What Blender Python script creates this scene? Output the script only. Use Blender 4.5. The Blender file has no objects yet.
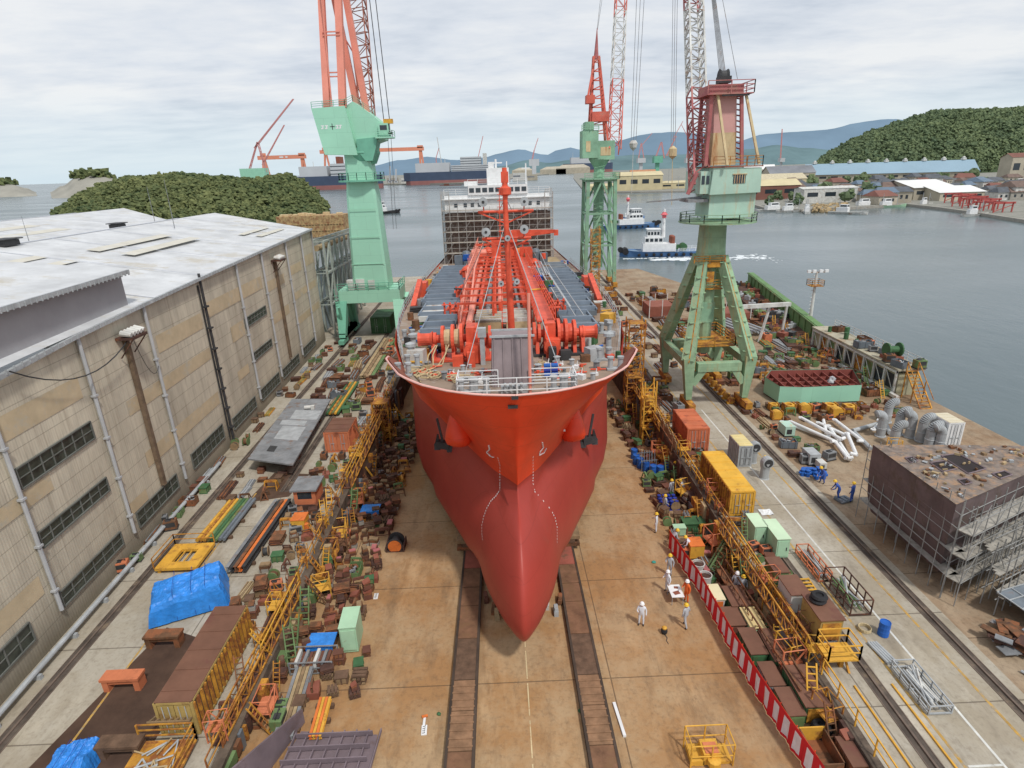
import bpy, math, random
from mathutils import Vector, Matrix, noise
from mathutils.bvhtree import BVHTree
random.seed(7)
scene = bpy.context.scene
col = scene.collection
PI = math.pi
R = math.radians
ORG = {}

# ---------------------------------------------------------------- materials
MATS = {}
def mk(name, c, rough=.75, metal=0., var=.25, scale=.6, rust=0., rustcol=(.22, .075, .025), rscale=.5, streak=False, bump=.0, plates=None, spec=.3, dirt=.0):
    if name in MATS: return MATS[name]
    m = bpy.data.materials.new(name); m.use_nodes = True
    nt = m.node_tree; N = nt.nodes; L = nt.links
    b = N['Principled BSDF']
    b.inputs['Roughness'].default_value = rough
    b.inputs['Metallic'].default_value = metal
    b.inputs['Specular IOR Level'].default_value = spec
    tc = N.new('ShaderNodeNewGeometry')
    n1 = N.new('ShaderNodeTexNoise'); n1.inputs['Scale'].default_value = scale; n1.inputs['Detail'].default_value = 5
    n1.inputs['Roughness'].default_value = .65
    L.new(tc.outputs['Position'], n1.inputs['Vector'])
    r1 = N.new('ShaderNodeMapRange'); r1.inputs[1].default_value = .3; r1.inputs[2].default_value = .7
    r1.inputs[3].default_value = 1 - var; r1.inputs[4].default_value = 1 + var * .6
    L.new(n1.outputs['Fac'], r1.inputs[0])
    mul = N.new('ShaderNodeVectorMath'); mul.operation = 'SCALE'
    mul.inputs[0].default_value = c
    L.new(r1.outputs[0], mul.inputs['Scale'])
    last = mul.outputs[0]
    if rust > 0:
        mp = N.new('ShaderNodeMapping'); mp.inputs['Scale'].default_value = (3, 3, .35) if streak else (1, 1, 1)
        L.new(tc.outputs['Position'], mp.inputs[0])
        n2 = N.new('ShaderNodeTexNoise'); n2.inputs['Scale'].default_value = rscale; n2.inputs['Detail'].default_value = 7
        n2.inputs['Roughness'].default_value = .72
        L.new(mp.outputs[0], n2.inputs['Vector'])
        r2 = N.new('ShaderNodeMapRange'); r2.inputs[1].default_value = .68 - rust * .42; r2.inputs[2].default_value = .78 - rust * .36
        L.new(n2.outputs['Fac'], r2.inputs[0])
        mx = N.new('ShaderNodeMix'); mx.data_type = 'RGBA'
        L.new(r2.outputs[0], mx.inputs[0]); L.new(last, mx.inputs[6]); mx.inputs[7].default_value = (*rustcol, 1)
        last = mx.outputs[2]
    if plates:
        sp_ = N.new('ShaderNodeSeparateXYZ'); L.new(tc.outputs['Position'], sp_.inputs[0])
        ad = N.new('ShaderNodeMath'); ad.operation = 'ADD'; L.new(sp_.outputs[0], ad.inputs[0]); L.new(sp_.outputs[1], ad.inputs[1])
        cb_ = N.new('ShaderNodeCombineXYZ'); L.new(ad.outputs[0], cb_.inputs[0]); L.new(sp_.outputs[2], cb_.inputs[1])
        bk = N.new('ShaderNodeTexBrick'); bk.inputs['Scale'].default_value = 1; bk.inputs['Brick Width'].default_value = plates[0]; bk.inputs['Row Height'].default_value = plates[1]
        bk.inputs['Mortar Size'].default_value = .03; bk.inputs['Mortar Smooth'].default_value = .6; bk.inputs['Color1'].default_value = (1,1,1,1); bk.inputs['Color2'].default_value = (.93,.93,.93,1); bk.inputs['Mortar'].default_value = (.72,.72,.72,1)
        L.new(cb_.outputs[0], bk.inputs['Vector']); mm_ = N.new('ShaderNodeMix'); mm_.data_type = 'RGBA'; mm_.blend_type = 'MULTIPLY'; mm_.inputs[0].default_value = plates[2]
        L.new(last, mm_.inputs[6]); L.new(bk.outputs['Color'], mm_.inputs[7]); last = mm_.outputs[2]
    L.new(last, b.inputs['Base Color'])
    if bump > 0:
        bp = N.new('ShaderNodeBump'); bp.inputs['Strength'].default_value = bump; bp.inputs['Distance'].default_value = .1
        n3 = N.new('ShaderNodeTexNoise'); n3.inputs['Scale'].default_value = 4; n3.inputs['Detail'].default_value = 6
        L.new(tc.outputs['Position'], n3.inputs['Vector'])
        L.new(n3.outputs['Fac'], bp.inputs['Height']); L.new(bp.outputs[0], b.inputs['Normal'])
    MATS[name] = m
    return m

rusty = mk('rusty_steel', (.15, .078, .042), .85, var=.5, scale=1.2, rust=.5, rustcol=(.26, .10, .045), rscale=1.3)
darkrust = mk('dark_rust', (.085, .045, .035), .85, var=.5, scale=1.5, rust=.35, rustcol=(.2, .08, .04), rscale=1.6)
brownred = mk('brown_red_paint', (.145, .062, .042), .85, var=.25, scale=.8, rust=.35, rustcol=(.13, .055, .035), rscale=1.2)
greyst = mk('grey_steel', (.23, .24, .25), .6, var=.35, scale=1, rust=.3, rustcol=(.19, .11, .07), rscale=.9)
darkst = mk('dark_steel', (.05, .05, .052), .6, var=.4, scale=1)
bluegrey = mk('blue_grey_panel', (.15, .175, .20), .5, var=.3, scale=.5, rust=.25, rustcol=(.17, .12, .10), rscale=.5)
galv = mk('galvanised', (.38, .40, .41), .5, var=.25, scale=1.5)
white = mk('white_paint', (.74, .75, .75), .5, var=.14, scale=1)
whited = mk('weathered_white_paint', (.58, .58, .55), .65, var=.3, scale=.5, rust=.3, rustcol=(.33, .2, .12), rscale=.7)
yellow = mk('yellow_paint', (.66, .36, .05), .6, var=.25, scale=1, rust=.3, rustcol=(.3, .13, .04), rscale=1.2)
yelrust = mk('rusty_yellow_paint', (.55, .27, .04), .7, var=.4, scale=1.3, rust=.55, rustcol=(.25, .09, .03), rscale=1.4)
yelroof = mk('yellow_roof', (.70, .40, .05), .6, var=.2, scale=.8, rust=.25, rustcol=(.34, .15, .04), rscale=1.1)
orange = mk('orange_paint', (.68, .18, .04), .6, var=.25, scale=1, rust=.3, rustcol=(.28, .09, .04), rscale=1.1)
orangec = mk('faded_orange', (.58, .19, .09), .7, var=.2, scale=.7, rust=.3, rustcol=(.27, .09, .05), rscale=.8)
shipred = mk('ship_orange_red', (.76, .068, .022), .38, var=.16, scale=.5, rust=.14, rustcol=(.62, .085, .04), rscale=.9, streak=True, plates=(2.6, 1.5, .55))
redpaint = mk('red_paint', (.68, .06, .025), .5, var=.25, scale=1)
redfade = mk('faded_red', (.25, .085, .055), .75, var=.22, scale=.6, rust=.3, rustcol=(.3, .12, .09), rscale=.7)
pinkpaint = mk('faded_pink_red', (.72, .27, .20), .6, var=.15, scale=.3)
plum = mk('faded_plum_red', (.44, .15, .15), .75, var=.3, scale=.6, rust=.4, rustcol=(.38, .2, .16), rscale=.6)
mint = mk('mint_green_paint', (.33, .63, .47), .5, var=.07, scale=.25, rust=.06, rustcol=(.3, .33, .22), rscale=.6, streak=True, plates=(3.1,1.9,.6))
mintd = mk('mint_deep_paint', (.16, .42, .30), .6, var=.2, scale=.4)
craneg = mk('weathered_green_paint', (.28, .43, .27), .65, var=.3, scale=.6, plates=(2.2,1.6,.6), rust=.34, rustcol=(.36, .33, .17), rscale=.45, streak=True)
craneg2 = mk('crane_green', (.25, .44, .30), .65, var=.3, scale=.4, rust=.25, rustcol=(.3, .25, .13), rscale=.5)
housec = mk('pale_aqua_paint', (.42, .60, .50), .6, var=.15, scale=.4, rust=.32, rustcol=(.5, .42, .27), rscale=.5, streak=True)
cream = mk('rusty_cream', (.60, .48, .28), .7, var=.25, scale=.5, rust=.35, rustcol=(.42, .2, .09), rscale=.6, streak=True)
green = mk('green_paint', (.055, .14, .06), .65, var=.35, scale=.8, rust=.15)
olive = mk('olive_green_paint', (.14, .22, .09), .7, var=.35, scale=.9, rust=.3)
palegreen = mk('pale_green_paint', (.40, .62, .42), .6, var=.12, scale=.6, rust=.15, rustcol=(.3, .25, .15))
blue = mk('blue_paint', (.02, .11, .42), .5, var=.3, scale=1)
blued = mk('deep_blue_paint', (.02, .04, .28), .5, var=.3, scale=1)
tarpm = mk('blue_tarpaulin', (.03, .24, .72), .45, var=.3, scale=1.6, bump=.6, spec=.5)
wood = mk('weathered_timber', (.27, .185, .105), .85, var=.4, scale=2)
woodd = mk('dark_timber', (.14, .085, .055), .9, var=.4, scale=2)
tanst = mk('tan_boards', (.40, .30, .17), .85, var=.35, scale=1)
mauve = mk('primer_mauve', (.20, .155, .17), .75, var=.3, scale=.35, rust=.3, rustcol=(.13, .09, .085), rscale=.5)
mauvel = mk('mauve_grey_cover', (.27, .22, .225), .8, var=.2, scale=.8)
concm = mk('bare_concrete', (.34, .32, .28), .9, var=.25, scale=.8)
skin = mk('skin', (.45, .27, .19), .6, var=.05)
suit = mk('grey_overalls', (.42, .44, .47), .9, var=.15, scale=3)
suitw = mk('white_overalls', (.66, .68, .73), .9, var=.08, scale=3)
suitb = mk('blue_overalls', (.06, .12, .42), .9, var=.15, scale=3)
suito = mk('orange_overalls', (.75, .14, .03), .9, var=.1, scale=3)
boots = mk('dark_boots', (.03, .028, .027), .7, var=.1)
helm = mk('yellow_helmet', (.75, .48, .04), .4, var=.05)
helmw = mk('white_helmet', (.8, .8, .8), .4, var=.05)
glassd = mk('dark_glass', (.03, .04, .05), .15, var=.1, spec=.6)
rubber = mk('black_rubber', (.025, .025, .027), .8, var=.3)
ropem = mk('rope', (.52, .42, .25), .9, var=.2, scale=3)
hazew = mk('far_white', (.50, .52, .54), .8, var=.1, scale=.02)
navy = mk('navy_hull', (.06, .085, .14), .5, var=.15, scale=.05)
boot = mk('boot_red_hull', (.30, .13, .12), .6, var=.15, scale=.05)
bluehull = mk('blue_hull', (.10, .21, .42), .5, var=.15, scale=.3)
foam = mk('white_foam', (.72, .76, .78), .8, var=.25, scale=1.2)

# ---------------------------------------------------------------- mesh builder
class MB:
    def __init__(s): s.v = []; s.f = []; s.m = []
    def add(s, vs, fs, m=0):
        o = len(s.v); s.v += [tuple(p) for p in vs]
        for f in fs: s.f.append([i + o for i in f]); s.m.append(m)
        return s
    def bb(s, x0, x1, y0, y1, z0, z1, m=0):
        return s.add([(x0,y0,z0),(x1,y0,z0),(x1,y1,z0),(x0,y1,z0),(x0,y0,z1),(x1,y0,z1),(x1,y1,z1),(x0,y1,z1)],
              [(3,2,1,0),(4,5,6,7),(0,1,5,4),(1,2,6,5),(2,3,7,6),(3,0,4,7)], m)
    def box(s, cx, cy, cz, sx, sy, sz, rz=0, m=0):
        c, q = math.cos(rz), math.sin(rz); vs = []
        for dz in (-.5, .5):
            for dx, dy in ((-.5,-.5),(.5,-.5),(.5,.5),(-.5,.5)):
                x, y = dx*sx, dy*sy; vs.append((cx+x*c-y*q, cy+x*q+y*c, cz+dz*sz))
        return s.add(vs, [(3,2,1,0),(4,5,6,7),(0,1,5,4),(1,2,6,5),(2,3,7,6),(3,0,4,7)], m)
    def beam(s, p, q, w=.1, h=None, m=0, w2=None, h2=None):
        h = h or w; w2 = w2 or w; h2 = h2 or h
        p, q = Vector(p), Vector(q); d = q-p
        if d.length < 1e-6: return s
        d.normalize(); up = Vector((0,0,1))
        if abs(d.z) > .95: up = Vector((0,1,0))
        a = d.cross(up).normalized(); b = a.cross(d).normalized(); vs = []
        for c, ww, hh in ((p, w, h), (q, w2, h2)):
            for i, j in ((-.5,-.5),(.5,-.5),(.5,.5),(-.5,.5)): vs.append(c + a*ww*i + b*hh*j)
        return s.add(vs, [(0,1,2,3),(7,6,5,4),(0,4,5,1),(1,5,6,2),(2,6,7,3),(3,7,4,0)], m)
    def tube(s, p, q, r=.1, r2=None, n=8, m=0):
        r2 = r if r2 is None else r2
        p, q = Vector(p), Vector(q); d = (q-p)
        if d.length < 1e-6: return s
        d.normalize(); up = Vector((0,0,1))
        if abs(d.z) > .95: up = Vector((0,1,0))
        a = d.cross(up).normalized(); b = a.cross(d).normalized(); vs = []
        for c, rr in ((p, r), (q, r2)):
            for i in range(n): t = 2*PI*i/n; vs.append(c + a*rr*math.cos(t) + b*rr*math.sin(t))
        fs = [(i, (i+1)%n, n+(i+1)%n, n+i) for i in range(n)]
        fs += [tuple(range(n))[::-1], tuple(range(n, 2*n))]
        return s.add(vs, fs, m)
    def path(s, pts, r=.1, n=6, m=0):
        for i in range(len(pts)-1): s.tube(pts[i], pts[i+1], r, n=n, m=m)
        return s
    def lathe(s, c, prof, n=12, m=0, axis='z'):
        vs = []; k = len(prof)
        for i in range(n):
            t = 2*PI*i/n
            for r, z in prof:
                x, y = r*math.cos(t), r*math.sin(t)
                if axis == 'z': vs.append((c[0]+x, c[1]+y, c[2]+z))
                elif axis == 'y': vs.append((c[0]+x, c[1]+z, c[2]+y))
                else: vs.append((c[0]+z, c[1]+x, c[2]+y))
        fs = []
        for i in range(n):
            j = (i+1) % n
            for a in range(k-1): fs.append((i*k+a, j*k+a, j*k+a+1, i*k+a+1))
        fs.append(tuple(i*k for i in range(n))[::-1]); fs.append(tuple(i*k+k-1 for i in range(n)))
        return s.add(vs, fs, m)
    def prism(s, poly, z0, z1, m=0, fz=None):
        n = len(poly); vs = [(x, y, z0) for x, y in poly] + [(x, y, z1) for x, y in poly]
        return s.add(vs, [tuple(range(n))[::-1], tuple(range(n, 2*n))] + [(i, (i+1)%n, n+(i+1)%n, n+i) for i in range(n)], m)
    def extr(s, poly3, vec, m=0):
        n = len(poly3); vec = Vector(vec); a = [Vector(p) for p in poly3]; b = [p+vec for p in a]
        return s.add(a+b, [tuple(range(n))[::-1], tuple(range(n, 2*n))] + [(i, (i+1)%n, n+(i+1)%n, n+i) for i in range(n)], m)
    def quad(s, a, b, c, d, m=0): return s.add([a,b,c,d], [(0,1,2,3)], m)
    def blob(s, c, r, m=0, n=7, k=5, jit=.25, sz=1.):
        vs = []
        for i in range(1, k):
            ph = PI*i/k
            for j in range(n):
                t = 2*PI*j/n; q = r*(1+random.uniform(-jit, jit))
                vs.append((c[0]+q*math.sin(ph)*math.cos(t), c[1]+q*math.sin(ph)*math.sin(t), c[2]+q*sz*math.cos(ph)))
        vs.append((c[0],c[1],c[2]+r*sz)); vs.append((c[0],c[1],c[2]-r*sz)); T = len(vs)-2; fs = []
        for i in range(k-2):
            for j in range(n): fs.append((i*n+j, (i+1)*n+j, (i+1)*n+(j+1)%n, i*n+(j+1)%n))
        for j in range(n): fs.append((T, j, (j+1)%n)); fs.append((T+1, (k-2)*n+(j+1)%n, (k-2)*n+j))
        return s.add(vs, fs, m)
    def build(s, name, mats, parent=None, smooth=False, org=None):
        if not isinstance(mats, (list, tuple)): mats = [mats]
        o = ORG.get(parent.name, (0,0,0)) if parent else (org or (0,0,0))
        me = bpy.data.meshes.new(name)
        me.from_pydata([(x-o[0], y-o[1], z-o[2]) for x, y, z in s.v], [], s.f)
        for m in mats: me.materials.append(m)
        if len(mats) > 1: me.polygons.foreach_set('material_index', s.m)
        if smooth: me.shade_smooth()
        me.update()
        ob = bpy.data.objects.new(name, me); col.objects.link(ob)
        if parent: ob.parent = parent; ORG[ob.name] = o
        elif org: ob.location = org; ORG[ob.name] = org
        return ob

def tag(o, label, cat, group=None):
    o['label'] = label; o['category'] = cat
    if group: o['group'] = group
    return o
def thing(name, label, cat, loc=(0,0,0), group=None, local=False):
    o = bpy.data.objects.new(name, None); o.empty_display_size = .3; col.objects.link(o)
    o.location = loc; ORG[o.name] = (0,0,0) if local else tuple(loc)
    return tag(o, label, cat, group)
def struct(mb, name, mats, smooth=False):
    o = mb.build(name, mats, smooth=smooth); o['kind'] = 'structure'; return o
def copytree(o, parent=None, loc=None, rz=None, label=None, group=None, scale=None):
    c = o.copy(); col.objects.link(c)
    if parent: c.parent = parent
    if loc is not None: c.location = loc
    if rz is not None: c.rotation_euler = (c.rotation_euler[0], c.rotation_euler[1], rz)
    if scale is not None: c.scale = scale
    if label: c['label'] = label
    if group: c['group'] = group
    for ch in list(o.children): copytree(ch, c)
    return c

# ---------------------------------------------------------------- camera
F = 590.; CH = 25.
P_, R_, Y_ = R(20.1), R(1.9), R(.8)
fw = Vector((math.sin(Y_)*math.cos(P_), math.cos(Y_)*math.cos(P_), -math.sin(P_)))
r0 = Vector((math.cos(Y_), -math.sin(Y_), 0)); u0 = r0.cross(fw)
rt = r0*math.cos(R_) - u0*math.sin(R_); up = u0*math.cos(R_) + r0*math.sin(R_)
cam = bpy.data.objects.new('camera', bpy.data.cameras.new('camera')); col.objects.link(cam)
cam.matrix_world = Matrix.Translation((0,0,CH)) @ Matrix((rt, up, -fw)).transposed().to_4x4()
cam.data.sensor_width = 36; cam.data.lens = F/1024*36; cam.data.clip_end = 60000; cam.data.clip_start = .5
scene.camera = cam

# ---------------------------------------------------------------- light and sky
scene.view_settings.view_transform = 'Standard'; scene.view_settings.look = 'None'; scene.view_settings.exposure = 0
SUN_EL, SUN_AZ = R(56), R(148)      # azimuth clockwise from +Y: behind the camera, to the right
w = bpy.data.worlds.new('World'); scene.world = w; w.use_nodes = True
nt = w.node_tree; N = nt.nodes; L = nt.links
bg = N['Background']
sky = N.new('ShaderNodeTexSky'); sky.sky_type = 'NISHITA'; sky.sun_disc = False
sky.sun_elevation = SUN_EL; sky.sun_rotation = SUN_AZ
bg.inputs['Strength'].default_value = .098
tc = N.new('ShaderNodeTexCoord'); sp = N.new('ShaderNodeSeparateXYZ'); L.new(tc.outputs['Generated'], sp.inputs[0])
def mth(op, a, b=None, c=None):
    n = N.new('ShaderNodeMath'); n.operation = op
    for i, v in enumerate((a, b, c)):
        if v is None: continue
        if isinstance(v, (int, float)): n.inputs[i].default_value = v
        else: L.new(v, n.inputs[i])
    return n.outputs[0]
zz = mth('MAXIMUM', sp.outputs[2], 0.0)
zd = mth('ADD', zz, .10)
cx = mth('DIVIDE', sp.outputs[0], zd); cy = mth('DIVIDE', sp.outputs[1], zd)
cb = N.new('ShaderNodeCombineXYZ'); L.new(mth('MULTIPLY', cx, .8), cb.inputs[0]); L.new(mth('MULTIPLY', cy, 1.15), cb.inputs[1])
def nz(scale, det, vec, ro=.55, dist=0):
    n = N.new('ShaderNodeTexNoise'); n.inputs['Scale'].default_value = scale; n.inputs['Detail'].default_value = det
    n.inputs['Roughness'].default_value = ro; n.inputs['Distortion'].default_value = dist
    L.new(vec, n.inputs['Vector']); return n.outputs['Fac']
n1 = nz(.75, 8, cb.outputs[0], .55, .2); n2 = nz(2.8, 6, cb.outputs[0], .6)
cl = mth('ADD', mth('MULTIPLY', n1, .72), mth('MULTIPLY', n2, .28))
ramp = N.new('ShaderNodeValToRGB'); L.new(cl, ramp.inputs[0])
e = ramp.color_ramp.elements
e[0].position = .38; e[0].color = (6.0, 6.6, 7.5, 1)
e[1].position = .60; e[1].color = (9.4, 9.5, 9.6, 1)
q = e.new(.49); q.color = (7.9, 8.3, 8.9, 1)
# low band near the horizon, a clear pale strip between cloud and sea
hz = N.new('ShaderNodeMapRange'); hz.inputs[1].default_value = .0; hz.inputs[2].default_value = .11
hz.inputs[3].default_value = 0; hz.inputs[4].default_value = 1; L.new(sp.outputs[2], hz.inputs[0])
hcol = N.new('ShaderNodeMix'); hcol.data_type = 'RGBA'
L.new(hz.outputs[0], hcol.inputs[0]); hcol.inputs[6].default_value = (7.3, 8.7, 9.6, 1); L.new(ramp.outputs[0], hcol.inputs[7])
mixs = N.new('ShaderNodeMix'); mixs.data_type = 'RGBA'; mixs.inputs[0].default_value = .88
L.new(sky.outputs[0], mixs.inputs[6]); L.new(hcol.outputs[2], mixs.inputs[7])
L.new(mixs.outputs[2], bg.inputs[0])
sun = bpy.data.objects.new('sun', bpy.data.lights.new('sun', 'SUN')); col.objects.link(sun)
sun.data.energy = 2.6; sun.data.angle = R(5); sun.data.color = (1, .96, .9)
sun.rotation_euler = (PI/2 - SUN_EL, 0, PI - SUN_AZ)
# ================================================================ SETTING
SEA = -4.0
def gmat(name, base, alt, dark, seams=None, axis_scale=(1,1,1), rough=.85):
    m = bpy.data.materials.new(name); m.use_nodes = True
    nt = m.node_tree; N = nt.nodes; L = nt.links; b = N['Principled BSDF']
    b.inputs['Roughness'].default_value = rough; b.inputs['Specular IOR Level'].default_value = .25
    g = N.new('ShaderNodeNewGeometry')
    def noi(sc, det, mp=None, ro=.6):
        n = N.new('ShaderNodeTexNoise'); n.inputs['Scale'].default_value = sc; n.inputs['Detail'].default_value = det; n.inputs['Roughness'].default_value = ro
        if mp:
            mm = N.new('ShaderNodeMapping'); mm.inputs['Scale'].default_value = mp; L.new(g.outputs['Position'], mm.inputs[0]); L.new(mm.outputs[0], n.inputs['Vector'])
        else: L.new(g.outputs['Position'], n.inputs['Vector'])
        return n.outputs['Fac']
    def rng(v, a, c, o0=0, o1=1):
        r = N.new('ShaderNodeMapRange'); r.inputs[1].default_value = a; r.inputs[2].default_value = c; r.inputs[3].default_value = o0; r.inputs[4].default_value = o1
        L.new(v, r.inputs[0]); return r.outputs[0]
    def mix(f, a, c):
        x = N.new('ShaderNodeMix'); x.data_type = 'RGBA'; L.new(f, x.inputs[0])
        if isinstance(a, tuple): x.inputs[6].default_value = (*a, 1)
        else: L.new(a, x.inputs[6])
        if isinstance(c, tuple): x.inputs[7].default_value = (*c, 1)
        else: L.new(c, x.inputs[7])
        return x.outputs[2]
    c = mix(rng(noi(.16, 7, None, .7), .42, .58), base, alt)
    c = mix(rng(noi(.45, 6, (1, .35, 1)), .55, .72, 0, .6), c, tuple(v*1.35 for v in base))
    c = mix(rng(noi(.5, 8, (1.6, .5, 1), .7), .52, .78, 0, .75), c, dark)
    c = mix(rng(noi(3.5, 8, None, .75), .5, .72, 0, .6), c, dark)
    c = mix(rng(noi(.3, 9, (1.4, .25, 1), .78), .60, .70, 0, .7), c, dark)
    c = mix(rng(noi(.9, 7, (1, .3, 1), .75), .58, .70, 0, .65), c, tuple(v*.75 for v in alt))
    c = mix(rng(noi(14, 4, None, .8), .62, .72, 0, .5), c, tuple(min(1, v*1.5) for v in base))
    c = mix(rng(noi(1.2, 3, (1, .12, 1)), .6, .75, 0, .35), c, tuple(min(1, v*1.35) for v in base))
    if seams:
        sx, sy, x0, y0 = seams
        s = N.new('ShaderNodeSeparateXYZ'); L.new(g.outputs['Position'], s.inputs[0])
        def line(o, period, off):
            a = N.new('ShaderNodeMath'); a.operation = 'SUBTRACT'; L.new(o, a.inputs[0]); a.inputs[1].default_value = off
            p = N.new('ShaderNodeMath'); p.operation = 'PINGPONG'; L.new(a.outputs[0], p.inputs[0]); p.inputs[1].default_value = period/2
            k = N.new('ShaderNodeMath'); k.operation = 'LESS_THAN'; L.new(p.outputs[0], k.inputs[0]); k.inputs[1].default_value = .035; return k.outputs[0]
        mxx = N.new('ShaderNodeMath'); mxx.operation = 'MAXIMUM'; L.new(line(s.outputs[0], sx, x0), mxx.inputs[0]); L.new(line(s.outputs[1], sy, y0), mxx.inputs[1])
        k = N.new('ShaderNodeMath'); k.operation = 'MULTIPLY'; L.new(mxx.outputs[0], k.inputs[0]); k.inputs[1].default_value = .6
        c = mix(k.outputs[0], c, (.05, .035, .025))
    L.new(c, b.inputs['Base Color'])
    bp = N.new('ShaderNodeBump'); bp.inputs['Strength'].default_value = .25; bp.inputs['Distance'].default_value = .03
    L.new(noi(6, 6), bp.inputs['Height']); L.new(bp.outputs[0], b.inputs['Normal'])
    return m
m_slip = gmat('slipway_concrete', (.40, .275, .155), (.35, .195, .085), (.15, .095, .055), (8.4, 8.6, 5.2, 24.6))
m_apron = gmat('apron_concrete', (.40, .365, .30), (.33, .285, .215), (.17, .14, .105), (12.0, 6.0, 17.2, 3.0))
m_dirt = gmat('yard_ground', (.33, .255, .175), (.25, .165, .10), (.11, .08, .055), (50., 5.5, 17.2, 3.0))
m_land = gmat('far_land', (.28, .27, .24), (.22, .22, .19), (.10, .12, .09))

# sea
m = bpy.data.materials.new('sea_water'); m.use_nodes = True; nt = m.node_tree; N2 = nt.nodes; L2 = nt.links; b = N2['Principled BSDF']
b.inputs['Base Color'].default_value = (.050, .085, .105, 1); b.inputs['Roughness'].default_value = .22; b.inputs['IOR'].default_value = 1.33
g = N2.new('ShaderNodeNewGeometry')
bn = None
for sc, st, mp in ((.9, .34, (1, .5, 1)), (.22, .22, (1, .45, 1))):
    mm = N2.new('ShaderNodeMapping'); mm.inputs['Scale'].default_value = mp; L2.new(g.outputs['Position'], mm.inputs[0])
    n = N2.new('ShaderNodeTexNoise'); n.inputs['Scale'].default_value = sc; n.inputs['Detail'].default_value = 5; L2.new(mm.outputs[0], n.inputs['Vector'])
    bp = N2.new('ShaderNodeBump'); bp.inputs['Strength'].default_value = st; bp.inputs['Distance'].default_value = .35/sc*.35
    L2.new(n.outputs['Fac'], bp.inputs['Height'])
    if bn: L2.new(bn.outputs[0], bp.inputs['Normal'])
    bn = bp
L2.new(bn.outputs[0], b.inputs['Normal'])
# broad darker and paler wind patches
mm = N2.new('ShaderNodeMapping'); mm.inputs['Scale'].default_value = (.35, 1, 1); L2.new(g.outputs['Position'], mm.inputs[0])
n = N2.new('ShaderNodeTexNoise'); n.inputs['Scale'].default_value = .018; n.inputs['Detail'].default_value = 5; L2.new(mm.outputs[0], n.inputs['Vector'])
r = N2.new('ShaderNodeMapRange'); r.inputs[1].default_value = .35; r.inputs[2].default_value = .7; r.inputs[3].default_value = .16; r.inputs[4].default_value = .34
L2.new(n.outputs['Fac'], r.inputs[0]); L2.new(r.outputs[0], b.inputs['Roughness'])
mx = N2.new('ShaderNodeMix'); mx.data_type = 'RGBA'; L2.new(n.outputs['Fac'], mx.inputs[0]); mx.inputs[6].default_value = (.070, .100, .108, 1); mx.inputs[7].default_value = (.135, .170, .178, 1)
L2.new(mx.outputs[2], b.inputs['Base Color'])
m_sea = m
mb = MB(); mb.quad((-30000,-200,SEA),(30000,-200,SEA),(30000,40000,SEA),(-30000,40000,SEA))
struct(mb, 'sea', m_sea)

# slipway floor, sloping to the sea, and its two side walls
XL, XR = -13.4, 15.4
def fl(y): return -.2 - .045*y
mb = MB(); mb.quad((XL, -30, fl(-30)), (XR, -30, fl(-30)), (XR, 150, fl(150)), (XL, 150, fl(150)))
struct(mb, 'slipway_floor', m_slip)
for nm, x in (('slipway_wall_port', XL), ('slipway_wall_starboard', XR)):
    mb = MB(); s = -1 if x < 0 else 1
    mb.add([(x,2,fl(2)-.5),(x,150,fl(150)-.5),(x,150,0.02),(x,2,0.02),(x+s*.5,2,fl(2)-.5),(x+s*.5,150,fl(150)-.5),(x+s*.5,150,0.02),(x+s*.5,2,0.02)],
           [(0,1,2,3),(4,7,6,5),(3,2,6,7),(0,3,7,4),(1,5,6,2)])
    o = mb.build('slipway_retaining_wall', mk('stained_wall',(.13,.10,.075),.9,var=.5,scale=.9,rust=.4,rustcol=(.06,.045,.035),rscale=.6))
    mb = MB(); wr = random.Random(int(x*7)); ms_ = [rusty, darkrust, yelrust, olive, woodd, tanst, bluegrey]
    yy = 17.
    while yy < 70:
        wd = wr.uniform(.15, 1.3); ht = wr.uniform(.4, 1.0)*(-fl(yy)); dp = wr.uniform(.08, .5); zb_ = fl(yy)+wr.uniform(0, .4)
        mb.bb(min(x-s*.0, x-s*dp), max(x, x-s*dp), yy, yy+wd, zb_, min(zb_+ht, .4), wr.randrange(7)); yy += wd+wr.uniform(.02, .5)
    mb.build('wall_shoring', ms_, o)
    tag(o, 'concrete retaining wall along the %s edge of the slipway' % ('left, building-side' if x < 0 else 'right, container-lined'), 'retaining wall')
# aprons
mb = MB(); mb.prism([(-60,-30),(XL-.5,-30),(XL-.5,150),(-60,150)], SEA-6, 0)
struct(mb, 'apron_left', m_apron)
mb = MB(); mb.prism([(XR+.5,-30),(24.9,-30),(24.9,150),(XR+.5,150)], SEA-6, 0)
struct(mb, 'apron_right', m_apron)
mb = MB(); mb.prism([(24.9,-30),(70,-30),(70,30),(46.5,47),(46,62),(46,104),(42,120),(35,150),(24.9,150)], SEA-6, -.01)
struct(mb, 'yard_ground', m_dirt)
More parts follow.
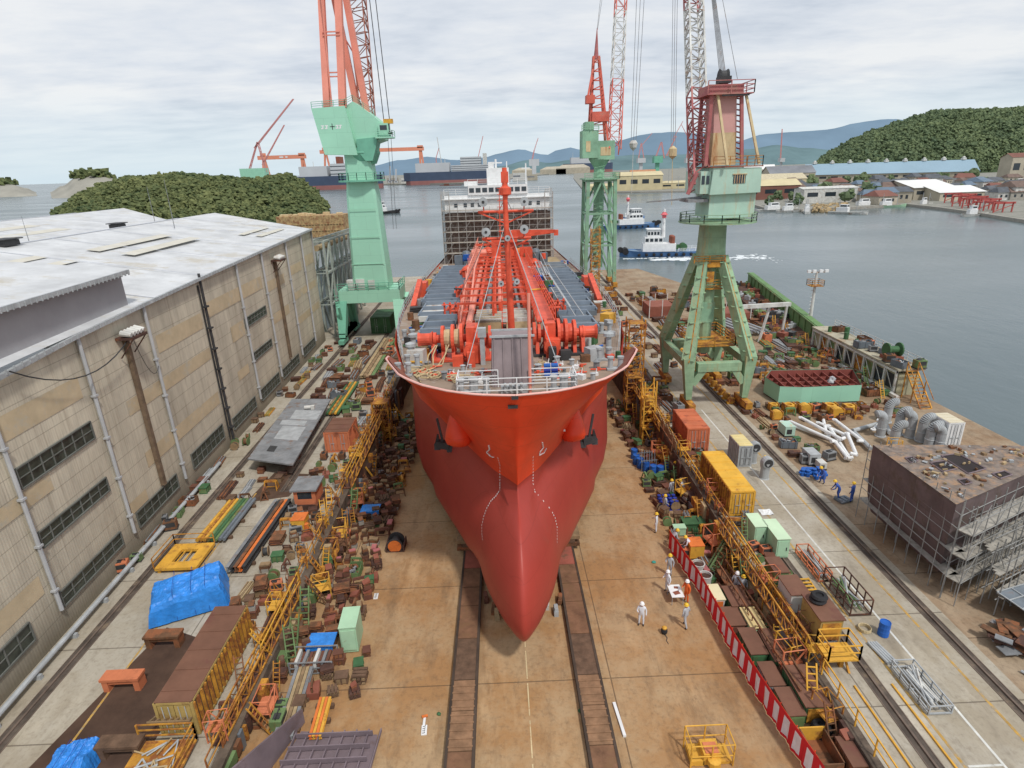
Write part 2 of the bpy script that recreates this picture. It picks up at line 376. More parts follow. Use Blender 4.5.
# rails and painted lines
def rails(name, label, xs, y0, y1, dark=True):
    t = thing(name, label, 'crane rail', (xs, y0, 0))
    mb = MB(); mb.bb(xs-.30, xs+.30, y0, y1, .004, .012); mb.build('rail_groove', mk('rail_groove_dark',(.10,.08,.065),.9,var=.5,scale=1,rust=.3,rustcol=(.2,.15,.1)), t)
    mb = MB(); mb.bb(xs-.05, xs+.05, y0, y1, .012, .10); mb.bb(xs-.36, xs-.31, y0, y1, .004, .03); mb.bb(xs+.31, xs+.36, y0, y1, .004, .03); mb.build('rail_head', mk('rail_steel',(.16,.12,.095),.7,var=.4,scale=1), t)
rails('crane_rail', 'rusty crane rail in a dark groove closest to the long building', -24.6, -5, 148)
rails('crane_rail', 'rusty crane rail on the left apron under the mint crane, nearer the ship', -18.9, 44, 148)
rails('crane_rail', 'rusty crane rail beside the yellow walkway on the right apron', 18.1, -5, 148)
rails('crane_rail', 'dark crane rail running past the blue drum and scaffolded block', 24.0, -5, 148)
def stripe(label, x, w_, y0, y1, mt, z=.006):
    mb = MB(); mb.bb(x-w_/2, x+w_/2, y0, y1, .0, z); o = mb.build('painted_line', mt); o['kind'] = 'structure'
m_yl = mk('worn_yellow_line', (.50, .30, .07), .8, var=.4, scale=1, rust=.5, rustcol=(.3, .25, .18), rscale=2.5)
m_wl = mk('worn_white_line', (.62, .62, .58), .8, var=.3, scale=1, rust=.25, rustcol=(.3, .27, .22), rscale=2.5)
stripe('w', 21.05, .12, 12, 58, m_wl); stripe('y', 22.85, .14, 5, 120, m_yl, .007); stripe('y', 19.35, .14, 5, 120, m_yl, .0065)
stripe('y', -21.2, .12, 18, 44, m_yl)
mb = MB(); mb.bb(19.5, 21.0, 20.1-2.3, 20.2-2.3, 0, .006); o = mb.build('painted_line', m_wl); o['kind'] = 'structure'
# keel line on the slip floor
mb = MB()
for i in range(9):
    y = 8 + i*2.4; mb.add([(.62,y,fl(y)+.01),(.68,y,fl(y)+.01),(.68,y+2.1,fl(y+2.1)+.01),(.62,y+2.1,fl(y+2.1)+.01)], [(0,1,2,3)])
o = mb.build('painted_line', cream); o['kind'] = 'structure'

# launching ways: two long dark timber-and-steel tracks
def way(side, label):
    t = thing('launching_way', label, 'launching way', (side, 5, fl(5)))
    mb = MB(); mr = random.Random(3)
    y = 4.
    while y < 100:
        ln = mr.uniform(1.6, 3.4); k = mr.choice([0,0,1,1,2,0,3,0])
        xo = .58; h = .34
        vs = []
        for yy in (y, y+ln-.06):
            vs += [(side-xo, yy, fl(yy)+.004),(side+xo, yy, fl(yy)+.004),(side+xo, yy, fl(yy)+h),(side-xo, yy, fl(yy)+h)]
        mb.add(vs, [(0,1,2,3),(7,6,5,4),(3,2,6,7),(1,5,6,2),(0,3,7,4)], k)
        # cross cleats
        for j in range(int(ln/.45) if k == 1 else 0):
            yy = y+.2+j*.45; mb.box(side, yy, fl(yy)+h+.02, 1.2, .08, .05, m=1)
        y += ln
    mb.build('slide_plates', [mk('way_timber',(.20,.105,.06),.9,var=.45,scale=1.2,rust=.4,rustcol=(.19,.105,.055),rscale=1.1), mk('way_timber_worn',(.26,.15,.085),.9,var=.4,scale=1.5), mk('way_red',(.33,.10,.07),.85,var=.3,scale=1,rust=.4,rustcol=(.14,.08,.05)), woodd], t)
    mb = MB()
    for sg in (-1, 1):
        x = side+sg*.64
        mb.add([(x-.07,4,fl(4)+.004),(x+.07,4,fl(4)+.004),(x+.07,4,fl(4)+.37),(x-.07,4,fl(4)+.37),(x-.07,100,fl(100)+.004),(x+.07,100,fl(100)+.004),(x+.07,100,fl(100)+.37),(x-.07,100,fl(100)+.37)],
               [(0,1,2,3),(7,6,5,4),(3,2,6,7),(1,5,6,2),(0,3,7,4)])
    mb.build('guide_edge', mk('guide_brown',(.07,.05,.038),.9,var=.4), t)
way(-2.75, 'dark rusty launching way on the slipway floor, the one left of the bulbous bow')
way(3.95, 'dark rusty launching way with red plates, right of the bulbous bow')
def at(px, py, z=0.):
    return px, py, z

# ---------------------------------------------------------------- long building on the left
def wx(y): return -25.7 - .0285*y
def wp(y, z, off=0): return (wx(y)+off, y, z)
bld = thing('workshop_building', 'long grey-beige corrugated workshop with a pale metal roof beside the slipway', 'building', (wx(50), 50, 0))
def wallmat():
    m = bpy.data.materials.new('corrugated_wall'); m.use_nodes = True; nt = m.node_tree; N = nt.nodes; L = nt.links; b = N['Principled BSDF']
    b.inputs['Roughness'].default_value = .85; b.inputs['Specular IOR Level'].default_value = .2
    g = N.new('ShaderNodeNewGeometry'); s = N.new('ShaderNodeSeparateXYZ'); L.new(g.outputs['Position'], s.inputs[0])
    n1 = N.new('ShaderNodeTexNoise'); n1.inputs['Scale'].default_value = .35; n1.inputs['Detail'].default_value = 7; n1.inputs['Roughness'].default_value = .7
    mp = N.new('ShaderNodeMapping'); mp.inputs['Scale'].default_value = (1, 1, .35); L.new(g.outputs['Position'], mp.inputs[0]); L.new(mp.outputs[0], n1.inputs['Vector'])
    rr = N.new('ShaderNodeMapRange'); rr.inputs[1].default_value = .3; rr.inputs[2].default_value = .7; L.new(n1.outputs['Fac'], rr.inputs[0])
    mx = N.new('ShaderNodeMix'); mx.data_type = 'RGBA'; L.new(rr.outputs[0], mx.inputs[0])
    mx.inputs[6].default_value = (.40, .36, .285, 1); mx.inputs[7].default_value = (.66, .60, .47, 1)
    # sheet courses every 1.1 m and lapped joints
    fz = N.new('ShaderNodeMath'); fz.operation = 'FRACT'; dv = N.new('ShaderNodeMath'); dv.operation = 'DIVIDE'; L.new(s.outputs[2], dv.inputs[0]); dv.inputs[1].default_value = 1.15; L.new(dv.outputs[0], fz.inputs[0])
    lt = N.new('ShaderNodeMath'); lt.operation = 'LESS_THAN'; L.new(fz.outputs[0], lt.inputs[0]); lt.inputs[1].default_value = .045
    fy = N.new('ShaderNodeMath'); fy.operation = 'FRACT'; dy = N.new('ShaderNodeMath'); dy.operation = 'DIVIDE'; L.new(s.outputs[1], dy.inputs[0]); dy.inputs[1].default_value = .8; L.new(dy.outputs[0], fy.inputs[0])
    l2 = N.new('ShaderNodeMath'); l2.operation = 'LESS_THAN'; L.new(fy.outputs[0], l2.inputs[0]); l2.inputs[1].default_value = .05
    ma = N.new('ShaderNodeMath'); ma.operation = 'MAXIMUM'; L.new(lt.outputs[0], ma.inputs[0])
    m2 = N.new('ShaderNodeMath'); m2.operation = 'MULTIPLY'; L.new(l2.outputs[0], m2.inputs[0]); m2.inputs[1].default_value = .4; L.new(m2.outputs[0], ma.inputs[1])
    k = N.new('ShaderNodeMath'); k.operation = 'MULTIPLY'; L.new(ma.outputs[0], k.inputs[0]); k.inputs[1].default_value = .4
    mz = N.new('ShaderNodeMix'); mz.data_type = 'RGBA'; L.new(k.outputs[0], mz.inputs[0]); L.new(mx.outputs[2], mz.inputs[6]); mz.inputs[7].default_value = (.12, .105, .08, 1)
    # brown darkening, strongest at the foot and fading upward
    rb = N.new('ShaderNodeMapRange'); rb.inputs[1].default_value = .3; rb.inputs[2].default_value = 3.2; rb.inputs[3].default_value = .75; rb.inputs[4].default_value = 0; L.new(s.outputs[2], rb.inputs[0])
    mq = N.new('ShaderNodeMix'); mq.data_type = 'RGBA'; L.new(rb.outputs[0], mq.inputs[0]); L.new(mz.outputs[2], mq.inputs[6]); mq.inputs[7].default_value = (.12, .10, .07, 1)
    ms = N.new('ShaderNodeMapping'); ms.inputs['Scale'].default_value = (1, 2.6, .12); L.new(g.outputs['Position'], ms.inputs[0]); n5 = N.new('ShaderNodeTexNoise'); n5.inputs['Scale'].default_value = 1; n5.inputs['Detail'].default_value = 8; n5.inputs['Roughness'].default_value = .75; L.new(ms.outputs[0], n5.inputs['Vector'])
    r5 = N.new('ShaderNodeMapRange'); r5.inputs[1].default_value = .52; r5.inputs[2].default_value = .74; r5.inputs[3].default_value = 0; r5.inputs[4].default_value = .6; L.new(n5.outputs['Fac'], r5.inputs[0])
    m5 = N.new('ShaderNodeMix'); m5.data_type = 'RGBA'; L.new(r5.outputs[0], m5.inputs[0]); L.new(mq.outputs[2], m5.inputs[6]); m5.inputs[7].default_value = (.20, .15, .10, 1)
    L.new(m5.outputs[2], b.inputs['Base Color'])
    wv = N.new('ShaderNodeTexWave'); wv.bands_direction = 'Y'; wv.inputs['Scale'].default_value = 1.6; L.new(g.outputs['Position'], wv.inputs['Vector'])
    bp = N.new('ShaderNodeBump'); bp.inputs['Strength'].default_value = .12; bp.inputs['Distance'].default_value = .05; L.new(wv.outputs['Fac'], bp.inputs['Height']); L.new(bp.outputs[0], b.inputs['Normal'])
    return m
m_wall = wallmat()
def eave(y): return 15.5 + max(0, min(1, (y-28)/64.))**.6*1.8
Y0, Y1 = 6., 92.
mb = MB(); ys = [Y0, 18, 28, 36, 44, 54, 66, 80, Y1]
for a, c in zip(ys, ys[1:]): mb.quad(wp(a,-.02), wp(c,-.02), wp(c,eave(c)), wp(a,eave(a)))
mb.build('wall', m_wall, bld)
mb = MB(); mb.quad(wp(Y1,0), (-110,Y1+2,0), (-110,Y1+2,17), wp(Y1,eave(Y1))); mb.build('wall', whited, bld)
m_roof = mk('pale_metal_roof', (.56, .57, .58), .55, var=.22, scale=.35, rust=.3, rustcol=(.46, .43, .37), rscale=.25, bump=.15)
m_fade = mk('aged_roof_panel', (.56, .535, .46), .6, var=.12, scale=.5, rust=.35, rustcol=(.56,.58,.60), rscale=.3)
# saw of shallow gables, ridges parallel to the slipway
RX = [(-28.5, None), (-46.5, 19.6), (-58.5, 18.2), (-73, 20.0), (-110, 17.5)]
def ry(i): return [Y1, Y1+10, Y1+18, Y1+30, Y1+10][i]
mb = MB()
for i in range(4):
    for yy0, yy1 in ((Y0, 44), (44, None)):
        a, c = RX[i], RX[i+1]
        if i == 0:
            mb.quad(wp(yy0, eave(yy0)+.05, .25) if True else 0, wp(yy1 or Y1, eave(yy1 or Y1)+.05, .25), (c[0], yy1 or ry(1), c[1]), (c[0], yy0, c[1]))
        else:
            mb.quad((a[0], yy0, a[1]), (a[0], yy1 or ry(i), a[1]), (c[0], yy1 or ry(i+1), c[1]), (c[0], yy0, c[1]))
for i in range(1, 4):   # far end gable sheets
    a, c = RX[i], RX[i+1]
    mb.quad((a[0], ry(i), a[1]), (a[0], ry(i), 12), (c[0], ry(i+1), 12), (c[0], ry(i+1), c[1]))
mb.quad(wp(Y1, eave(Y1)+.05, .25), wp(Y1, 12, .25), (RX[1][0], ry(1), 12), (RX[1][0], ry(1), RX[1][1]))
mb.build('roof', m_roof, bld)
def roofpt(x, y):
    pts = [(wx(y)+.25, eave(min(y, Y1))+.05)] + [(p[0], p[1]) for p in RX[1:]]
    for a, c in zip(pts, pts[1:]):
        if c[0] <= x <= a[0]:
            t = (x-a[0])/(c[0]-a[0]); return a[1]+(c[1]-a[1])*t
    return 19
mb = MB(); rr = random.Random(5)
for x0, x1, y0, y1 in [(-36,-42,60,74),(-31,-35,80,89),(-50,-56,60,84),(-62,-70,64,90),(-38,-43,47,55)]:
    for k in range(2):
        xa = x0+(x1-x0)*k*.55; xb = xa+(x1-x0)*.22
        mb.quad((xa,y0,roofpt(xa,y0)+.03),(xa,y1,roofpt(xa,y1)+.03),(xb,y1,roofpt(xb,y1)+.03),(xb,y0,roofpt(xb,y0)+.03))
mb.build('roof_patch', m_fade, bld)
mb = MB()
for i in range(4):
    for y in range(10, 118, 9):
        a, c = RX[i], RX[i+1]; xa = wx(y)+.2 if i == 0 else a[0]
        if y > ry(i)-1 or y > ry(i+1)-1 or (y < 45 and xa < -40): continue
        mb.beam((xa-.05,y,roofpt(xa-.05,y)+.01),(c[0]+.05,y,roofpt(c[0]+.05,y)+.01),.07,.04)
for x in (-46.5,-58.5,-73): mb.beam((x,45,roofpt(x,60)+.04),(x,90 if x > -50 else 108,roofpt(x,60)+.04),.3,.08)
mb.build('roof_seam', mk('roof_seam_grey',(.52,.54,.58),.6,var=.1), bld)
# raised near bay
mb = MB()
m_upper = mk('grey_upper_cladding', (.33, .32, .33), .7, var=.12, scale=.3)
ya, yb = Y0, 43.5
mb.quad(wp(ya, eave(ya)-.1, -.5), wp(yb, eave(yb)-.1, -.5), wp(yb, 18.85, -.5), wp(ya, 18.75, -.5))
mb.quad(wp(yb, 14, -.5), wp(yb, 18.85, -.5), (-46.5, yb, 20.9), (-46.5, yb, 14))
mb.build('upper_wall', m_upper, bld)
mb = MB(); mb.quad(wp(ya, 18.85, .1), wp(yb+.3, 18.95, .1), (-47, yb+.3, 21.0), (-47, ya, 21.0)); mb.quad((-47, ya, 21), (-47, yb+.3, 21), (-80, yb+.3, 18.6), (-80, ya, 18.6))
mb.quad((-47, yb+.3, 21), (-47, yb+.3, 14), (-80, yb+.3, 14), (-80, yb+.3, 18.6))
mb.build('upper_roof', m_roof, bld)
mb = MB()
for a, c in ((ya, yb),):
    mb.beam(wp(a, 18.7, .12), wp(c, 18.85, .12), .16, .28)
y = ya
while y < yb:
    mb.beam(wp(y, 18.62, .2), wp(y, 18.9, .2), .1, .05); y += .45
for a, c in zip(ys, ys[1:]): mb.beam(wp(a, eave(a), .3), wp(c, eave(c), .3), .22, .26)
y = Y0
while y < Y1:
    mb.beam(wp(y, eave(y)-.12, .43), wp(y, eave(y)+.16, .43), .08, .05); y += .6
mb.build('gutter', galv, bld)
m_pipe = mk('downpipe_grey', (.42, .43, .44), .6, var=.15, scale=.6)
for y in (28.5, 36.3, 44.1, 62.2, 69.8, 79, 86):
    mb = MB(); mb.tube(wp(y, 1.6, .2), wp(y, eave(y)-.1, .2), .12, n=8)
    for z in (3, 6, 9, 12): mb.box(wx(y)+.2, y, z, .3, .34, .12)
    mb.build('downpipe', m_pipe, bld)
for y in (53.7, ):
    mb = MB(); mb.tube(wp(y, .5, .25), wp(y, 17, .25), .12, n=8); mb.beam(wp(y-.3, 1, .1), wp(y-.3, 16, .1), .06, .2)
    for z in range(2, 16, 2): mb.box(wx(y)+.3, y, z, .35, .5, .15)
    mb.build('downpipe', darkst, bld)
for y, z in ((41, 14.6), (74, 15.2)):
    mb = MB(); mb.bb(wx(y)+.05, wx(y)+.35, y-.17, y+.17, 2.8, z, 0)
    mb.build('cable_duct', mk('duct_brown',(.17,.12,.08),.85,var=.4,scale=1.5), bld)
    mb = MB(); mb.bb(wx(y)+.05, wx(y)+1.3, y-.9, y+.9, z, z+.18, 0)
    for k in range(5):
        mb.tube((wx(y)+1.2, y-.8+k*.4, z+.35), (wx(y)+.5, y-.8+k*.4, z+.5), .16, .22, m=1)
    for sy in (-.8, .8): mb.beam((wx(y)+1.2, y+sy, z), (wx(y)+.1, y+sy, z-1.3), .07)
    mb.build('floodlight_bracket', [darkrust, whited], bld)
# cladding patches
m_tan = mk('tan_replacement_sheets', (.54, .44, .29), .85, var=.18, scale=.6, rust=.3, rustcol=(.46, .42, .33), rscale=.5)
mb = MB()
for y0, y1, z0, z1 in [(28,35.5,12.2,13.6),(39.5,53.2,9.2,10.3),(40,53,4.8,6),(45,53,12.2,13.6),(58.4,61.8,9.2,10.8),(54.3,69,12.8,14.2),(24,31,8.2,9.2),(70.5,77,12,13.2),(70.3,77,8,9.2),(79.6,85,12.4,13.6),(80,91,9,10),(79.5,91,5.6,6.6),(58,61,5.2,6.2),(20,28,3.2,4.4),(36.8,39,2.7,3.6),(86.5,91.5,12.5,14)]:
    mb.quad(wp(y0,z0,.03), wp(y1,z0,.03), wp(y1,z1,.03), wp(y0,z1,.03))
mb.build('cladding_patch', m_tan, bld)
m_win = mk('dirty_green_glazing', (.055, .065, .05), .35, var=.6, scale=1.4, spec=.6)
for i, (y0, y1, z0, z1) in enumerate([(28.9,35.4,9.4,10.6),(28.9,35.3,5.6,6.6),(28.9,35.1,1.5,2.5),(18,26.4,1.4,2.6),(37.2,43.1,1.4,2.6),(45.9,52.4,1.5,2.9),(54.7,61,1.2,2.4),(62.1,68.7,9.8,10.8),(62.3,68.7,5.9,6.8),(62.8,69.2,1.1,2.4),(70.6,77.6,1,2.2),(79.8,86,1,2.2)]):
    f = MB()
    for yy in (y0, y1): f.beam(wp(yy, z0, .06), wp(yy, z1, .06), .1, .08)
    for z in (z0, z1): f.beam(wp(y0, z, .07), wp(y1, z, .07), .1, .08)
    n = max(4, int((y1-y0)/.9))
    for k in range(1, n): yy = y0+(y1-y0)*k/n; f.beam(wp(yy, z0, .05), wp(yy, z1, .05), .06, .07)
    f.beam(wp(y0, (z0+z1)/2, .05), wp(y1, (z0+z1)/2, .05), .05, .05)
    fo = f.build('window', mk('window_frame_grey',(.15,.155,.14),.7,var=.3), bld)
    g = MB(); g.quad(wp(y0,z0,.035), wp(y1,z0,.035), wp(y1,z1,.035), wp(y0,z1,.035)); g.build('pane', m_win, fo)
for x, y, s in ((-46.5, 58, .8), (-48, 78, .7), (-59, 66, .6)):
    mb = MB(); z = roofpt(x, y); mb.box(x, y, z+.25, 1.6*s, 2.4*s, .5); mb.box(x, y, z+.6, 2.2*s, 3*s, .1)
    mb.build('roof_vent', darkst, bld)
for x, y, h in ((-42, 80, 6), (-51, 92, 5), (-58, 76, 3.2), (-58, 50, 8), (-61, 54, 7)):
    mb = MB(); z = roofpt(x, y); mb.tube((x,y,z), (x,y,z+h), .05, .02, n=5)
    mb.build('lightning_rod', greyst, bld)
# cable hanging along the wall
mb = MB()
def sag(a, c, d, n=10): return [Vector(a).lerp(Vector(c), i/n) - Vector((0,0,d*4*(i/n)*(1-i/n))) for i in range(n+1)]
mb.path(sag(wp(30, 15.8, .6), wp(41, 14.7, .6), 1.6), .04); mb.path(sag(wp(41, 14.6, .7), wp(44, 11.5, .3), 1.5), .02)
mb.build('cable', darkst, bld)
# green weeds at foot
# long white pipe lying along the wall foot
o = MB(); o.tube((wx(12)+.75, 12, .45), (wx(49)+.75, 49, .45), .15, n=10)
for y in range(13, 49, 3): o.box(wx(y)+.75, y, .14, .5, .2, .28)
tag(o.build('steam_pipe', galv), 'long pale grey pipe lying along the foot of the workshop wall', 'pipe')
redsh = mk('ship_gear_red', (.68,.10,.05), .5, var=.3, scale=1.2)
# ================================================================ THE SHIP
AS = math.atan(.045)
ship = thing('tanker_ship', 'orange-red tanker hull with a bulbous bow standing on the slipway', 'ship', (.55, 0, 1.0), local=True)
ship.rotation_euler = (-AS, 0, 0)
SM = Matrix.Translation((.55, 0, 1.0)) @ Matrix.Rotation(-AS, 4, 'X')
m_anti = mk('antifouling_red', (.37, .05, .036), .44, plates=(2.6,1.5,.5), var=.10, scale=.2, rust=.12, rustcol=(.31, .065, .045), rscale=.3)
def interp(tab, x):
    if x <= tab[0][0]: return tab[0][1]
    for (a, b), (c, d) in zip(tab, tab[1:]):
        if x <= c: return b + (d-b)*(x-a)/(c-a)
    return tab[-1][1]
HW = 7.95
STEM = [(0, 30.6), (.5, 30.6), (2, 30.7), (5.2, 30.6), (HW, 30.0), (11, 28.9), (13.5, 27.4), (14.6, 26.9)]
T_DECK = [(0,0),(.25,.14),(.6,.23),(1.2,.325),(2.4,.46),(4.3,.59),(8,.72),(12,.78),(16,.84),(25,.92),(35,.975),(45,1),(200,1)]
T_HW = [(0,0),(1,.055),(2,.12),(4,.205),(8,.365),(13,.55),(16.5,.70),(20,.80),(24,.87),(30,.945),(40,1),(200,1)]
T_LOW = [(0,0),(2,.13),(3.5,.24),(7.5,.42),(11.5,.575),(15.5,.73),(20,.83),(26,.92),(34,.98),(44,1),(200,1)]
BH = 11.0
def hull_b(yl, h):
    """half breadth of hull at ship-length yl, height h"""
    ys = interp(STEM, h); d = yl-ys; b = 0
    if d > 0:
        if h >= HW:
            w_ = min(1, ((h-HW)/(14.5-HW)))**1.5
            b = BH*(interp(T_HW, d)*(1-w_) + interp(T_DECK, d)*w_)
        else:
            w_ = (h/HW)**1.0; b = BH*(interp(T_LOW, d)*(1-w_) + interp(T_HW, d)*w_)
        if h < 1.8: b = max(0, b - 1.8*(1-math.sqrt(max(0, 1-((1.8-h)/1.8)**2))))
    # bulb
    hb = 2.5
    vv = (h-hb)/(2.6 if h < hb else 4.9)
    if abs(vv) < 1:
        tip = 24.6 + (3.4 if h < hb else 5.6)*(1-math.sqrt(1-vv*vv))
        db = yl-tip
        if db > 0:
            g = min(1, db/9.); wb = 2.75*math.sqrt(1-vv*vv)*(math.sin(g*PI/2)**.66)
            b = math.sqrt(b*b + wb*wb) if b < 6 else b
    return b
def stem_y(h):
    ys = interp(STEM, h); hb = 2.5; vv = (h-hb)/(2.6 if h < hb else 4.9)
    if abs(vv) < 1: ys = min(ys, 24.6 + (3.4 if h < hb else 5.6)*(1-math.sqrt(1-vv*vv)))
    return ys
def top_h(yl):
    return 14.5 if yl < 36 else (14.5 - (yl-36)/1.2*.95 if yl < 37.2 else 13.55)
DS = [0,.06,.15,.3,.5,.8,1.2,1.7,2.3,3,3.8,4.6,5.4,6.2,7.2,8.2,9.2,10.2,11.4,12.8,14.5,16.5,19,22,26,30,35,40,46,54,64,76,90,105,113]
lows = [0,.2,.5,.9,1.4,1.9,2.4,2.9,3.4,3.9,4.3,4.7,5.0,5.2,5.6,6.2,6.9,7.5,HW]
ups = [0,.06,.14,.24,.34,.44,.54,.64,.74,.83,.91,.97,1.0]
rows = []
for i, h in enumerate(lows): rows.append(('l', h))
for k in ups[1:]: rows.append(('u', k))
mb = MB()
grid = []
for kind, v in rows:
    line = []
    for d in DS:
        if kind == 'l': h = v; yl = stem_y(h)+d
        else:
            h = HW + (14.5-HW)*v; yl = stem_y(h)+d
            th = top_h(yl); h = HW + (th-HW)*v
        line.append((hull_b(yl, h), yl, h))
    grid.append(line)
for sg in (1, -1):
    o = len(mb.v)
    for line in grid:
        for b, y, h in line: mb.v.append((sg*b, y, h))
    n = len(DS)
    for i in range(len(grid)-1):
        for j in range(n-1):
            f = [o+i*n+j, o+i*n+j+1, o+(i+1)*n+j+1, o+(i+1)*n+j]
            if sg < 0: f = f[::-1]
            mb.f.append(f); mb.m.append(0 if rows[i+1][0] == 'l' else 1)
mb.quad((BH,139,0),(-BH,139,0),(-BH,139,13.5),(BH,139,13.5))
for j in range(len(DS)-1):
    (b0, y0_, _), (b1, y1_, _) = grid[0][j], grid[0][j+1]
    mb.quad((-b0,y0_,0),(b0,y0_,0),(b1,y1_,0),(-b1,y1_,0))
hull = mb.build('hull', [m_anti, shipred], ship, smooth=True)
bm_ = __import__('bmesh').new(); bm_.from_mesh(hull.data); __import__('bmesh').ops.remove_doubles(bm_, verts=bm_.verts, dist=.004); __import__('bmesh').ops.recalc_face_normals(bm_, faces=bm_.faces); bm_.to_mesh(hull.data); bm_.free(); hull.data.shade_smooth()
bvh = BVHTree.FromPolygons([Vector(v) for v in mb.v], mb.f)
SMI = SM.inverted()
def onhull(px, py, off=.03):
    """point of the hull plating that carries a given mark (ship coordinates)"""
    d = (fw + rt*((px-512)/F) + up*((384-py)/F)).normalized()
    o = SMI @ Vector((0,0,CH)); dd = (SMI.to_3x3() @ d)
    p, nrm, i, dist = bvh.ray_cast(o, dd)
    if p is None: return None
    if nrm.dot(dd) > 0: nrm = -nrm
    return p + nrm*off, nrm
# rim, bulwark lining, deck
def deckb(yl, h): return hull_b(yl, h)
rim = []
for d in DS:
    yl = stem_y(14.5)+d
    if yl > 37.2: break
    rim.append((hull_b(yl, top_h(yl)), yl, top_h(yl)))
rimh = [(-a, b, c) for a, b, c in reversed(rim[1:])] + rim
mb = MB(); mb.path([(a, b, c+.02) for a, b, c in rimh], .065, n=6); mb.build('bulwark_rim', mk('pinkish_white_rim', (.74, .42, .37), .6, var=.15), ship)
mb = MB()
for a, c in zip(rimh, rimh[1:]):
    def inn(p): q = p[1]+.75; return (math.copysign(max(0, hull_b(q, 13.35)-.12), p[0]) if abs(p[0]) > .01 else 0, q, 13.35)
    mb.quad((a[0]*.985, a[1]+.1, a[2]), (c[0]*.985, c[1]+.1, c[2]), inn(c), inn(a))
mb.build('bulwark_lining', redfade, ship)
m_deck = mk('ship_deck_primer', (.30, .225, .17), .8, var=.3, scale=.35, rust=.35, rustcol=(.38, .33, .29), rscale=.45)
mb = MB(); yls = [28.1,28.4,28.8,29.4,30.2,31.2,32.5,34,36,38,41,45,50,56,63,72,85,100,115,139]
for a, c in zip(yls, yls[1:]):
    ba, bc = hull_b(a, 13.4)-.12, hull_b(c, 13.4)-.12
    mb.quad((-ba,a,13.4),(ba,a,13.4),(bc,c,13.4),(-bc,c,13.4))
mb.build('deck', m_deck, ship)
# anchors and bolsters
for sx, px, py, ax, ay in ((-1, 461, 428, 451, 441), (1, 570, 424, 581, 437)):
    p, n = onhull(px, py, 0.); 
    mb = MB(); d_ = Vector((sx*.5, -.55, -.62)).normalized()
    up_ = Vector((sx*-.1, .5, .85)).normalized()
    # a swelling cone: wide at its lower mouth, fading into the plating above
    base = p + Vector((-sx*.1, .9, 2.2)); tip = p + Vector((sx*.25, -.55, -1.1))
    dirv = (tip-base); L_ = dirv.length; dv = dirv.normalized(); a_ = dv.cross(Vector((0,1,0))).normalized(); b_ = a_.cross(dv)
    prof = [(.05,0),(.28,.1),(.5,.28),(.70,.5),(.84,.75),(.84,.88),(.7,.96),(.25,1.0)]
    vs = []; n_ = 20
    for r_, t_ in prof:
        for i in range(n_): th = 2*PI*i/n_; vs.append(base + dv*L_*t_ + a_*r_*math.cos(th) + b_*r_*math.sin(th))
    fs = [(i*n_+j, i*n_+(j+1)%n_, (i+1)*n_+(j+1)%n_, (i+1)*n_+j) for i in range(len(prof)-1) for j in range(n_)]
    fs.append(tuple(range((len(prof)-1)*n_, len(prof)*n_)))
    mb.add(vs, fs); mb.build('anchor_bolster', shipred, ship, smooth=True)
    q, n2 = onhull(ax, ay, .5)
    mb = MB(); t = tip + Vector((0,-.05,.15))
    top = q + Vector((sx*.45, .15, 1.7)); bot = q + Vector((sx*.1, 0, -.3))
    mb.beam(top, bot, .16, .16)
    side = Vector((1, .25*sx, .12*sx)).normalized()
    mb.beam(bot-side*.5, bot+side*.5, .6, .5)
    for s2 in (-1, 1):
        e1 = bot+side*.48*s2; e2 = e1 + Vector((-sx*.1, -.15, .75)); mb.beam(e1, e2, .34, .2, w2=.12)
        mb.beam(e1, e1+Vector((0,-.1,-.45)), .42, .4)
    mb.build('anchor', darkst, ship)
# draught and bulb marks painted on the plating
mk_pts = []
for line in ([(498,458),(500,465),(500,474),(500,483),(500,490),(496,496),(491,501),(487,508),(484,516),(482,525),(482,534),(483,542)],
             [(533,457),(533,466),(533,475),(533,484),(535,492),(540,497),(545,503),(551,510),(555,518),(557,527),(557,536),(557,545)]):
    pts = []
    for a, c in zip(line, line[1:]):
        for k in range(3): pts.append((a[0]+(c[0]-a[0])*k/3, a[1]+(c[1]-a[1])*k/3))
    for u, v in pts:
        r_ = onhull(u, v, .012)
        if r_: mk_pts.append(r_)
mb = MB()
for p, n in mk_pts:
    a_ = n.cross(Vector((0,0,1))).normalized(); b_ = n.cross(a_); s_ = .045
    mb.add([p+a_*s_+b_*s_, p-a_*s_+b_*s_, p-a_*s_-b_*s_, p+a_*s_-b_*s_], [(0,1,2,3)])
for seg in ([(489,445),(490,449),(487,452),(491,456),(494,457)],[(542,442),(543,447),(540,451),(539,455),(544,452),(546,448)]):
    for a, c in zip(seg, seg[1:]):
        r1_, r2_ = onhull(*a, .03), onhull(*c, .03)
        if r1_ and r2_: mb.beam(r1_[0], r2_[0], .07, .04)
r1_ = onhull(564, 430, .03)
if r1_: mb.box(*r1_[0], .12, .12, .12)
mb.build('hull_marks', white, ship)
mb = MB()
for a in ((515, 397), (513, 406)):
    q_ = onhull(*a, .05)
    if q_: mb.box(*q_[0], .5 if a[1] > 400 else .35, .12, .18)
mb.build('bow_fairlead', darkst, ship)

DH = 13.4
def railing(mb, pts, h=1.05, n=None, r=.03, m=0, bars=3):
    for a, c in zip(pts, pts[1:]):
        a, c = Vector(a), Vector(c); L_ = (c-a).length; k = max(1, int(L_/1.5))
        for i in range(k+1):
            p = a.lerp(c, i/k); mb.beam(p, p+Vector((0,0,h)), r*2, m=m)
        for b in range(bars):
            z = h*(b+1)/bars; mb.beam(a+Vector((0,0,z)), c+Vector((0,0,z)), r*1.6, m=m)
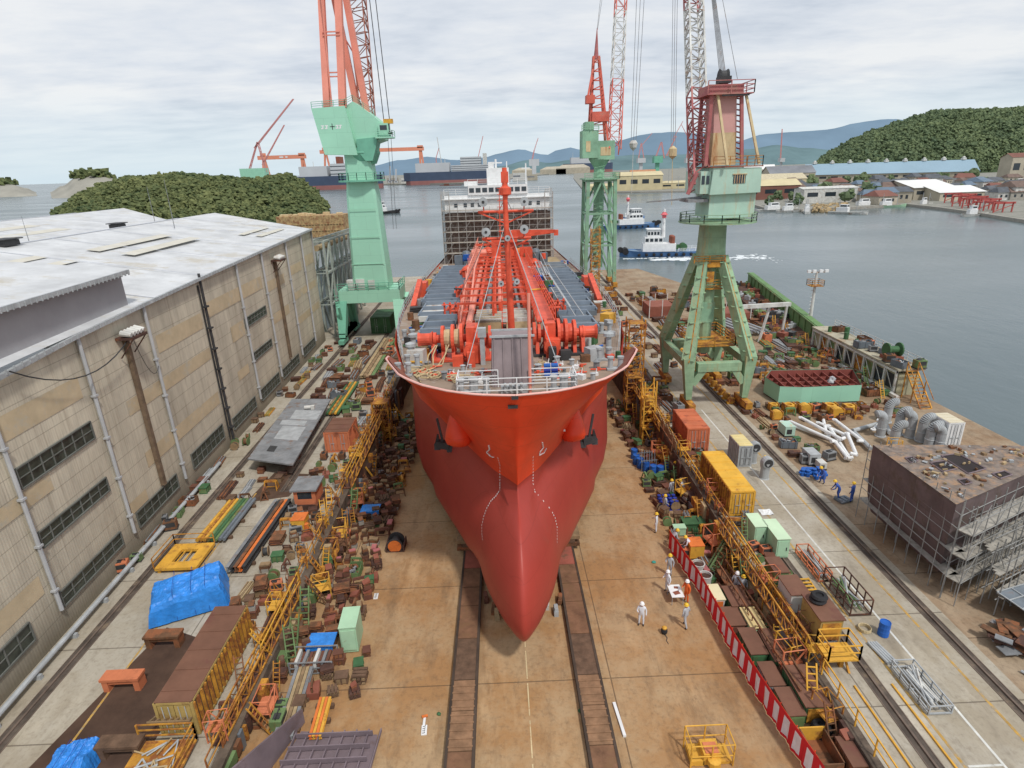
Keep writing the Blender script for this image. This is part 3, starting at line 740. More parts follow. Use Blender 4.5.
# bow pulpit railing and little fittings
mb = MB(); railing(mb, [(-3.2,32.2,DH),(-3.2,30.2,DH),(3.5,30.2,DH),(3.5,32.2,DH)]); railing(mb, [(-3.2,31.9,DH),(-.9,31.9,DH)]); railing(mb, [(.9,31.9,DH),(3.5,31.9,DH)])
mb.build('bow_railing', white, ship)
for sg in (-1, 1):
    pts = [(sg*(hull_b(y, 13.5)-.25), y, 13.5) for y in (37.4, 40, 44, 50, 58, 68, 80, 95)]
    mb = MB(); railing(mb, pts, 1.0, r=.022); mb.build('side_railing', galv, ship)
# mauve cover box in the middle of the fore deck
mb = MB()
vs = [(-1.25,31.9,DH),(1.2,31.9,DH),(1.35,34.2,DH),(-1.35,34.2,DH),(-1.15,32.3,16.3),(1.15,32.3,16.3),(1.2,34,16.3),(-1.2,34,16.3)]
mb.add(vs, [(3,2,1,0),(4,5,6,7),(0,1,5,4),(1,2,6,5),(2,3,7,6),(3,0,4,7)])
for i in range(5): x = -1.1+i*.55; mb.beam((x,31.86,DH),(x*.95,32.26,16.3),.06)
mb.beam((-1.3,32.25,16.35),(1.3,32.25,16.35),.12,m=1); mb.beam((-1.25,34,16.35),(1.25,34,16.35),.12,m=1)
mb.build('vent_housing', [mauvel, galv], ship)
mb = MB(); mb.box(-1.9, 37, 15.6, .55, .5, .6); mb.box(-1.9, 37, 14.3, .3, .3, 2.0); mb.build('deck_locker', galv, ship)
mb = MB(); mb.tube((.9,30.6,DH),(.95,30.9,19.),.09); mb.build('jackstaff', pinkpaint, ship)
mb = MB(); mb.box(0, 30.8, DH+.25, 1.5, .6, .4); 
for x in (-.5,-.2,.1,.4): mb.tube((x,30.4,DH+.2),(x,30.4,DH+.7),.08)
mb.build('roller_fairlead', galv, ship)
for x in (-2.7,-1.9,2.6,3.1,-6.6,6.2,-6.9,6.5,-8.0,7.7):
    y = 31 if abs(x) < 4 else (37 if abs(x) < 7 else 45)
    y = {-6.9:35.0, 6.5:34.6}.get(x, y)
    mb = MB(); mb.box(x, y, DH+.08, 1.1, .55, .12)
    for s2 in (-.32, .32): mb.lathe((x+s2, y, DH+.12), [(.17,0),(.17,.6),(.22,.62),(.22,.75),(.0,.76)], 10)
    mb.build('mooring_bitt', galv, ship)
for x, y, z, h in ((-6.9,38.6,DH,1.0),(6.7,38.2,DH,1.3),(-7.2,42,DH,.9)):
    mb = MB(); mb.lathe((x,y,z),[(.2,0),(.2,h),(.36,h+.05),(.36,h+.25),(.1,h+.35)],12)
    mb.build('mushroom_vent', galv, ship, smooth=False)
mb = MB()
for i in range(3):
    for j in range(2): mb.tube((1.9+j*.45, 33.4+i*.05, DH+.2+ i*.27),(2.3+j*.45,33.4+i*.05,DH+.2+i*.27),.15,n=10,m=i%2)
mb.build('fender_stack', [blue, blued], ship)
# windlasses
def windlass(x0, x1, y, sg, ropes):
    z = DH+1.45
    mb = MB(); mb.tube((x0,y,z),(x1,y,z),.28,n=14)
    a, b = (x0, x1) if sg > 0 else (x0, x1)
    L_ = x1-x0
    pos = [0.07,.2,.36,.5,.62,.74,.86,.95]
    rad = [.45,.9,.98,1.02,.7,1.02,.65,.8]
    for p, r_ in zip(pos, rad):
        u = p if sg < 0 else 1-p
        xx = x0+L_*u; mb.lathe((xx,y,z),[(.2,-.1),(r_,-.1),(r_,.1),(.2,.1)],22,axis='x')
    xx = x0-.35 if sg < 0 else x1+.35
    mb.lathe((xx,y,z),[(.1,-.5),(.5,-.5),(.42,-.3),(.42,.3),(.55,.5),(.1,.5)],16,axis='x')
    ob = mb.build('windlass', redsh, ship, smooth=False)
    mb = MB()
    for p in (.28,.43):
        u = p if sg < 0 else 1-p; mb.lathe((x0+L_*u,y,z),[(.2,-.28),(.62,-.28),(.66,0),(.62,.28),(.2,.28)],16,axis='x')
    mb.build('rope_drum', ropem if ropes else redsh, ob)
    mb = MB()
    for u in (.04,.2,.36,.5,.63,.75,.9):
        uu = u if sg < 0 else 1-u; xx = x0+L_*uu
        mb.add([(xx-.12,y-.8,DH),(xx+.12,y-.8,DH),(xx+.12,y+.8,DH),(xx-.12,y+.8,DH),(xx-.12,y-.25,z),(xx+.12,y-.25,z),(xx+.12,y+.25,z),(xx-.12,y+.25,z)],
               [(3,2,1,0),(4,5,6,7),(0,1,5,4),(1,2,6,5),(2,3,7,6),(3,0,4,7)])
    gx_ = x0+L_*(.66 if sg < 0 else .34)
    mb.box(gx_, y+.1, z+.1, .7, 1.7, 1.5); mb.box(gx_+.1, y-1.2, DH+.7, .9, .9, 1.3); mb.tube((gx_-.1,y-1.9,DH+.9),(gx_-.1,y-1.1,DH+.9),.42,n=14)
    mb.build('windlass_frame', redsh, ob)
    mb = MB(); mb.box(gx_, y-2.2, DH+.5, .5, .5, 1.0); mb.box(gx_+ (-.9 if sg<0 else .9), y-1.9, DH+.35, .7,.5,.7); mb.box(x0+L_*.5, y, DH+.1, L_*.95, 2.0, .15); mb.build('windlass_seat', darkst if sg>0 else redsh, ob)
windlass(-5.5, -1.2, 38.8, -1, True)
windlass(1.5, 5.2, 39.3, 1, False)
mb = MB()
rr = random.Random(9)
for (xs, ys) in ((-5.0,38),(-4.2,38),(-4.4,38),(-5.1,38)):
    p = Vector((xs, ys, DH+1.2)); pts = [p]; dx = rr.uniform(-.9,-.2)
    for k in range(8):
        p = p+Vector((dx*.3+rr.uniform(-.3,.3), -.55+rr.uniform(-.2,.2), 0)); p.x = max(p.x, -hull_b(p.y, DH)+.5); p.z = DH+.08 if k > 0 else DH+.7; pts.append(p.copy())
    mb.path(pts, .04)
for c in ((-5.0,34.3),(-3.2,33.5),(-6,35.5)):
    for k in range(5):
        pts = []
        ox, oy = rr.uniform(-.4,.4), rr.uniform(-.3,.3); rx_, ry_ = rr.uniform(.25,.6), rr.uniform(.3,.6)
        for i in range(13): t = 2*PI*i/12; pts.append((c[0]+ox+rx_*math.cos(t), c[1]+oy+ry_*math.sin(t), DH+.07+k*.05))
        mb.path(pts, .035, n=5)
mb.build('mooring_rope', ropem, ship)
# fore mast with a cross tree and floodlights
mb = MB(); mb.tube((.15,41,DH),(-.02,41,23.9),.27,.17,n=14); mb.tube((0,41,23.9),(0,41,24.6),.18,n=12); mb.lathe((0,41,24.5),[(.2,-.4),(.42,-.3),(.42,.1),(.2,.25)],10); mb.tube((0,41,24.7),(0,41,25.9),.2,.16,n=10); mb.box(0,41,25.3,.5,.35,.7)
for zc, w_ in ((21.3, 1.7), (23.1, 1.9)):
    mb.tube((-w_,41,zc),(w_,41,zc),.09); mb.beam((-w_,41,zc-.02),(0,41,zc-.8),.1); mb.beam((w_,41,zc-.02),(0,41,zc-.8),.1)
mast = mb.build('foremast', redsh, ship, smooth=False)
mb = MB()
for i in range(28): mb.beam((-.55,41-.45,DH+.4+i*.4),(-.2,41-.45,DH+.4+i*.4),.04)
mb.beam((-.55,40.55,DH),(-.4,40.6,24.5),.05); mb.build('mast_ladder', redsh, mast)
for x, z in ((-1.5,23.75),(1.25,23.7),(-1.4,21.8),(1.2,21.9),(0.05,21.35),(-.5,18.3),(.6,18.4)):
    s = .30 if z > 21.5 else .2
    mb = MB(); mb.lathe((x,40.3,z),[(.1,.35),(s*.6,.3),(s,-.1),(s,-.2),(s*.8,-.2)],18,axis='y'); 
    fl_ = mb.build('floodlight', galv, mast)
    mb = MB(); mb.lathe((x,40.08,z),[(.01,.0),(s*.32,.0),(s*.32,.03),(.01,.03)],16,axis='y'); mb.build('lens', darkst, fl_)
    mb = MB(); mb.beam((x,40.6,z),(x,41,z-.55 if abs(x)>1 else z),.08); mb.build('light_bracket', redsh, fl_)
# stays and catwalk / cargo pipes
mb = MB()
for x in (-.9,.9): mb.tube((x*.2,41,22),(x*3.3,34,DH+.2),.03,n=5)
mb.tube((0,41,24),(-5.5,52,DH),.03,n=5); mb.tube((0,41,24),(5.5,52,DH),.03,n=5)
mb.build('mast_stay', galv, mast)
mb = MB()   # catwalk on the starboard side of the pipes: solid red deck on legs
cy0, cy1 = 37.6, 96
mb.bb(1.9,3.2,cy0+2,cy1,15.6,15.7)
for y in range(40, 96, 5):
    for x in (2.0,3.1): mb.beam((x,y,DH),(x,y,15.6),.12)
    mb.beam((2.0,y,DH),(3.1,y,15.6),.08)
cw = mb.build('catwalk', redsh, ship)
mb = MB(); railing(mb, [(1.9,cy0+2,15.7),(1.9,cy1,15.7)]); railing(mb, [(3.2,cy0+2,15.7),(3.2,cy1,15.7)]); mb.build('catwalk_railing', redsh, cw)
mb = MB(); rr = random.Random(12)
for i, x in enumerate((-3.6,-3.0,-2.3,-1.7,-1.1,-.6,1.0,1.5)):
    z = DH+1.3+ (i%3)*.5; y0 = (40 if i < 2 else 47)+rr.uniform(0,3)
    mb.tube((x,y0,z),(x,98,z),.16+.08*(i%2),n=8,m=(0,1,0,2,0,1,2,0)[i])
    mb.tube((x,y0,z),(x,y0,DH),.18,n=8)
for y in range(46, 98, 4):
    mb.beam((-4.0,y,DH+1.1),(1.8,y,DH+1.1),.2); mb.beam((-4.0,y,DH+2.6),(1.8,y,DH+2.6),.16)
    for x in (-4.0,-1.2,1.7): mb.beam((x,y,DH),(x,y,DH+2.7),.18)
    if y % 8 < 4: mb.tube((-4.9,y,DH+1.3),(4.6,y,DH+1.3),.11)
mb.build('cargo_pipe', [redsh, pinkpaint, greyst], ship)
mb = MB()   # port frame: gantry of two raised rails
for x in (-3.9,-3.2): mb.beam((x,39.6,DH+.4),(x,62,DH+3.6),.16); mb.beam((x,62,DH+3.6),(x,98,DH+3.6),.16)
for y in range(42, 98, 3):
    z = min(DH+3.6, DH+.4+(y-39.6)*.143); mb.beam((-3.9,y,z),(-3.2,y,z),.1); mb.beam((-3.9,y,z),(-3.9,y,z+1),.06); mb.beam((-3.9,y,DH),(-3.9,y,z),.12)
mb.beam((-3.9,45,DH+2.2),(-3.9,98,DH+4.6),.07)
mb.build('pipe_gantry', pinkpaint, ship)
for (x, y, s) in ((-4.6,62,1),(-4.8,78,1.2),(-3.4,90,1.3),(4.6,66,1),(4.4,84,1.2),(0,70,1),(-1,86,1.4),(2.8,98,1.4),(-2.4,98,1.6),(4.6,52,.8),(-5.0,52,.8)):
    mb = MB(); mb.lathe((x,y,DH),[(.8*s,0),(.8*s,1.3*s),(.5*s,1.7*s),(.12*s,1.9*s)],12); mb.tube((x-.9*s,y,DH+1.1*s),(x+.9*s,y,DH+1.1*s),.25*s); mb.box(x+.5*s,y-.8*s,DH+.6,.6*s,.6*s,1.2)
    for k in range(3): mb.tube((x-.6+.5*k,y-.9,DH),(x-.6+.5*k,y-.9,DH+1.9),.09); mb.lathe((x-.6+.5*k,y-.9,DH+1.7),[(.0,-.03),(.25,-.03),(.25,.03),(.0,.03)],8)
    mb.build('tank_dome', redsh, ship)
mb = MB(); mb.bb(-2.6,-.6,44.5,49,DH,DH+1.5); mb.bb(-.2,1.5,44.5,49,DH,DH+1.3,1)
for k in range(5): mb.bb(-2.65,1.55,44.5+k,44.62+k,DH+1.3,DH+1.6,2)
mb.build('manifold_cover', [tanst, ropem, whited], ship)
# tank-top panels with transverse stiffeners
for sg in (-1, 1):
    for k, (y0, y1) in enumerate(((43.5,50.2),(50.8,57.5),(58.2,65),(65.8,73),(73.8,81),(82,90))):
        xo = min(hull_b(y0, 13.4), 11)-1.9; xi = 4.4
        if sg > 0 and k == 5: mt = tanst
        elif sg < 0 and k == 1: mt = whited
        else: mt = bluegrey
        mb = MB(); a, c = sorted((sg*xi, sg*xo)); mb.bb(a, c, y0, y1, DH+.3, DH+.75)
        n = 3
        for i in range(n): y = y0+.5+(y1-y0-1)*i/(n-1); mb.bb(a, c, y-.12, y+.12, DH+.75, DH+1.1, 1)
        mb.beam((sg*xo, y0, DH+.9),(sg*xo, y1, DH+.9),.12,m=1)
        mb.build('deck_panel', [mt, mk('panel_stiffener',(.20,.245,.30),.6,var=.2)], ship)
# side clutter: cable, hoses, gratings, crates on deck
rr = random.Random(21)
cm = [galv, greyst, rusty, whited, redsh, green, wood, blue, yellow, darkst]
for i in range(150):
    sg = rr.choice((-1,1)); y = rr.uniform(40, 96); bmax = hull_b(y,13.4)-.7
    x = sg*rr.uniform(min(9.2, bmax-1.2), bmax); 
    if i > 55: x = sg*rr.uniform(4.2, 7.5); y = rr.uniform(36.5, 43)
    if i > 78: x = rr.uniform(-6.5,6.5); y = rr.uniform(80, 102)
    if i > 120: x = rr.choice((-1,1))*rr.uniform(2.6,4.6); y = rr.uniform(44,90)
    s = rr.uniform(.25,.9); mb = MB()
    z = DH+ (0 if i <= 78 else rr.uniform(0,2.5))
    if i % 4 == 0: mb.tube((x-s,y,z+.15),(x+s,y+rr.uniform(-1,1),z+.15),.08)
    elif i % 4 == 1: mb.lathe((x,y,z),[(s*.4,0),(s*.4,s),(0,s+.02)],8)
    elif i % 4 == 2: mb.box(x,y,z+s/2,s,s*1.3,s,rr.uniform(0,3))
    else:
        for k in range(3): mb.box(x,y,z+.1+.2*k,s*1.5,s,.12,rr.uniform(-.2,.2))
    mb.build('deck_fitting', cm[rr.randrange(len(cm))], ship)
rr = random.Random(41)
for i in range(64):
    sg = rr.choice((-1,1)); x = sg*rr.uniform(1.5, 6.0); y = rr.uniform(32.2, 36.6)
    if abs(x) > hull_b(y, DH)-.6: continue
    s = rr.uniform(.12,.4); mb = MB()
    if i % 3 == 0: mb.lathe((x,y,DH),[(s*.5,0),(s*.5,s*1.2),(s*.7,s*1.25),(0,s*1.5)],8)
    elif i % 3 == 1: mb.box(x,y,DH+s*.4,s*1.4,s,s*.8,rr.uniform(0,3)); mb.tube((x,y,DH),(x+.1,y,DH+s*1.8),.03)
    else: mb.tube((x-s*1.6,y,DH+.08),(x+s*1.4,y+rr.uniform(-.5,.5),DH+.1),.05); mb.box(x,y,DH+.1,.2,.2,.2)
    mb.build('deck_fitting', [galv, white, redsh, greyst, tanst, redsh][i%6], ship)
for sg in (-1,1):
    mb = MB(); mb.beam((sg*9.4,58,DH+.2),(sg*9.6,66,DH+1.8),.5,.8); mb.box(sg*9.5,68,DH+.8,.9,2.2,1.6); mb.build('hose_davit', redsh, ship)
mb = MB()
for x0, y0, z0, x1, y1, z1 in ((5.6,47,DH,3.9,62,16.2),(4.8,66,DH+.2,3.9,74,16.2)):
    for o_ in (0,.7): mb.beam((x0+o_,y0,z0),(x1+o_,y1,z1),.12); mb.beam((x0+o_,y0,z0+1),(x1+o_,y1,z1+1),.06)
    for i in range(14): t = i/13; mb.beam((x0+(x1-x0)*t,y0+(y1-y0)*t,z0+(z1-z0)*t),(x0+.7+(x1-x0)*t,y0+(y1-y0)*t,z0+(z1-z0)*t),.07)
mb.build('access_stairs', galv, ship)
# midship hose crane: red post, tapering boom to starboard
mb = MB(); mb.tube((1.2,88,DH),(1.2,88,18),.6,.55,n=14); mb.box(1.2,87.8,18.6,1.8,2.0,1.6); mb.box(-1.0,88,17,1.3,1.8,2.4)
mb.beam((1.5,87.5,18.9),(7.6,86,19.2),.6,1.2,w2=.3,h2=.45); mb.box(7.7,86,19.0,.6,.4,.8)
mb.box(3.4,87.6,16,1.8,1.4,2.0); mb.beam((-4,88,17.5),(4,88,17.5),.3)
mb.build('hose_crane', redsh, ship)
for sg, x in ((-1,-5.6),(1,5.0)):
    mb = MB(); mb.lathe((x,91,DH),[(.7,0),(.7,2.6),(.5,3.0),(.1,3.1)],12); mb.box(x+sg*1.2,91,DH+1.2,1.2,1.4,2.4); mb.build('vent_post', bluegrey, ship)
    mb = MB(); mb.lathe((x-sg*1.9,92,DH+2.4),[(.05,-1.3),(.7,-1.1),(.8,0),(.7,1.1),(.05,1.3)],12,axis='x'); mb.build('lifeboat_tank', orange if sg>0 else pinkpaint, ship)
mb = MB()
mb.bb(2.5,9.0,92,100,DH+.05,DH+.8); mb.build('after_deck_boards', tanst, ship)

# ------------- accommodation wrapped in staging
AY = 104.; XC = -.6; W2 = 8.9
acc = MB(); acc.bb(XC-W2+.3,XC+W2-.3,AY,AY+16,DH,21.8,0); acc.bb(XC-W2,XC+W2,AY-.3,AY+16,21.8,24.6,1); acc.bb(XC-4.8,XC+5.2,AY-.6,AY+12,24.6,26.1,1); acc.bb(XC-1.6,XC+2.2,AY+2,AY+8,26.1,28.9,1); acc.bb(XC-W2-.5,XC+W2+.5,AY-.8,AY+3,23.9,24.05,1)
ao = acc.build('accommodation_block', [brownred, white], ship)
mb = MB()
for x in [-7,-5.4,-4.2,-3,4.4,5.6,7]: mb.bb(XC+x-.28,XC+x+.28,AY-.36,AY-.303,22.7,23.3)
for i in range(9): x = XC-4.2+i*1.1; mb.bb(x-.4,x+.4,AY-.66,AY-.603,25.0,25.7)
for z in (15,17,19):
    for i in range(8): x = XC-7.6+i*2.1; mb.bb(x-.3,x+.3,AY-.06,AY-.003,z,z+.7)
mb.build('window', glassd, ao)
mb = MB(); rr = random.Random(4); SX = W2+.45
for y in (AY-1.0, AY-2.0):
    for i in range(15): x = XC-SX+i*SX/7; mb.beam((x,y,DH),(x,y,(24.6 if i in (0,1,13,14) else 21.9)+rr.uniform(0,.9)),.07)
    for z in [DH+1.75*k for k in range(1,6)]: mb.beam((XC-SX,y,z),(XC+SX,y,z),.08); mb.beam((XC-SX,y,z+.85),(XC+SX,y,z+.85),.05)
for i in range(6):
    x = XC-SX+.4+i*3.0
    for k in range(4): mb.beam((x,AY-2.05,DH+1.75*k),(x+1.3,AY-2.05,DH+1.75*(k+1)),.06)
for x in (XC-SX, XC+SX):
    for yy in range(0,16,2): mb.beam((x,AY+yy,DH),(x,AY+yy,25.4),.08)
    for z in [DH+1.75*k for k in range(1,7)]: mb.beam((x,AY-2,z),(x,AY+16,z),.08)
mb.build('staging_poles', mk('staging_steel',(.36,.34,.32),.7,var=.2), ship)
mb = MB()
for k in range(1,6):
    z = DH+1.75*k; mb.bb(XC-SX,XC+SX,AY-2,AY-1,z,z+.12)
for k in range(1,6):
    z = DH+1.75*k
    for s in (-1,1): mb.bb(*sorted((XC+s*SX,XC+s*(SX-.5))),AY-2,AY+16,z,z+.1)
mb.build('staging_boards', mk('staging_planks', (.46,.42,.36), .8, var=.3, scale=.6), ship)
mb = MB(); mb.bb(XC-W2-.1,XC+W2+.1,AY-.7,AY-.65,DH+.6,21.7)
mb.build('staging_net', mk('brown_staging_net', (.19,.135,.115), .9, var=.5, scale=1.6, rust=.5, rustcol=(.30,.25,.22), rscale=1.4), ship)
mb = MB()
mb.tube((XC,AY+4,28.9),(XC,AY+4,30.4),.18); mb.box(XC,AY+4,29.8,2.2,.2,.2); mb.tube((XC+5.2,AY+4,24),(XC+5.2,AY+4,29.6),.12); mb.beam((XC+4.5,AY+4,28.8),(XC+5.9,AY+4,28.8),.15)
mb.box(XC-.8,AY+3,29.3,1.0,1.0,1.2); mb.bb(XC-5.6,XC-3.4,AY+3,AY+6,26.1,26.9); mb.tube((XC+1.9,AY+4,28.9),(XC+1.9,AY+4,30),.1)
railing(mb, [(XC-4.8,AY-.5,26.1),(XC+5.2,AY-.5,26.1)], 1.0, r=.03); railing(mb, [(XC-W2,AY-.3,24.6),(XC-4.9,AY-.3,24.6)],1.0,r=.03); railing(mb, [(XC+5.3,AY-.3,24.6),(XC+W2,AY-.3,24.6)],1.0,r=.03)
mb.build('radar_mast', white, ship)
# cribbing under the hull and keel blocks near the bulb, and poppets on the ways
for sg, xs in ((-1,-2.75),(1,3.95)):
    cr = MB()
    for i in range(10):
        y = 38+i*3.2; 
        for k in range(3): cr.box(xs, y, fl(y)+.55+k*.3, 1.7 if k%2 else 2.4, 2.2, .27, m=(i+k)%3)
    cradle = cr.build('launch_cradle', [rusty, woodd, wood])
    tag(cradle, 'stacked rusty cradle timbers packed between the hull and the %s launching way' % ('left' if sg < 0 else 'right'), 'launch cradle')
# ================================================================ CRANES
def lattice(mb, p, q, w0, w1, n, r=.12, m=0, m2=None, rl=None):
    """square lattice boom from p to q"""
    m2 = m if m2 is None else m2; rl = rl or r*1.5
    p, q = Vector(p), Vector(q); d = (q-p).normalized(); a = d.cross(Vector((0,1,0))).normalized(); b = d.cross(a)
    def c(i, t): 
        w_ = w0+(w1-w0)*t; s = ((-1,-1),(1,-1),(1,1),(-1,1))[i]; return p.lerp(q, t)+a*s[0]*w_/2+b*s[1]*w_/2
    for k in range(n):
        t0, t1 = k/n, (k+1)/n; mm = m if (k*3//n) % 2 == 0 else m2
        for i in range(4):
            mb.beam(c(i,t0), c(i,t1), rl, m=mm); j = (i+1)%4
            mb.beam(c(i,t1), c(j,t1), r, m=mm); mb.beam(c(i,t0), c(j,t1), r, m=mm) if k%2 else mb.beam(c(j,t0), c(i,t1), r, m=mm)
def rig(root_px=None): pass
# --- 1: mint crane, left
X, Y = -19.9, 93.
c1 = thing('dockside_crane', 'mint green tower crane with pink-red jib legs beside the workshop', 'crane', (X, Y, 0))
mb = MB()
def loft(mb, secs, m=0):
    vs = []; n = len(secs[0])
    for s in secs: vs += s
    fs = [(i*n+j, i*n+(j+1)%n, (i+1)*n+(j+1)%n, (i+1)*n+j) for i in range(len(secs)-1) for j in range(n)]
    fs += [tuple(range(n))[::-1], tuple(range((len(secs)-1)*n, len(secs)*n))]
    mb.add(vs, fs, m)
def sec(x, y, z, hx, hy, ch=.35):
    return [(x-hx+ch,y-hy,z),(x+hx-ch,y-hy,z),(x+hx,y-hy+ch,z),(x+hx,y+hy-ch,z),(x+hx-ch,y+hy,z),(x-hx+ch,y+hy,z),(x-hx,y+hy-ch,z),(x-hx,y-hy+ch,z)]
loft(mb, [sec(X,Y,7.6,2.75,2.4), sec(X,Y,9.5,2.65,2.4), sec(X,Y,22,2.15,2.1), sec(X,Y,24.5,1.9,1.9), sec(X,Y,27.6,1.85,1.85)])
for z in (12,16,20): mb.bb(X-2.62+.05*(z-10),X+2.62-.05*(z-10),Y-2.45,Y-2.38,z,z+.06)
mb.build('tower_column', mint, c1)
mb = MB()   # portal: box girder and four legs
mb.bb(X-5,X+4.4,Y-2.8,Y+2.8,6.2,8.0)
mb.bb(X-5,X+4.4,Y-2.8,Y+2.8,8.0,8.12)
mb.build('portal_girder', mint, c1)
for sx, xx in ((-1,-24.6),(1,-18.9+3.2)):
    for sy in (-1,1):
        mb = MB(); x1 = xx+ (0 if sx<0 else -.1)
        mb.beam((x1, Y+sy*2.2, 6.3),(x1 + (0 if sx<0 else 0), Y+sy*4.3, 1.1),1.7,1.5,w2=.95,h2=1.0)
        mb.build('leg', mint if sx>0 else mintd, c1)
        mb = MB(); yb_ = Y+sy*4.3; mb.box(x1,yb_,.75,.8,3.0,.6)
        for k in (-1,1): mb.lathe((x1,yb_+k*.9,.45),[(.1,-.15),(.38,-.15),(.38,.15),(.1,.15)],12,axis='x',m=1)
        mb.build('bogie', [mintd, darkst], c1)
mb = MB()
for sy in (-1,1): mb.bb(-25.1,-24.1,Y-4.6,Y+4.6,1.2,1.9)
mb.bb(X+3.7,X+4.6,Y-4.6,Y+4.6,1.2,1.9)
for y in (Y-3,Y,Y+3): mb.beam((-24.6,y,2),(-24.6,y-1.5,6),.3)
mb.build('sill_beam', mintd, c1)
mb = MB()
for k in range(14): mb.beam((X-5.5,Y-3.0-k*.02,1+k*.5),(X-4.9,Y-3.0,1+k*.5),.08)
for sx in (-5.5,-4.9): mb.beam((X+sx,Y-3,.6),(X+sx,Y-3,8.5),.08)
railing(mb, [(X-5,Y-2.8,8.1),(X+4.4,Y-2.8,8.1),(X+4.4,Y+2.8,8.1)], 1.1, r=.05)
mb.build('access_ladder', mintd, c1)
mb = MB(); mb.box(X-3.1,Y-1.9,8.9,1.0,1.0,1.5); mb.box(X-1.5,Y-2.0,9.0,1.3,1.1,1.6); mb.box(X+.2,Y-2.4+.1,8.9,1,.4,1.4); mb.box(X-2.3,Y-2.0,8.7,.4,.8,1.0); mb.build('switchgear_cabinet', whited, c1)
mb = MB(); mb.lathe((X,Y,23.8),[(2.0,0),(3.4,0),(3.4,.25),(2.0,.25)],20)
pts = [(X+3.3*math.cos(2*PI*i/16),Y+3.3*math.sin(2*PI*i/16),24.05) for i in range(17)]
railing(mb, pts, 1.0, r=.04); mb.build('slewing_platform', mintd, c1)
# machinery house (leaning front face), counter and cab
mb = MB()
pl = [(-26.2,34.1),(-19.6,34.6),(-18.7,35.2),(-15.2,33.2),(-14.2,31.5),(-13.6,31.2),(-14.2,29.0),(-18.5,28.4),(-20.2,27.6),(-25.3,27.7)]
mb.extr([(x, Y-2.6, z) for x, z in [(-25.25,33.6),(-20.6,33.8),(-19.6,27.4),(-25.1+.9,27.6)]], (0,2.2,0))
mb.extr([(x, Y-1.9, z) for x, z in [(-20.65,33.8),(-19.6,34.4),(-17.0,32.5),(-15.6,31.3),(-15.9,29.4),(-19.7,28.3)]], (0,4.6,0))
mb.extr([(x, Y-.4, z) for x, z in [(-25.0,33.5),(-20.6,33.6),(-19.7,27.6),(-24,27.8)]], (0,3.2,0))
house = mb.build('machinery_house', mint, c1)
mb = MB(); mb.lathe((X+.7,Y,26.2),[(1.7,0),(2.0,.6),(2.4,1.5),(2.2,2.2)],18); mb.extr([(x,Y-2.3,z) for x,z in [(-19.6,29.5),(-16.6,29.7),(-17.0,28.2),(-17.6,26.6),(-18.6,26.6),(-19.6,28)]],(0,3,0))
mb.build('slewing_ring', mintd, c1)
mb = MB(); mb.box(-15.6,Y-1.6,30.6,1.4,1.7,1.7); mb.bb(-16.8,-14.4,Y-2.8,Y-.4,29.5,29.7); railing(mb,[(-16.8,Y-2.8,29.7),(-14.4,Y-2.8,29.7),(-14.4,Y-.4,29.7)],.8,r=.04); cab = mb.build('operator_cab', mint, c1)
mb = MB(); mb.bb(-16.1,-15.1,Y-2.47,Y-2.455,30.5,31.2); mb.bb(-14.895,-14.88,Y-2.2,Y-1,30.5,31.2); mb.build('window', glassd, cab)
mb = MB(); railing(mb, [(-25.2,Y-2.5,33.6),(-20.6,Y-2.5,33.8),(-19.6,Y-1.8,34.4),(-16.8,Y-1.8,32.4)], .8, r=.035); mb.build('roof_railing', mintd, house)
# maker's mark on the house: three-character white mark with a cross
mb = MB(); yy = Y-2.612; cx_, cz_ = -22.6, 31.2
mb.bb(cx_-.05-.35,cx_+.35-.05,yy,yy+.008,cz_-.05,cz_+.05,1); mb.bb(cx_-.1,cx_,yy-.003,yy+.005,cz_-.4,cz_+.4,1)
for dx in (-1.4,-.85,.65,1.05):
    mb.bb(cx_+dx-.22,cx_+dx+.22,yy,yy+.008,cz_+.08,cz_+.2); mb.bb(cx_+dx-.06,cx_+dx+.1,yy-.002,yy+.006,cz_-.25,cz_+.2); mb.bb(cx_+dx-.25,cx_+dx+.05,yy-.001,yy+.007,cz_-.28,cz_-.15)
mb.build('company_mark', [white, darkst], house)
# tie-leg frame and jib (pink red)
mb = MB()
T = 58
def leg(x0, y0, z0, x1, y1, z1, w_=1.1): mb.beam((x0,y0,z0),(x1,y1,z1),w_,w_,w2=w_*.9)
leg(-23.2,Y-2,33.5,-22.0,Y+1,T,.85); leg(-21.0,Y-2,33.6,-19.7,Y+1,T,.95); leg(-19.8,Y+2,33.4,-22.4,Y+2,T,.85); leg(-18.3,Y+1,32.5,-20.6,Y+2,T,.85)
for z, x0, x1 in ((37.6,-23,-20.8),(38.1,-23,-20.8),(42.6,-22.7,-20.4),(43,-22.7,-20.4)): mb.beam((x0,Y-1.4,z),(x1,Y-1.4,z),.16)
mb.beam((-20.0,Y+2,35),(-18.9,Y+1.6,39),.15); mb.beam((-19,Y+1.6,40),(-20.6,Y+2,43),.15)
mb.beam((-22.5,Y-2,33.5),(-22.0,Y-1,T),.15)
mb.build('jib_support_frame', pinkpaint, c1)
mb = MB(); lattice(mb, (-18.4,Y+2,31),(-22.3,Y+22,58), 1.6, 3.0, 14, r=.11); mb.build('jib', redfade, c1)
mb = MB()
for dx in (0,.5): mb.tube((-15.5+dx*1.6,Y-2,31.9),(-16.3+dx*1.6,Y,52),.06,n=5)
mb.build('hoist_rope', darkst, c1)
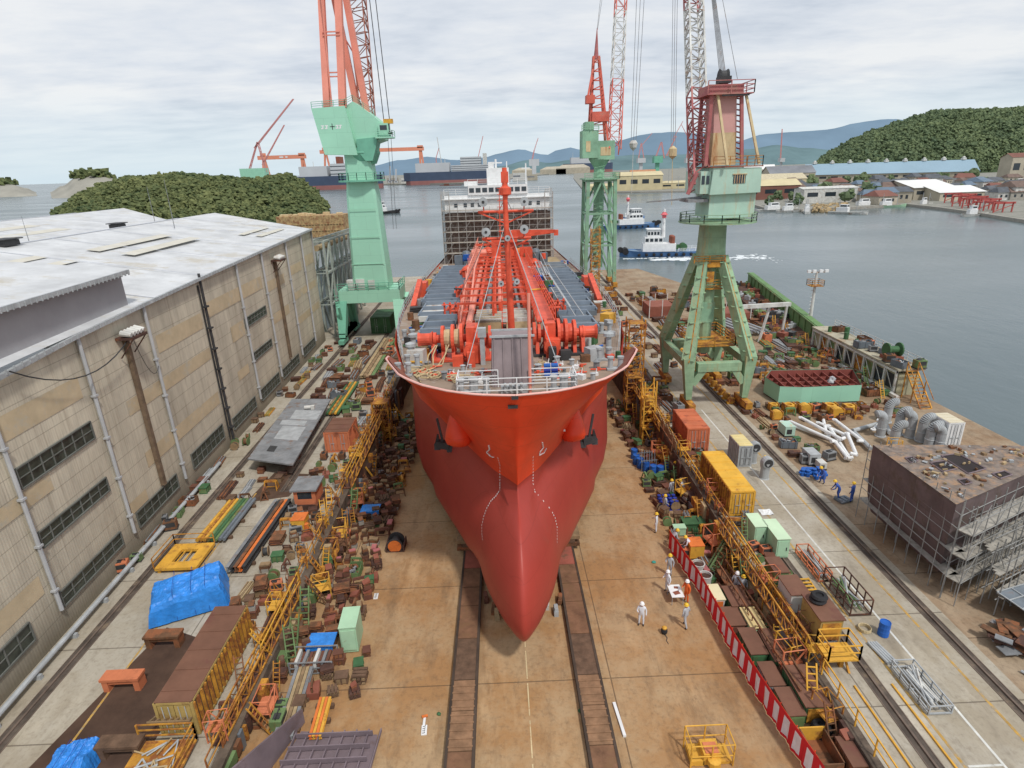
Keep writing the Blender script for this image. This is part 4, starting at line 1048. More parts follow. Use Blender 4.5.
mb = MB(); mb.box(-14.9,Y-2,31.7,1.3,.6,.6); mb.tube((-14.9,Y-2,31.4),(-14.9,Y-2,30.4),.12,m=1); mb.lathe((-14.9,Y-2,30.2),[(.1,-.2),(.5,-.1),(.5,.1),(.1,.2)],8,m=1)
for dx in (-.5,.4): mb.tube((-14.9+dx*.5,Y-2,30.2),(-15.4+dx*.5,Y-2,17),.03,n=5,m=1)
mb.build('hook_block', [yellow, darkst], c1)

# --- 2: big weathered green four-legged crane, right
X, Y = 22.4, 63.
c2 = thing('dockside_crane', 'weathered green four-legged crane with a plum and cream A-frame beside the orange container', 'crane', (X, Y, 0))
FT = [(19.6,58.4),(25.6,58.4),(19.6,67.4),(25.6,67.4)]
for fx, fy in FT:
    mb = MB(); sx = 1 if fx > X else -1; sy = 1 if fy > Y else -1
    top = (X+sx*.95, Y+sy*.8, 15.6); knee = (fx+sx*.25, fy, 5.4)
    mb.beam(top, knee, .95, .9, w2=1.25, h2=1.0)
    mb.beam((knee[0],knee[1],5.8),(fx,fy,1.2),1.22,.98,w2=.6,h2=.7)
    mb.beam((top[0]+sx*.1,top[1]-.5,top[2]),(knee[0]+sx*.1,knee[1]-.56,knee[2]),.1,.06,m=1)
    for k in range(7): p_ = Vector(top).lerp(Vector(knee),k/7+.05); mb.box(p_.x,p_.y-.03,p_.z,1.12+.03*k,1.1,.09,m=0)
    mb.build('leg', [craneg, yelrust], c2)
    mb = MB(); mb.box(fx,fy,.75,.7,3.4,.7)
    for k in (-1.2,-.4,.4,1.2): mb.lathe((fx,fy+k,.42),[(.1,-.14),(.36,-.14),(.36,.14),(.1,.14)],10,axis='x',m=1)
    mb.build('bogie', [yelrust, darkst], c2)
mb = MB()
for fy in (58.4,67.4):
    mb.bb(20.3,24.9,fy-.45,fy+.45,4.3,5.2); mb.beam((19.9,fy,2.9),(21.0,fy,4.5),.7); mb.beam((25.3,fy,2.9),(24.2,fy,4.5),.7)
for fx in (19.35,25.85): mb.bb(fx-.35,fx+.35,59,66.8,4.6,5.4)
mb.build('portal_beam', craneg, c2)
mb = MB(); mb.bb(20.4,24.8,60,66,6.4,6.5); railing(mb,[(20.4,60,6.5),(24.8,60,6.5),(24.8,66,6.5),(20.4,66,6.5),(20.4,60,6.5)],1.0,r=.05); mb.box(22.3,63,9.6,1.5,1.5,2.2,m=1); mb.bb(21.2,23.6,61.8,64.2,12.2,12.3)
railing(mb,[(21,61.8,12.3),(23.8,61.8,12.3)],.9,r=.04)
mb.build('maintenance_platform', [yelrust, craneg2], c2)
mb = MB(); loft(mb, [sec(X,Y,14.6,1.35,1.3,.25), sec(X,Y,16.4,1.2,1.2,.25), sec(X,Y,19.3,1.12,1.12,.25)]); mb.tube((X,Y,5),(X,Y,14.8),.75,n=12); 
mb.build('tower_column', craneg, c2)
mb = MB(); mb.bb(X-1.25,X+.6,Y-1.5,Y-1.25,14.6,15.2); railing(mb,[(X-2.2,Y-1.6,15.1),(X+1,Y-1.6,15.1)],.7,r=.05); mb.bb(X-.8,X-.05,Y-1.75,Y-1.72,13.1,14.2); mb.build('rusty_bracket', yelrust, c2)
mb = MB(); mb.lathe((X+.4,Y,18.95),[(1.0,0),(3.9,.12),(3.9,.25),(1.0,.3)],22); railing(mb,[(X+.4+3.8*math.cos(2*PI*i/14),Y+3.8*math.sin(2*PI*i/14),19.2) for i in range(15)],.8,r=.035); mb.build('slewing_platform', craneg, c2)
mb = MB(); mb.lathe((X,Y,19.2),[(1.3,0),(1.3,3.2)],14); mb.box(X+1.0,Y,20.8,4.6,4.2,2.4); 
h2_ = mb.build('counterweight', housec, c2)
mb = MB(); mb.extr([(x, Y-2.6, z) for x, z in [(20.9,21.9),(25.9,22.0),(25.8,24.3),(21.1,24.4)]], (0,5.4,0)); mb.bb(20.0,21.0,Y-2.3,Y+2.6,22.0,24.1)
mb.bb(20.8,25.9,Y-2.7,Y+2.9,24.4,24.5,1)
h1 = mb.build('machinery_house', [housec, redfade], c2)
mb = MB(); mb.bb(23.1,24.3,Y-2.64,Y-2.605,22.9,23.7,0)
for k in range(5): mb.bb(23.2+k*.24,23.26+k*.24,Y-2.66,Y-2.64,22.9,23.8,1)
mb.bb(23.0,24.4,Y-2.7,Y-2.61,23.72,23.8,1)
for x in (20.25,20.7): mb.bb(x-.15,x+.15,Y-2.34,Y-2.305,22.9,23.7,0)
mb.build('window', [glassd, cream], h1)
mb = MB(); railing(mb,[(21,Y-2.7,24.5),(25.8,Y-2.7,24.5),(25.8,Y+2.9,24.5)],.9,r=.03); mb.build('roof_railing', yelrust, h1)
# A-frame tower
mb = MB()
x0, x1 = 21.2, 24.4
mb.add([(21.3,Y-1,24.6),(23.8,Y-1,24.6),(23.6,Y-1,27.6),(21.35,Y-1,27.6),(21.3,Y+1.6,24.6),(23.8,Y+1.6,24.6),(23.6,Y+1.6,27.6),(21.35,Y+1.6,27.6)],[(3,2,1,0),(4,5,6,7),(0,1,5,4),(1,2,6,5),(2,3,7,6),(3,0,4,7)],1)
mb.add([(21.35,Y-1,27.6),(23.6,Y-1,27.6),(23.3,Y-1,30.9),(21.15,Y-1,30.9),(21.35,Y+1.4,27.6),(23.6,Y+1.4,27.6),(23.3,Y+1.4,30.9),(21.15,Y+1.4,30.9)],[(3,2,1,0),(4,5,6,7),(0,1,5,4),(1,2,6,5),(2,3,7,6),(3,0,4,7)],2)
for x, xt in ((20.7,20.8),(24.3,23.6)):
    for yy in (Y-1.3,Y+1.6):
        mb.beam((x,yy,24.6),(xt,yy,31.3),.3,m=0)
    for k in range(12): z = 25+k*.5; t = (z-24.6)/6.7; mb.beam((x+(xt-x)*t,Y-1.35,z),(x+(xt-x)*t,Y+1.6,z+.4),.12,m=0)
mb.beam((22.2,Y-3.1,24.6),(21.3,Y-1.4,31),.22,m=1); mb.beam((25.5,Y-2.6,24.6),(24.0,Y-1.4,31),.22,m=1)
af = mb.build('a_frame', [plum, cream, mk('faded_salmon', (.60,.34,.31), .75, var=.12, scale=.4, rust=.2, rustcol=(.5,.35,.28), rscale=.4)], c2)
mb = MB(); mb.bb(20.5,23.7,Y-1.6,Y+2,31.0,31.8); mb.lathe((22.2,Y,32.6),[(.1,-.4),(.7,-.4),(.55,-.2),(.55,.2),(.7,.4),(.1,.4)],14,axis='x',m=1); mb.box(22.2,Y-.2,32.3,1.1,1.2,.6,m=1); mb.bb(20.2,23.9,Y-1.9,Y+2.2,30.9,31.0)
railing(mb,[(20.2,Y-1.9,31),(24.6,Y-1.9,31),(24.6,Y+2,31)],1.1,r=.04,m=0); mb.bb(23.9,24.6,Y-1.9,Y+2,30.93,31.02); mb.bb(21.6,24.2,Y-1.85,Y-1.8,30.75,30.95,1)
mb.build('sheave_platform', [plum, darkst], af)
mb = MB(); lattice(mb, (20.2,Y-1.5,22.4),(23.5,Y+18,49.5), 1.5, 1.6, 26, r=.1, m=0, m2=1, rl=.17); mb.tube((19.7,Y-2,24),(18.9,Y-2,22),.2,m=0)
mb.build('jib', [plum, whited], c2)
mb = MB()
for k in range(5): mb.tube((21.9+k*.14,Y,32.6),(23.2+k*.05,Y+11,46+k*.05),.045,n=5)
mb.tube((23.6,Y,32.4),(23.9,Y+11,46),.03,n=5)
for k in range(3): mb.tube((24.4+k*.3,Y+29,52),(25.6+k*.3,Y+29,27.2),.035,n=5)
mb.build('luffing_rope', greyst, c2)
mb = MB(); mb.lathe((25.9,Y+29,26.4),[(.1,-.9),(.6,-.5),(.6,.5),(.1,.9)],10); mb.tube((25.9,Y+29,25.6),(26.2,Y+29,19),.05,n=5); mb.build('hook_block', cream, c2)
mb = MB(); mb.beam((20.6,Y-1,21.6),(15.2,Y-.5,21.3),.5,.25,w2=.12,h2=.1); mb.bb(19.0,21,Y-2,Y+1,21.2,21.5); mb.build('boom_walkway', greyst, c2)
# --- 3: green lattice tower crane behind
X, Y = 21.4, 130.
c3 = thing('dockside_crane', 'green lattice-tower crane with a red lattice jib far along the right quay', 'crane', (X, Y, 0))
mb = MB()
for x in (18.3,24.6):
    for yy in (Y-3.2,Y+3.2): mb.beam((x,yy,1.2),(x+ (0.4 if x<20 else -.4),yy,22.2),.7,.7)
zs = [2,9,15.5,22]
for z0, z1 in zip(zs, zs[1:]):
    for yy in (Y-3.2,Y+3.2):
        mb.beam((18.4,yy,z0),(21.5,yy,z1),.35); mb.beam((24.4,yy,z0),(21.5,yy,z1),.35); mb.beam((18.4,yy,z1),(24.5,yy,z1),.4)
    for x in (18.5,24.4):
        mb.beam((x,Y-3.2,z0),(x,Y+3.2,z1),.35); mb.beam((x,Y+3.2,z1),(x,Y-3.2,z1),.35)
mb.build('lattice_tower', craneg2, c3)
mb = MB(); mb.tube((21.4,Y,4),(21.4,Y,28),1.1,n=12); mb.bb(20.3,22.5,Y-1.1,Y+1.1,7,12)
for k in range(26): mb.beam((20.2,Y-1.3,2+k*.9),(22.4,Y-1.3,2.4+k*.9),.12)
mb.build('tower_column', craneg2, c3)
mb = MB(); mb.bb(17.9,25.0,Y-3.8,Y+3.8,22.2,22.45); railing(mb,[(17.9,Y-3.8,22.4),(25,Y-3.8,22.4),(25,Y+3.8,22.4)],1.1,r=.07); mb.build('tower_deck', craneg2, c3)
for x in (18.3,24.6):
    for yy in (Y-3.2,Y+3.2):
        mb = MB(); mb.box(x,yy,.8,.9,3,.9); mb.build('bogie', [yelrust], c3)
mb = MB(); mb.bb(17.6,20.8,Y-2.2,Y+2.2,26.4,31.6); mb.bb(20.8,24.2,Y-2,Y+2,26.0,29.6); mb.bb(18.2,19.9,Y-1.8,Y+1.8,31.6,33.2); mb.lathe((21.4,Y,24.5),[(1.1,0),(2.2,1.6),(2.2,2.0)],12)
railing(mb,[(17.4,Y-2.4,31.6),(20.8,Y-2.4,31.6)],1.0,r=.07); h3 = mb.build('machinery_house', craneg2, c3)
mb = MB(); mb.bb(18.3,19.2,Y-2.24,Y-2.205,27.6,29.6,0); mb.bb(21.3,23.4,Y-2.04,Y-2.005,26.8,28.4,0); mb.build('window', [cream], h3)
mb = MB()
ap = (20.6, Y, 50.5)
for x, yy in ((19.2,Y-1.6),(22.8,Y-1.6),(19.2,Y+1.6),(22.8,Y+1.6)):
    mb.beam((x,yy,29.5),(x*.25+20.6*.75 if False else 20.4+(x-21)*.28,Y+(yy-Y)*.2,45),.42); 
for k in range(9):
    z = 31+k*1.6; t = (z-29.5)/15.5; w_ = 1.8*(1-t)+.5*t; cx_ = 21*(1-t)+20.4*t
    mb.beam((cx_-w_,Y-1.2,z),(cx_+w_,Y-1.2,z+.8),.2); mb.beam((cx_-w_,Y-1.2,z),(cx_+w_,Y-1.2,z),.2)
mb.tube((20.4,Y,44.5),(20.5,Y,49.8),.5,.06,n=8,m=1)
mb.bb(18.3,20.0,Y-2,Y,36.5,38); mb.bb(19.5,23,Y-1.8,Y,33.2,35)
mb.beam((18.6,Y-1.8,37.6),(20.2,Y,45),.35)
mb.build('a_frame', [mk('sun_faded_red',(.60,.13,.09),.65,var=.3,scale=.6,rust=.3,rustcol=(.42,.22,.17)), plum], c3)
mb = MB(); lattice(mb, (24.2,Y-1,27.5),(28.6,Y+18,68), 2.4, 2.0, 18, r=.10, m=0, m2=1, rl=.2); mb.build('jib', [MATS['sun_faded_red'], whited], c3)
mb = MB(); mb.tube((20.5,Y,49.6),(24,Y+14,64),.05,n=5); mb.tube((20.6,Y,49.6),(24.6,Y+14,64),.05,n=5)
for k in range(3): mb.tube((28.4+k*.8,Y+2,62),(28.3+k*.5,Y+2,29.6),.05,n=5)
mb.build('hoist_rope', greyst, c3)
mb = MB(); mb.lathe((28.8,Y+2,28.6),[(.1,-1.),(.7,-.4),(.9,.4),(.5,1.)],10); mb.tube((28.8,Y+2,27.6),(28.8,Y+2,19),.06,n=5); mb.build('hook_block', whited, c3)
# ================================================================ THE YARD
def gz(px, py, z=0.):
    d = fw + rt*((px-512)/F) + up*((384-py)/F); t = (z-CH)/d.z; return Vector((d.x*t, d.y*t, z))
def gyy(px, py, y):
    d = fw + rt*((px-512)/F) + up*((384-py)/F); t = y/d.y; return Vector((d.x*t, y, CH+d.z*t))
def fpt(x, y, h=0): return (x, y, fl(y)+h)

# ---------------- containers
def container(name, label, cat, x0, x1, y0, y1, z, h, wall, roofm, ribs='both', z_ribs=.06, frame=None, n=None, doors=True, group=None, ribm=None):
    cx_, cy_ = (x0+x1)/2, (y0+y1)/2; t = thing(name, label, cat, (cx_, cy_, z), group)
    mb = MB(); mb.bb(x0,x1,y0,y1,z+.12,z+h-.08)
    n = n or max(4, int((y1-y0)/.42)); s = z_ribs
    rb = MB() if ribm else mb
    for i in range(n+1):
        y = y0+.06+(y1-y0-.12)*i/n
        for xx, sg in ((x0,-1),(x1,1)): rb.bb(min(xx,xx+sg*s), max(xx,xx+sg*s), y-.05, y+.05, z+.14, z+h-.1, 0)
    mb.build('body', wall, t)
    if ribm:
        for sg in (-1, 1):
            rb = MB(); xx = x0 if sg < 0 else x1
            for i in range(n+1): y = y0+.06+(y1-y0-.12)*i/n; rb.bb(min(xx,xx+sg*s), max(xx,xx+sg*s), y-.05, y+.05, z+.14, z+h-.1)
            rb.build('ribbing', ribm, t)
    mb = MB()
    for xx in (x0,x1):
        for yy in (y0,y1): mb.box(xx, yy, z+h/2, .14, .14, h)
    for zz in (z+.07, z+h-.06):
        for xx in (x0,x1): mb.beam((xx,y0,zz),(xx,y1,zz),.12)
        for yy in (y0,y1): mb.beam((x0,yy,zz),(x1,yy,zz),.12)
    mb.build('frame', frame or wall, t)
    mb = MB(); mb.bb(x0-.03,x1+.03,y0-.03,y1+.03,z+h-.02,z+h+.04)
    k = max(3, int((y1-y0)/1.1))
    for i in range(k): yy = y0+(y1-y0)*(i+.5)/k; mb.bb(x0,x1,yy-.04,yy+.04,z+h+.04,z+h+.07)
    mb.build('roof', roofm, t)
    if doors:
        xm = (x0+x1)/2
        for a, c in ((x0+.1,xm-.02),(xm+.02,x1-.1)):
            mb = MB(); mb.bb(a,c,y0-.05,y0-.008,z+.2,z+h-.18); d = mb.build('door', frame or wall, t)
            mb = MB(); xx = (a+c)/2
            for dx in (-.15,.15): mb.tube((xx+dx,y0-.09,z+.2),(xx+dx,y0-.09,z+h-.2),.022,n=6)
            mb.box(xx+.1,y0-.11,z+h*.45,.3,.03,.05); mb.build('lock_bar', galv, d)
    return t
brick_ = mk('container_dark_brown',(.13,.075,.04),.8,var=.3)  # dark brown container body, seen between the yellow ribs
m_browntop = mk('brown_container_roof', (.175,.085,.055), .75, var=.2, scale=.7, rust=.3, rustcol=(.15,.06,.045), rscale=.6)
m_ochre = mk('ochre_corrugation', (.40,.29,.10), .75, var=.25, scale=.9, rust=.35, rustcol=(.23,.13,.05), rscale=1)
container('site_container','long ochre container with a dark red roof, beside the left slipway edge','container',-16.9,-15.2,21.2,27.6,.05,2.0,brick_,m_browntop,n=17,z_ribs=.13,frame=m_ochre,ribm=yelrust)
container('site_container','small orange container beside the yellow scaffold on the left apron','container',-17.2,-14.95,51.2,54.6,0,2.1,orangec,m_browntop,n=8)
m_orc = mk('orange_container_side', (.52,.15,.07), .7, var=.2, scale=.8, rust=.35, rustcol=(.26,.07,.045), rscale=.9)
container('site_container','orange container with ribbed rusty roof at the foot of the four-legged crane','container',16.4,18.3,48.1,52.6,.1,2.35,m_orc,m_orc,n=11)
container('site_container','bright yellow container with brown striped side on the right apron','container',16.45,18.15,37.7,44.2,.05,2.05,brick_,yelroof,n=15,z_ribs=.13,frame=yellow,ribm=yelrust)
container('site_container','small pale grey container with yellow roof beside the white painted line','container',20.0,21.1,45.2,47.4,0,2.0,galv,mk('pale_yellow_top',(.62,.52,.25),.7),n=6)
container('site_container','dark green container beyond the legs of the mint crane','container',-21.5,-18.4,95,101,0,2.7,green,green,n=9)
for i,(x0,x1,y0,y1,h,lab) in enumerate([(16.75,17.55,34.0,35.6,1.5,'left of a pair of pale green lockers by the yellow walkway'),(17.6,18.45,32.5,34.8,1.5,'right of a pair of pale green lockers by the yellow walkway')]):
    t = thing('steel_locker', lab, 'locker', ((x0+x1)/2,(y0+y1)/2,0), 'pale green lockers')
    mb = MB(); mb.bb(x0,x1,y0,y1,.08,h); mb.bb(x0+.05,x1-.05,y0+.05,y1-.05,0,.08); mb.build('body', palegreen, t)
    mb = MB(); mb.bb(x0-.05,x1+.05,y0-.05,y1+.05,h,h+.05); mb.build('lid', mk('pale_mint_top',(.55,.72,.5),.6,var=.1), t)
    mb = MB(); mb.bb(x0+.08,x1-.08,y0-.03,y0-.005,.2,h-.15); d = mb.build('door', palegreen, t)
    mb = MB(); mb.box(x1-.2,y0-.05,h/2,.04,.04,.25); mb.build('handle', darkst, d)
# tall pale green cabinet on the slip floor
t = thing('steel_cabinet', 'tall mint green steel cabinet standing alone on the slipway floor, left of the bow', 'cabinet', fpt(-9.7,28.2))
def rotbox(mb, cx_, cy_, z, sx, sy, sz, rz, m=0): mb.box(cx_, cy_, z+sz/2, sx, sy, sz, rz, m)
mb = MB(); rotbox(mb,-9.65,28.2,fl(28)+.1,.95,1.7,1.75,.06); mb.build('body', palegreen, t)
mb = MB(); rotbox(mb,-9.65,28.2,fl(28)+1.85,1.02,1.78,.06,.06); mb.build('lid', palegreen, t)
mb = MB(); rotbox(mb,-9.6,27.3,fl(28)+.3,.8,.04,1.4,.06); mb.build('door', palegreen, t)
mb = MB(); mb.box(-9.7,27.6,fl(28)+.05,.8,.25,.1); mb.box(-9.7,28.8,fl(28)+.05,.8,.25,.1); mb.build('skid', darkst, t)

# ---------------- blue tarpaulin heap
def tarp(label, cx_, cy_, z, sx, sy, h, rz, seed):
    t = thing('tarpaulin_cover', label, 'tarpaulin', (cx_,cy_,z))
    rr = random.Random(seed); n, k = 34, 28; mb = MB(); vs = []
    for i in range(n+1):
        for j in range(k+1):
            u, v = i/n*2-1, j/k*2-1; r_ = max(abs(u), abs(v)); f = max(0, min(1, (1-r_)/.13)); f = math.sin(f*PI/2)**.8
            zz = h*(.8+.2*noise.noise(Vector((u*1.4+seed, v*1.6, 0))))*f*(1+.12*u) + .10*h*abs(noise.noise(Vector((u*4, v*5, seed))))*f
            w_ = 1+.05*noise.noise(Vector((u*6, v*6, seed+4)))*(r_)
            e_ = .08*abs(noise.noise(Vector((u*11+v*7, v*9-u*4, 2))))
            x, y = u*sx/2*w_*(.96+.04*(1-f)), v*sy/2*w_; zz += e_*f
            c, s = math.cos(rz), math.sin(rz); vs.append((cx_+x*c-y*s, cy_+x*s+y*c, z+.02+zz))
    mb.add(vs, [(i*(k+1)+j,(i+1)*(k+1)+j,(i+1)*(k+1)+j+1,i*(k+1)+j+1) for i in range(n) for j in range(k)])
    mb.build('sheet', tarpm, t, smooth=False)
    mb = MB()
    for a in (-.3,.15,.5):
        pts = []
        for q in range(9):
            v = -1+q/4; x, y = a*sx/2, v*sy/2*1.02; c, s = math.cos(rz), math.sin(rz)
            pts.append((cx_+x*c-y*s, cy_+x*s+y*c, z+.06+h*(1.02 if abs(v)<.9 else 0)))
        mb.path(pts, .012, n=4)
    mb.build('tie_rope', blued, t)
tarp('big heap under a bright blue tarpaulin on the left apron', -20.1,30.5,.1,4.4,2.9,1.75,.42,3)
tarp('small box shape under a blue tarpaulin at the bottom left corner of the yard', -20.1,19.6,.0,1.9,1.9,1.0,.1,8)
mb = MB(); mb.quad((-22.5,19,.005),(-17.3,19,.005),(-17.0,27,.005),(-20.6,28.5,.005)); o = mb.build('iron_dust_stain', mk('iron_dust',(.085,.05,.035),.95,var=.4,scale=.6)); o['kind'] = 'structure'
mb = MB(); mb.quad((-21.5,42.5,.005),(-18.2,43.2,.005),(-17.6,47,.005),(-20.9,47.5,.005)); o = mb.build('panel_shadow_patch', mk('panel_shadow_brown',(.10,.06,.04),.8,var=.4,scale=.6)); o['kind'] = 'structure'  # dark quad paints the shadow under and before the propped grey panel

# ---------------- hatch panel raised on stools (grey ship's panel)
t = thing('deck_section', 'large flat grey steel ship panel propped up level on stools on the left apron', 'ship section', (-22,57,0))
c4 = [gz(248,460,1.3), gz(293,466,1.3), gz(331,400,1.3), gz(292,400,1.3)]
mb = MB(); mb.extr([tuple(p) for p in c4], (0,0,.14), 0)
mb.build('plate', greyst, t)
mb = MB()
def lerp2(u, v): return c4[0].lerp(c4[1], u).lerp(c4[3].lerp(c4[2], u), v)
for i in range(7):
    a, c = lerp2(.06+i*.147, .05), lerp2(.06+i*.147, .97); mb.beam(a-Vector((0,0,.2)), c-Vector((0,0,.2)), .08, .4)
for i in range(8):
    a, c = lerp2(.02, .04+i*.13), lerp2(.98, .04+i*.13); mb.beam(a-Vector((0,0,.15)), c-Vector((0,0,.15)), .08, .3)
mb.build('stiffener', darkst, t)
mb = MB()
for u,v in ((.2,.25),(.8,.25),(.2,.8),(.8,.8),(.5,.55)):
    p = lerp2(u,v); mb.box(p.x,p.y,.45,.5,.5,.9)
mb.build('stool', rusty, t)
mb = MB()
for (u0,u1,v0,v1) in ((.25,.8,.3,.5),(.3,.95,.62,.78),(.15,.75,.52,.6)):
    q4 = [lerp2(u0,v0),lerp2(u1,v0),lerp2(u1,v1),lerp2(u0,v1)]; mb.add([p+Vector((0,0,.146)) for p in q4],[(0,1,2,3)])
mb.build('pale_patch', galv, t)
mb = MB(); mb.add([lerp2(.28,.12)+Vector((0,0,.148)),lerp2(.45,.12)+Vector((0,0,.148)),lerp2(.45,.2)+Vector((0,0,.148)),lerp2(.28,.2)+Vector((0,0,.148))],[(0,1,2,3)])
mb.build('manhole', darkst, t)
p = lerp2(.6,.8); o = MB(); o.tube(p+Vector((-.4,0,.35)), p+Vector((.4,.1,.35)), .2, n=10); o.box(p.x+.5,p.y,p.z+.35,.35,.4,.4); tag(o.build('winch', whited), 'small white winch lying on the grey ship panel', 'winch')

# ---------------- prototypes of loose yard gear (built at the origin, copied out)
PROTO = {}
def proto(key, cat, noun, build, mats_list):
    """mats_list: list of (colour word, materials)"""
    for cw_, ms in mats_list:
        mb = MB(); build(mb); PROTO.setdefault(key, []).append((cw_, noun, cat, mb, ms))
def b_keel(mb):
    mb.box(0,0,.15,.85,.5,.3,m=0); mb.box(0,0,.42,.8,.46,.22,m=1); mb.box(.02,0,.6,.72,.42,.12,m=2)
    for x in (-.3,.3): mb.box(x,0,.3,.06,.54,.56,m=1)
def b_keel2(mb):
    mb.box(0,0,.2,.6,.6,.4,m=0); mb.box(0,0,.5,.52,.52,.18,m=1); mb.add([(-.3,-.28,.6),(.3,-.28,.6),(.3,.28,.6),(-.3,.28,.6),(-.3,-.28,.64),(.3,-.28,.85),(.3,.28,.85),(-.3,.28,.64)],[(3,2,1,0),(4,5,6,7),(0,1,5,4),(1,2,6,5),(2,3,7,6),(3,0,4,7)],2)
def b_timber(mb):
    for k in range(4):
        for i in range(3):
            o = (i-1)*.3
            if k%2: mb.box(o,0,.1+k*.19,.22,1.0,.17,m=k%2)
            else: mb.box(0,o,.1+k*.19,1.0,.22,.17,m=i%2)
def b_stand(mb):
    for x in (-.55,.55):
        for y in (-.28,.28): mb.beam((x*1.1,y*1.3,0),(x,y*.6,.85),.1)
        mb.beam((x*1.08,-.34,.1),(x*1.08,.34,.1),.08)
    mb.beam((-.62,0,.9),(.62,0,.9),.28,.1); mb.beam((-.6,0,.3),(.6,0,.3),.06); mb.box(0,0,1.0,1.1,.16,.1)
def b_bin(mb):
    mb.bb(-.8,.8,-.5,.5,.05,.12); 
    for x in (-.8,.8): mb.bb(min(x,x*.95),max(x,x*.95),-.5,.5,.1,.75)
    for y in (-.5,.5): mb.bb(-.8,.8,min(y,y*.93),max(y,y*.93),.1,.75)
    for x in (-.6,0,.6): mb.bb(x-.04,x+.04,-.54,-.5,.1,.72,0)
    mb.bb(-.84,.84,-.54,.54,.72,.725,0) if False else None
    rr = random.Random(2)
    for i in range(12): mb.box(rr.uniform(-.6,.6),rr.uniform(-.35,.35),rr.uniform(.3,.72),rr.uniform(.15,.5),rr.uniform(.06,.2),rr.uniform(.05,.2),rr.uniform(0,3),1+i%2)
def b_beams(mb):
    rr = random.Random(3)
    for i in range(6): x = -.45+i*.18; l = rr.uniform(1.5,2.1); mb.box(x,rr.uniform(-.1,.1),.1,.13,2*l*.9,.16,rr.uniform(-.02,.02),i%2)
    for i in range(4): x = -.3+i*.2; mb.box(x,rr.uniform(-.2,.2),.27,.14,3.0,.15,rr.uniform(-.03,.03),(i+1)%2)
def b_pipes(mb):
    for i in range(6): mb.tube((-.4+i*.16,-1.6-.05*(i%3),.1),(-.4+i*.16,1.7,.1),.075,n=7,m=i%2)
    for i in range(5): mb.tube((-.32+i*.16,-1.5,.24),(-.32+i*.16,1.6+.1*(i%2),.24),.075,n=7,m=(i+1)%2)
def b_plates(mb):
    rr = random.Random(6)
    for i in range(6): mb.box(rr.uniform(-.08,.08),rr.uniform(-.08,.08),.06+i*.09,1.3,.9,.05,rr.uniform(-.15,.15),i%2)
    mb.box(0,0,.03,.2,1,.06)
def b_machine(mb):
    mb.bb(-.5,.5,-.35,.35,.12,.85); mb.bb(-.55,.55,-.4,.4,.04,.12,1); mb.bb(-.42,.42,-.36,-.353,.35,.75,1); mb.beam((-.35,0,.85),(-.35,0,1.0),.05,m=1); mb.beam((.35,0,.85),(.35,0,1.0),.05,m=1); mb.beam((-.35,0,1.0),(.35,0,1.0),.05,m=1)
    mb.bb(-.3,.1,-.2,.2,.851,.9,1)
def b_drum(mb):
    mb.lathe((0,0,0),[(.27,0),(.29,.02),(.28,.28),(.295,.3),(.28,.32),(.28,.58),(.295,.6),(.28,.62),(.285,.88),(.25,.88),(.25,.85),(0,.85)],14)
def b_reel(mb):
    for y in (-.25,.25): mb.lathe((0,y,.45),[(.05,-.03),(.45,-.03),(.45,.03),(.05,.03)],16,axis='y')
    mb.lathe((0,0,.45),[(.05,-.22),(.3,-.22),(.33,0),(.3,.22),(.05,.22)],14,m=1,axis='y')
def b_bottles(mb):
    for i in range(3):
        for j in range(2): mb.lathe((-.28+i*.28,-.14+j*.28,.08),[(.11,0),(.11,1.0),(.05,1.12),(.04,1.2),(0,1.2)],8,m=1)
    mb.bb(-.45,.45,-.32,.32,.02,.07); 
    for x in (-.44,.44):
        for y in (-.31,.31): mb.beam((x,y,.05),(x,y,1.1),.05)
    mb.beam((-.44,-.31,.7),(.44,-.31,.7),.05); mb.beam((-.44,.31,.7),(.44,.31,.7),.05); mb.beam((-.44,-.31,1.1),(-.44,.31,1.1),.05); mb.beam((.44,-.31,1.1),(.44,.31,1.1),.05)
def b_crate(mb):
    mb.bb(-.45,.45,-.35,.35,.1,.6,0)
    for x in (-.4,0,.4): mb.bb(x-.06,x+.06,-.38,.38,0,.1,1); mb.bb(x-.05,x+.05,-.37,-.352,.1,.6,1)
    mb.bb(-.5,.5,-.4,.4,.6,.66,1)
def b_hopper(mb):
    # steel weight with bracket: counterweight block with U bracket
    mb.prism([(-.5,-.35),(.5,-.35),(.4,.35),(-.4,.35)],0,.5,0); mb.beam((-.35,0,.5),(-.35,0,.85),.1,m=1); mb.beam((.35,0,.5),(.35,0,.85),.1,m=1); mb.beam((-.4,0,.85),(.4,0,.85),.1,m=1); mb.box(0,-.37,.25,.5,.05,.3,m=1)
def b_tyre(mb):
    for k in range(2): mb.lathe((.05*k,0,.14+.26*k),[(.25,-.12),(.42,-.12),(.5,0),(.42,.12),(.25,.12),(.22,0)],14)
brick = brownred
proto('keel','keel block','keel block',b_keel,[('rust-brown',[rusty,brick,woodd]),('dark brown',[darkrust,rusty,wood]),('reddish',[brick,rusty,plum]),('grey and brown',[concm,rusty,wood])])
proto('keel2','keel block','wedge-topped keel block',b_keel2,[('brown',[rusty,woodd,wood]),('red-brown',[brick,rusty,redfade]),('grey',[concm,greyst,rusty])])
proto('timber','timber stack','criss-cross timber stack',b_timber,[('brown',[wood,woodd]),('dark',[woodd,darkrust])])
proto('stand','steel stand','four-legged steel stand',b_stand,[('rusty',[rusty]),('green',[olive]),('yellow',[yelrust]),('maroon',[brick])])
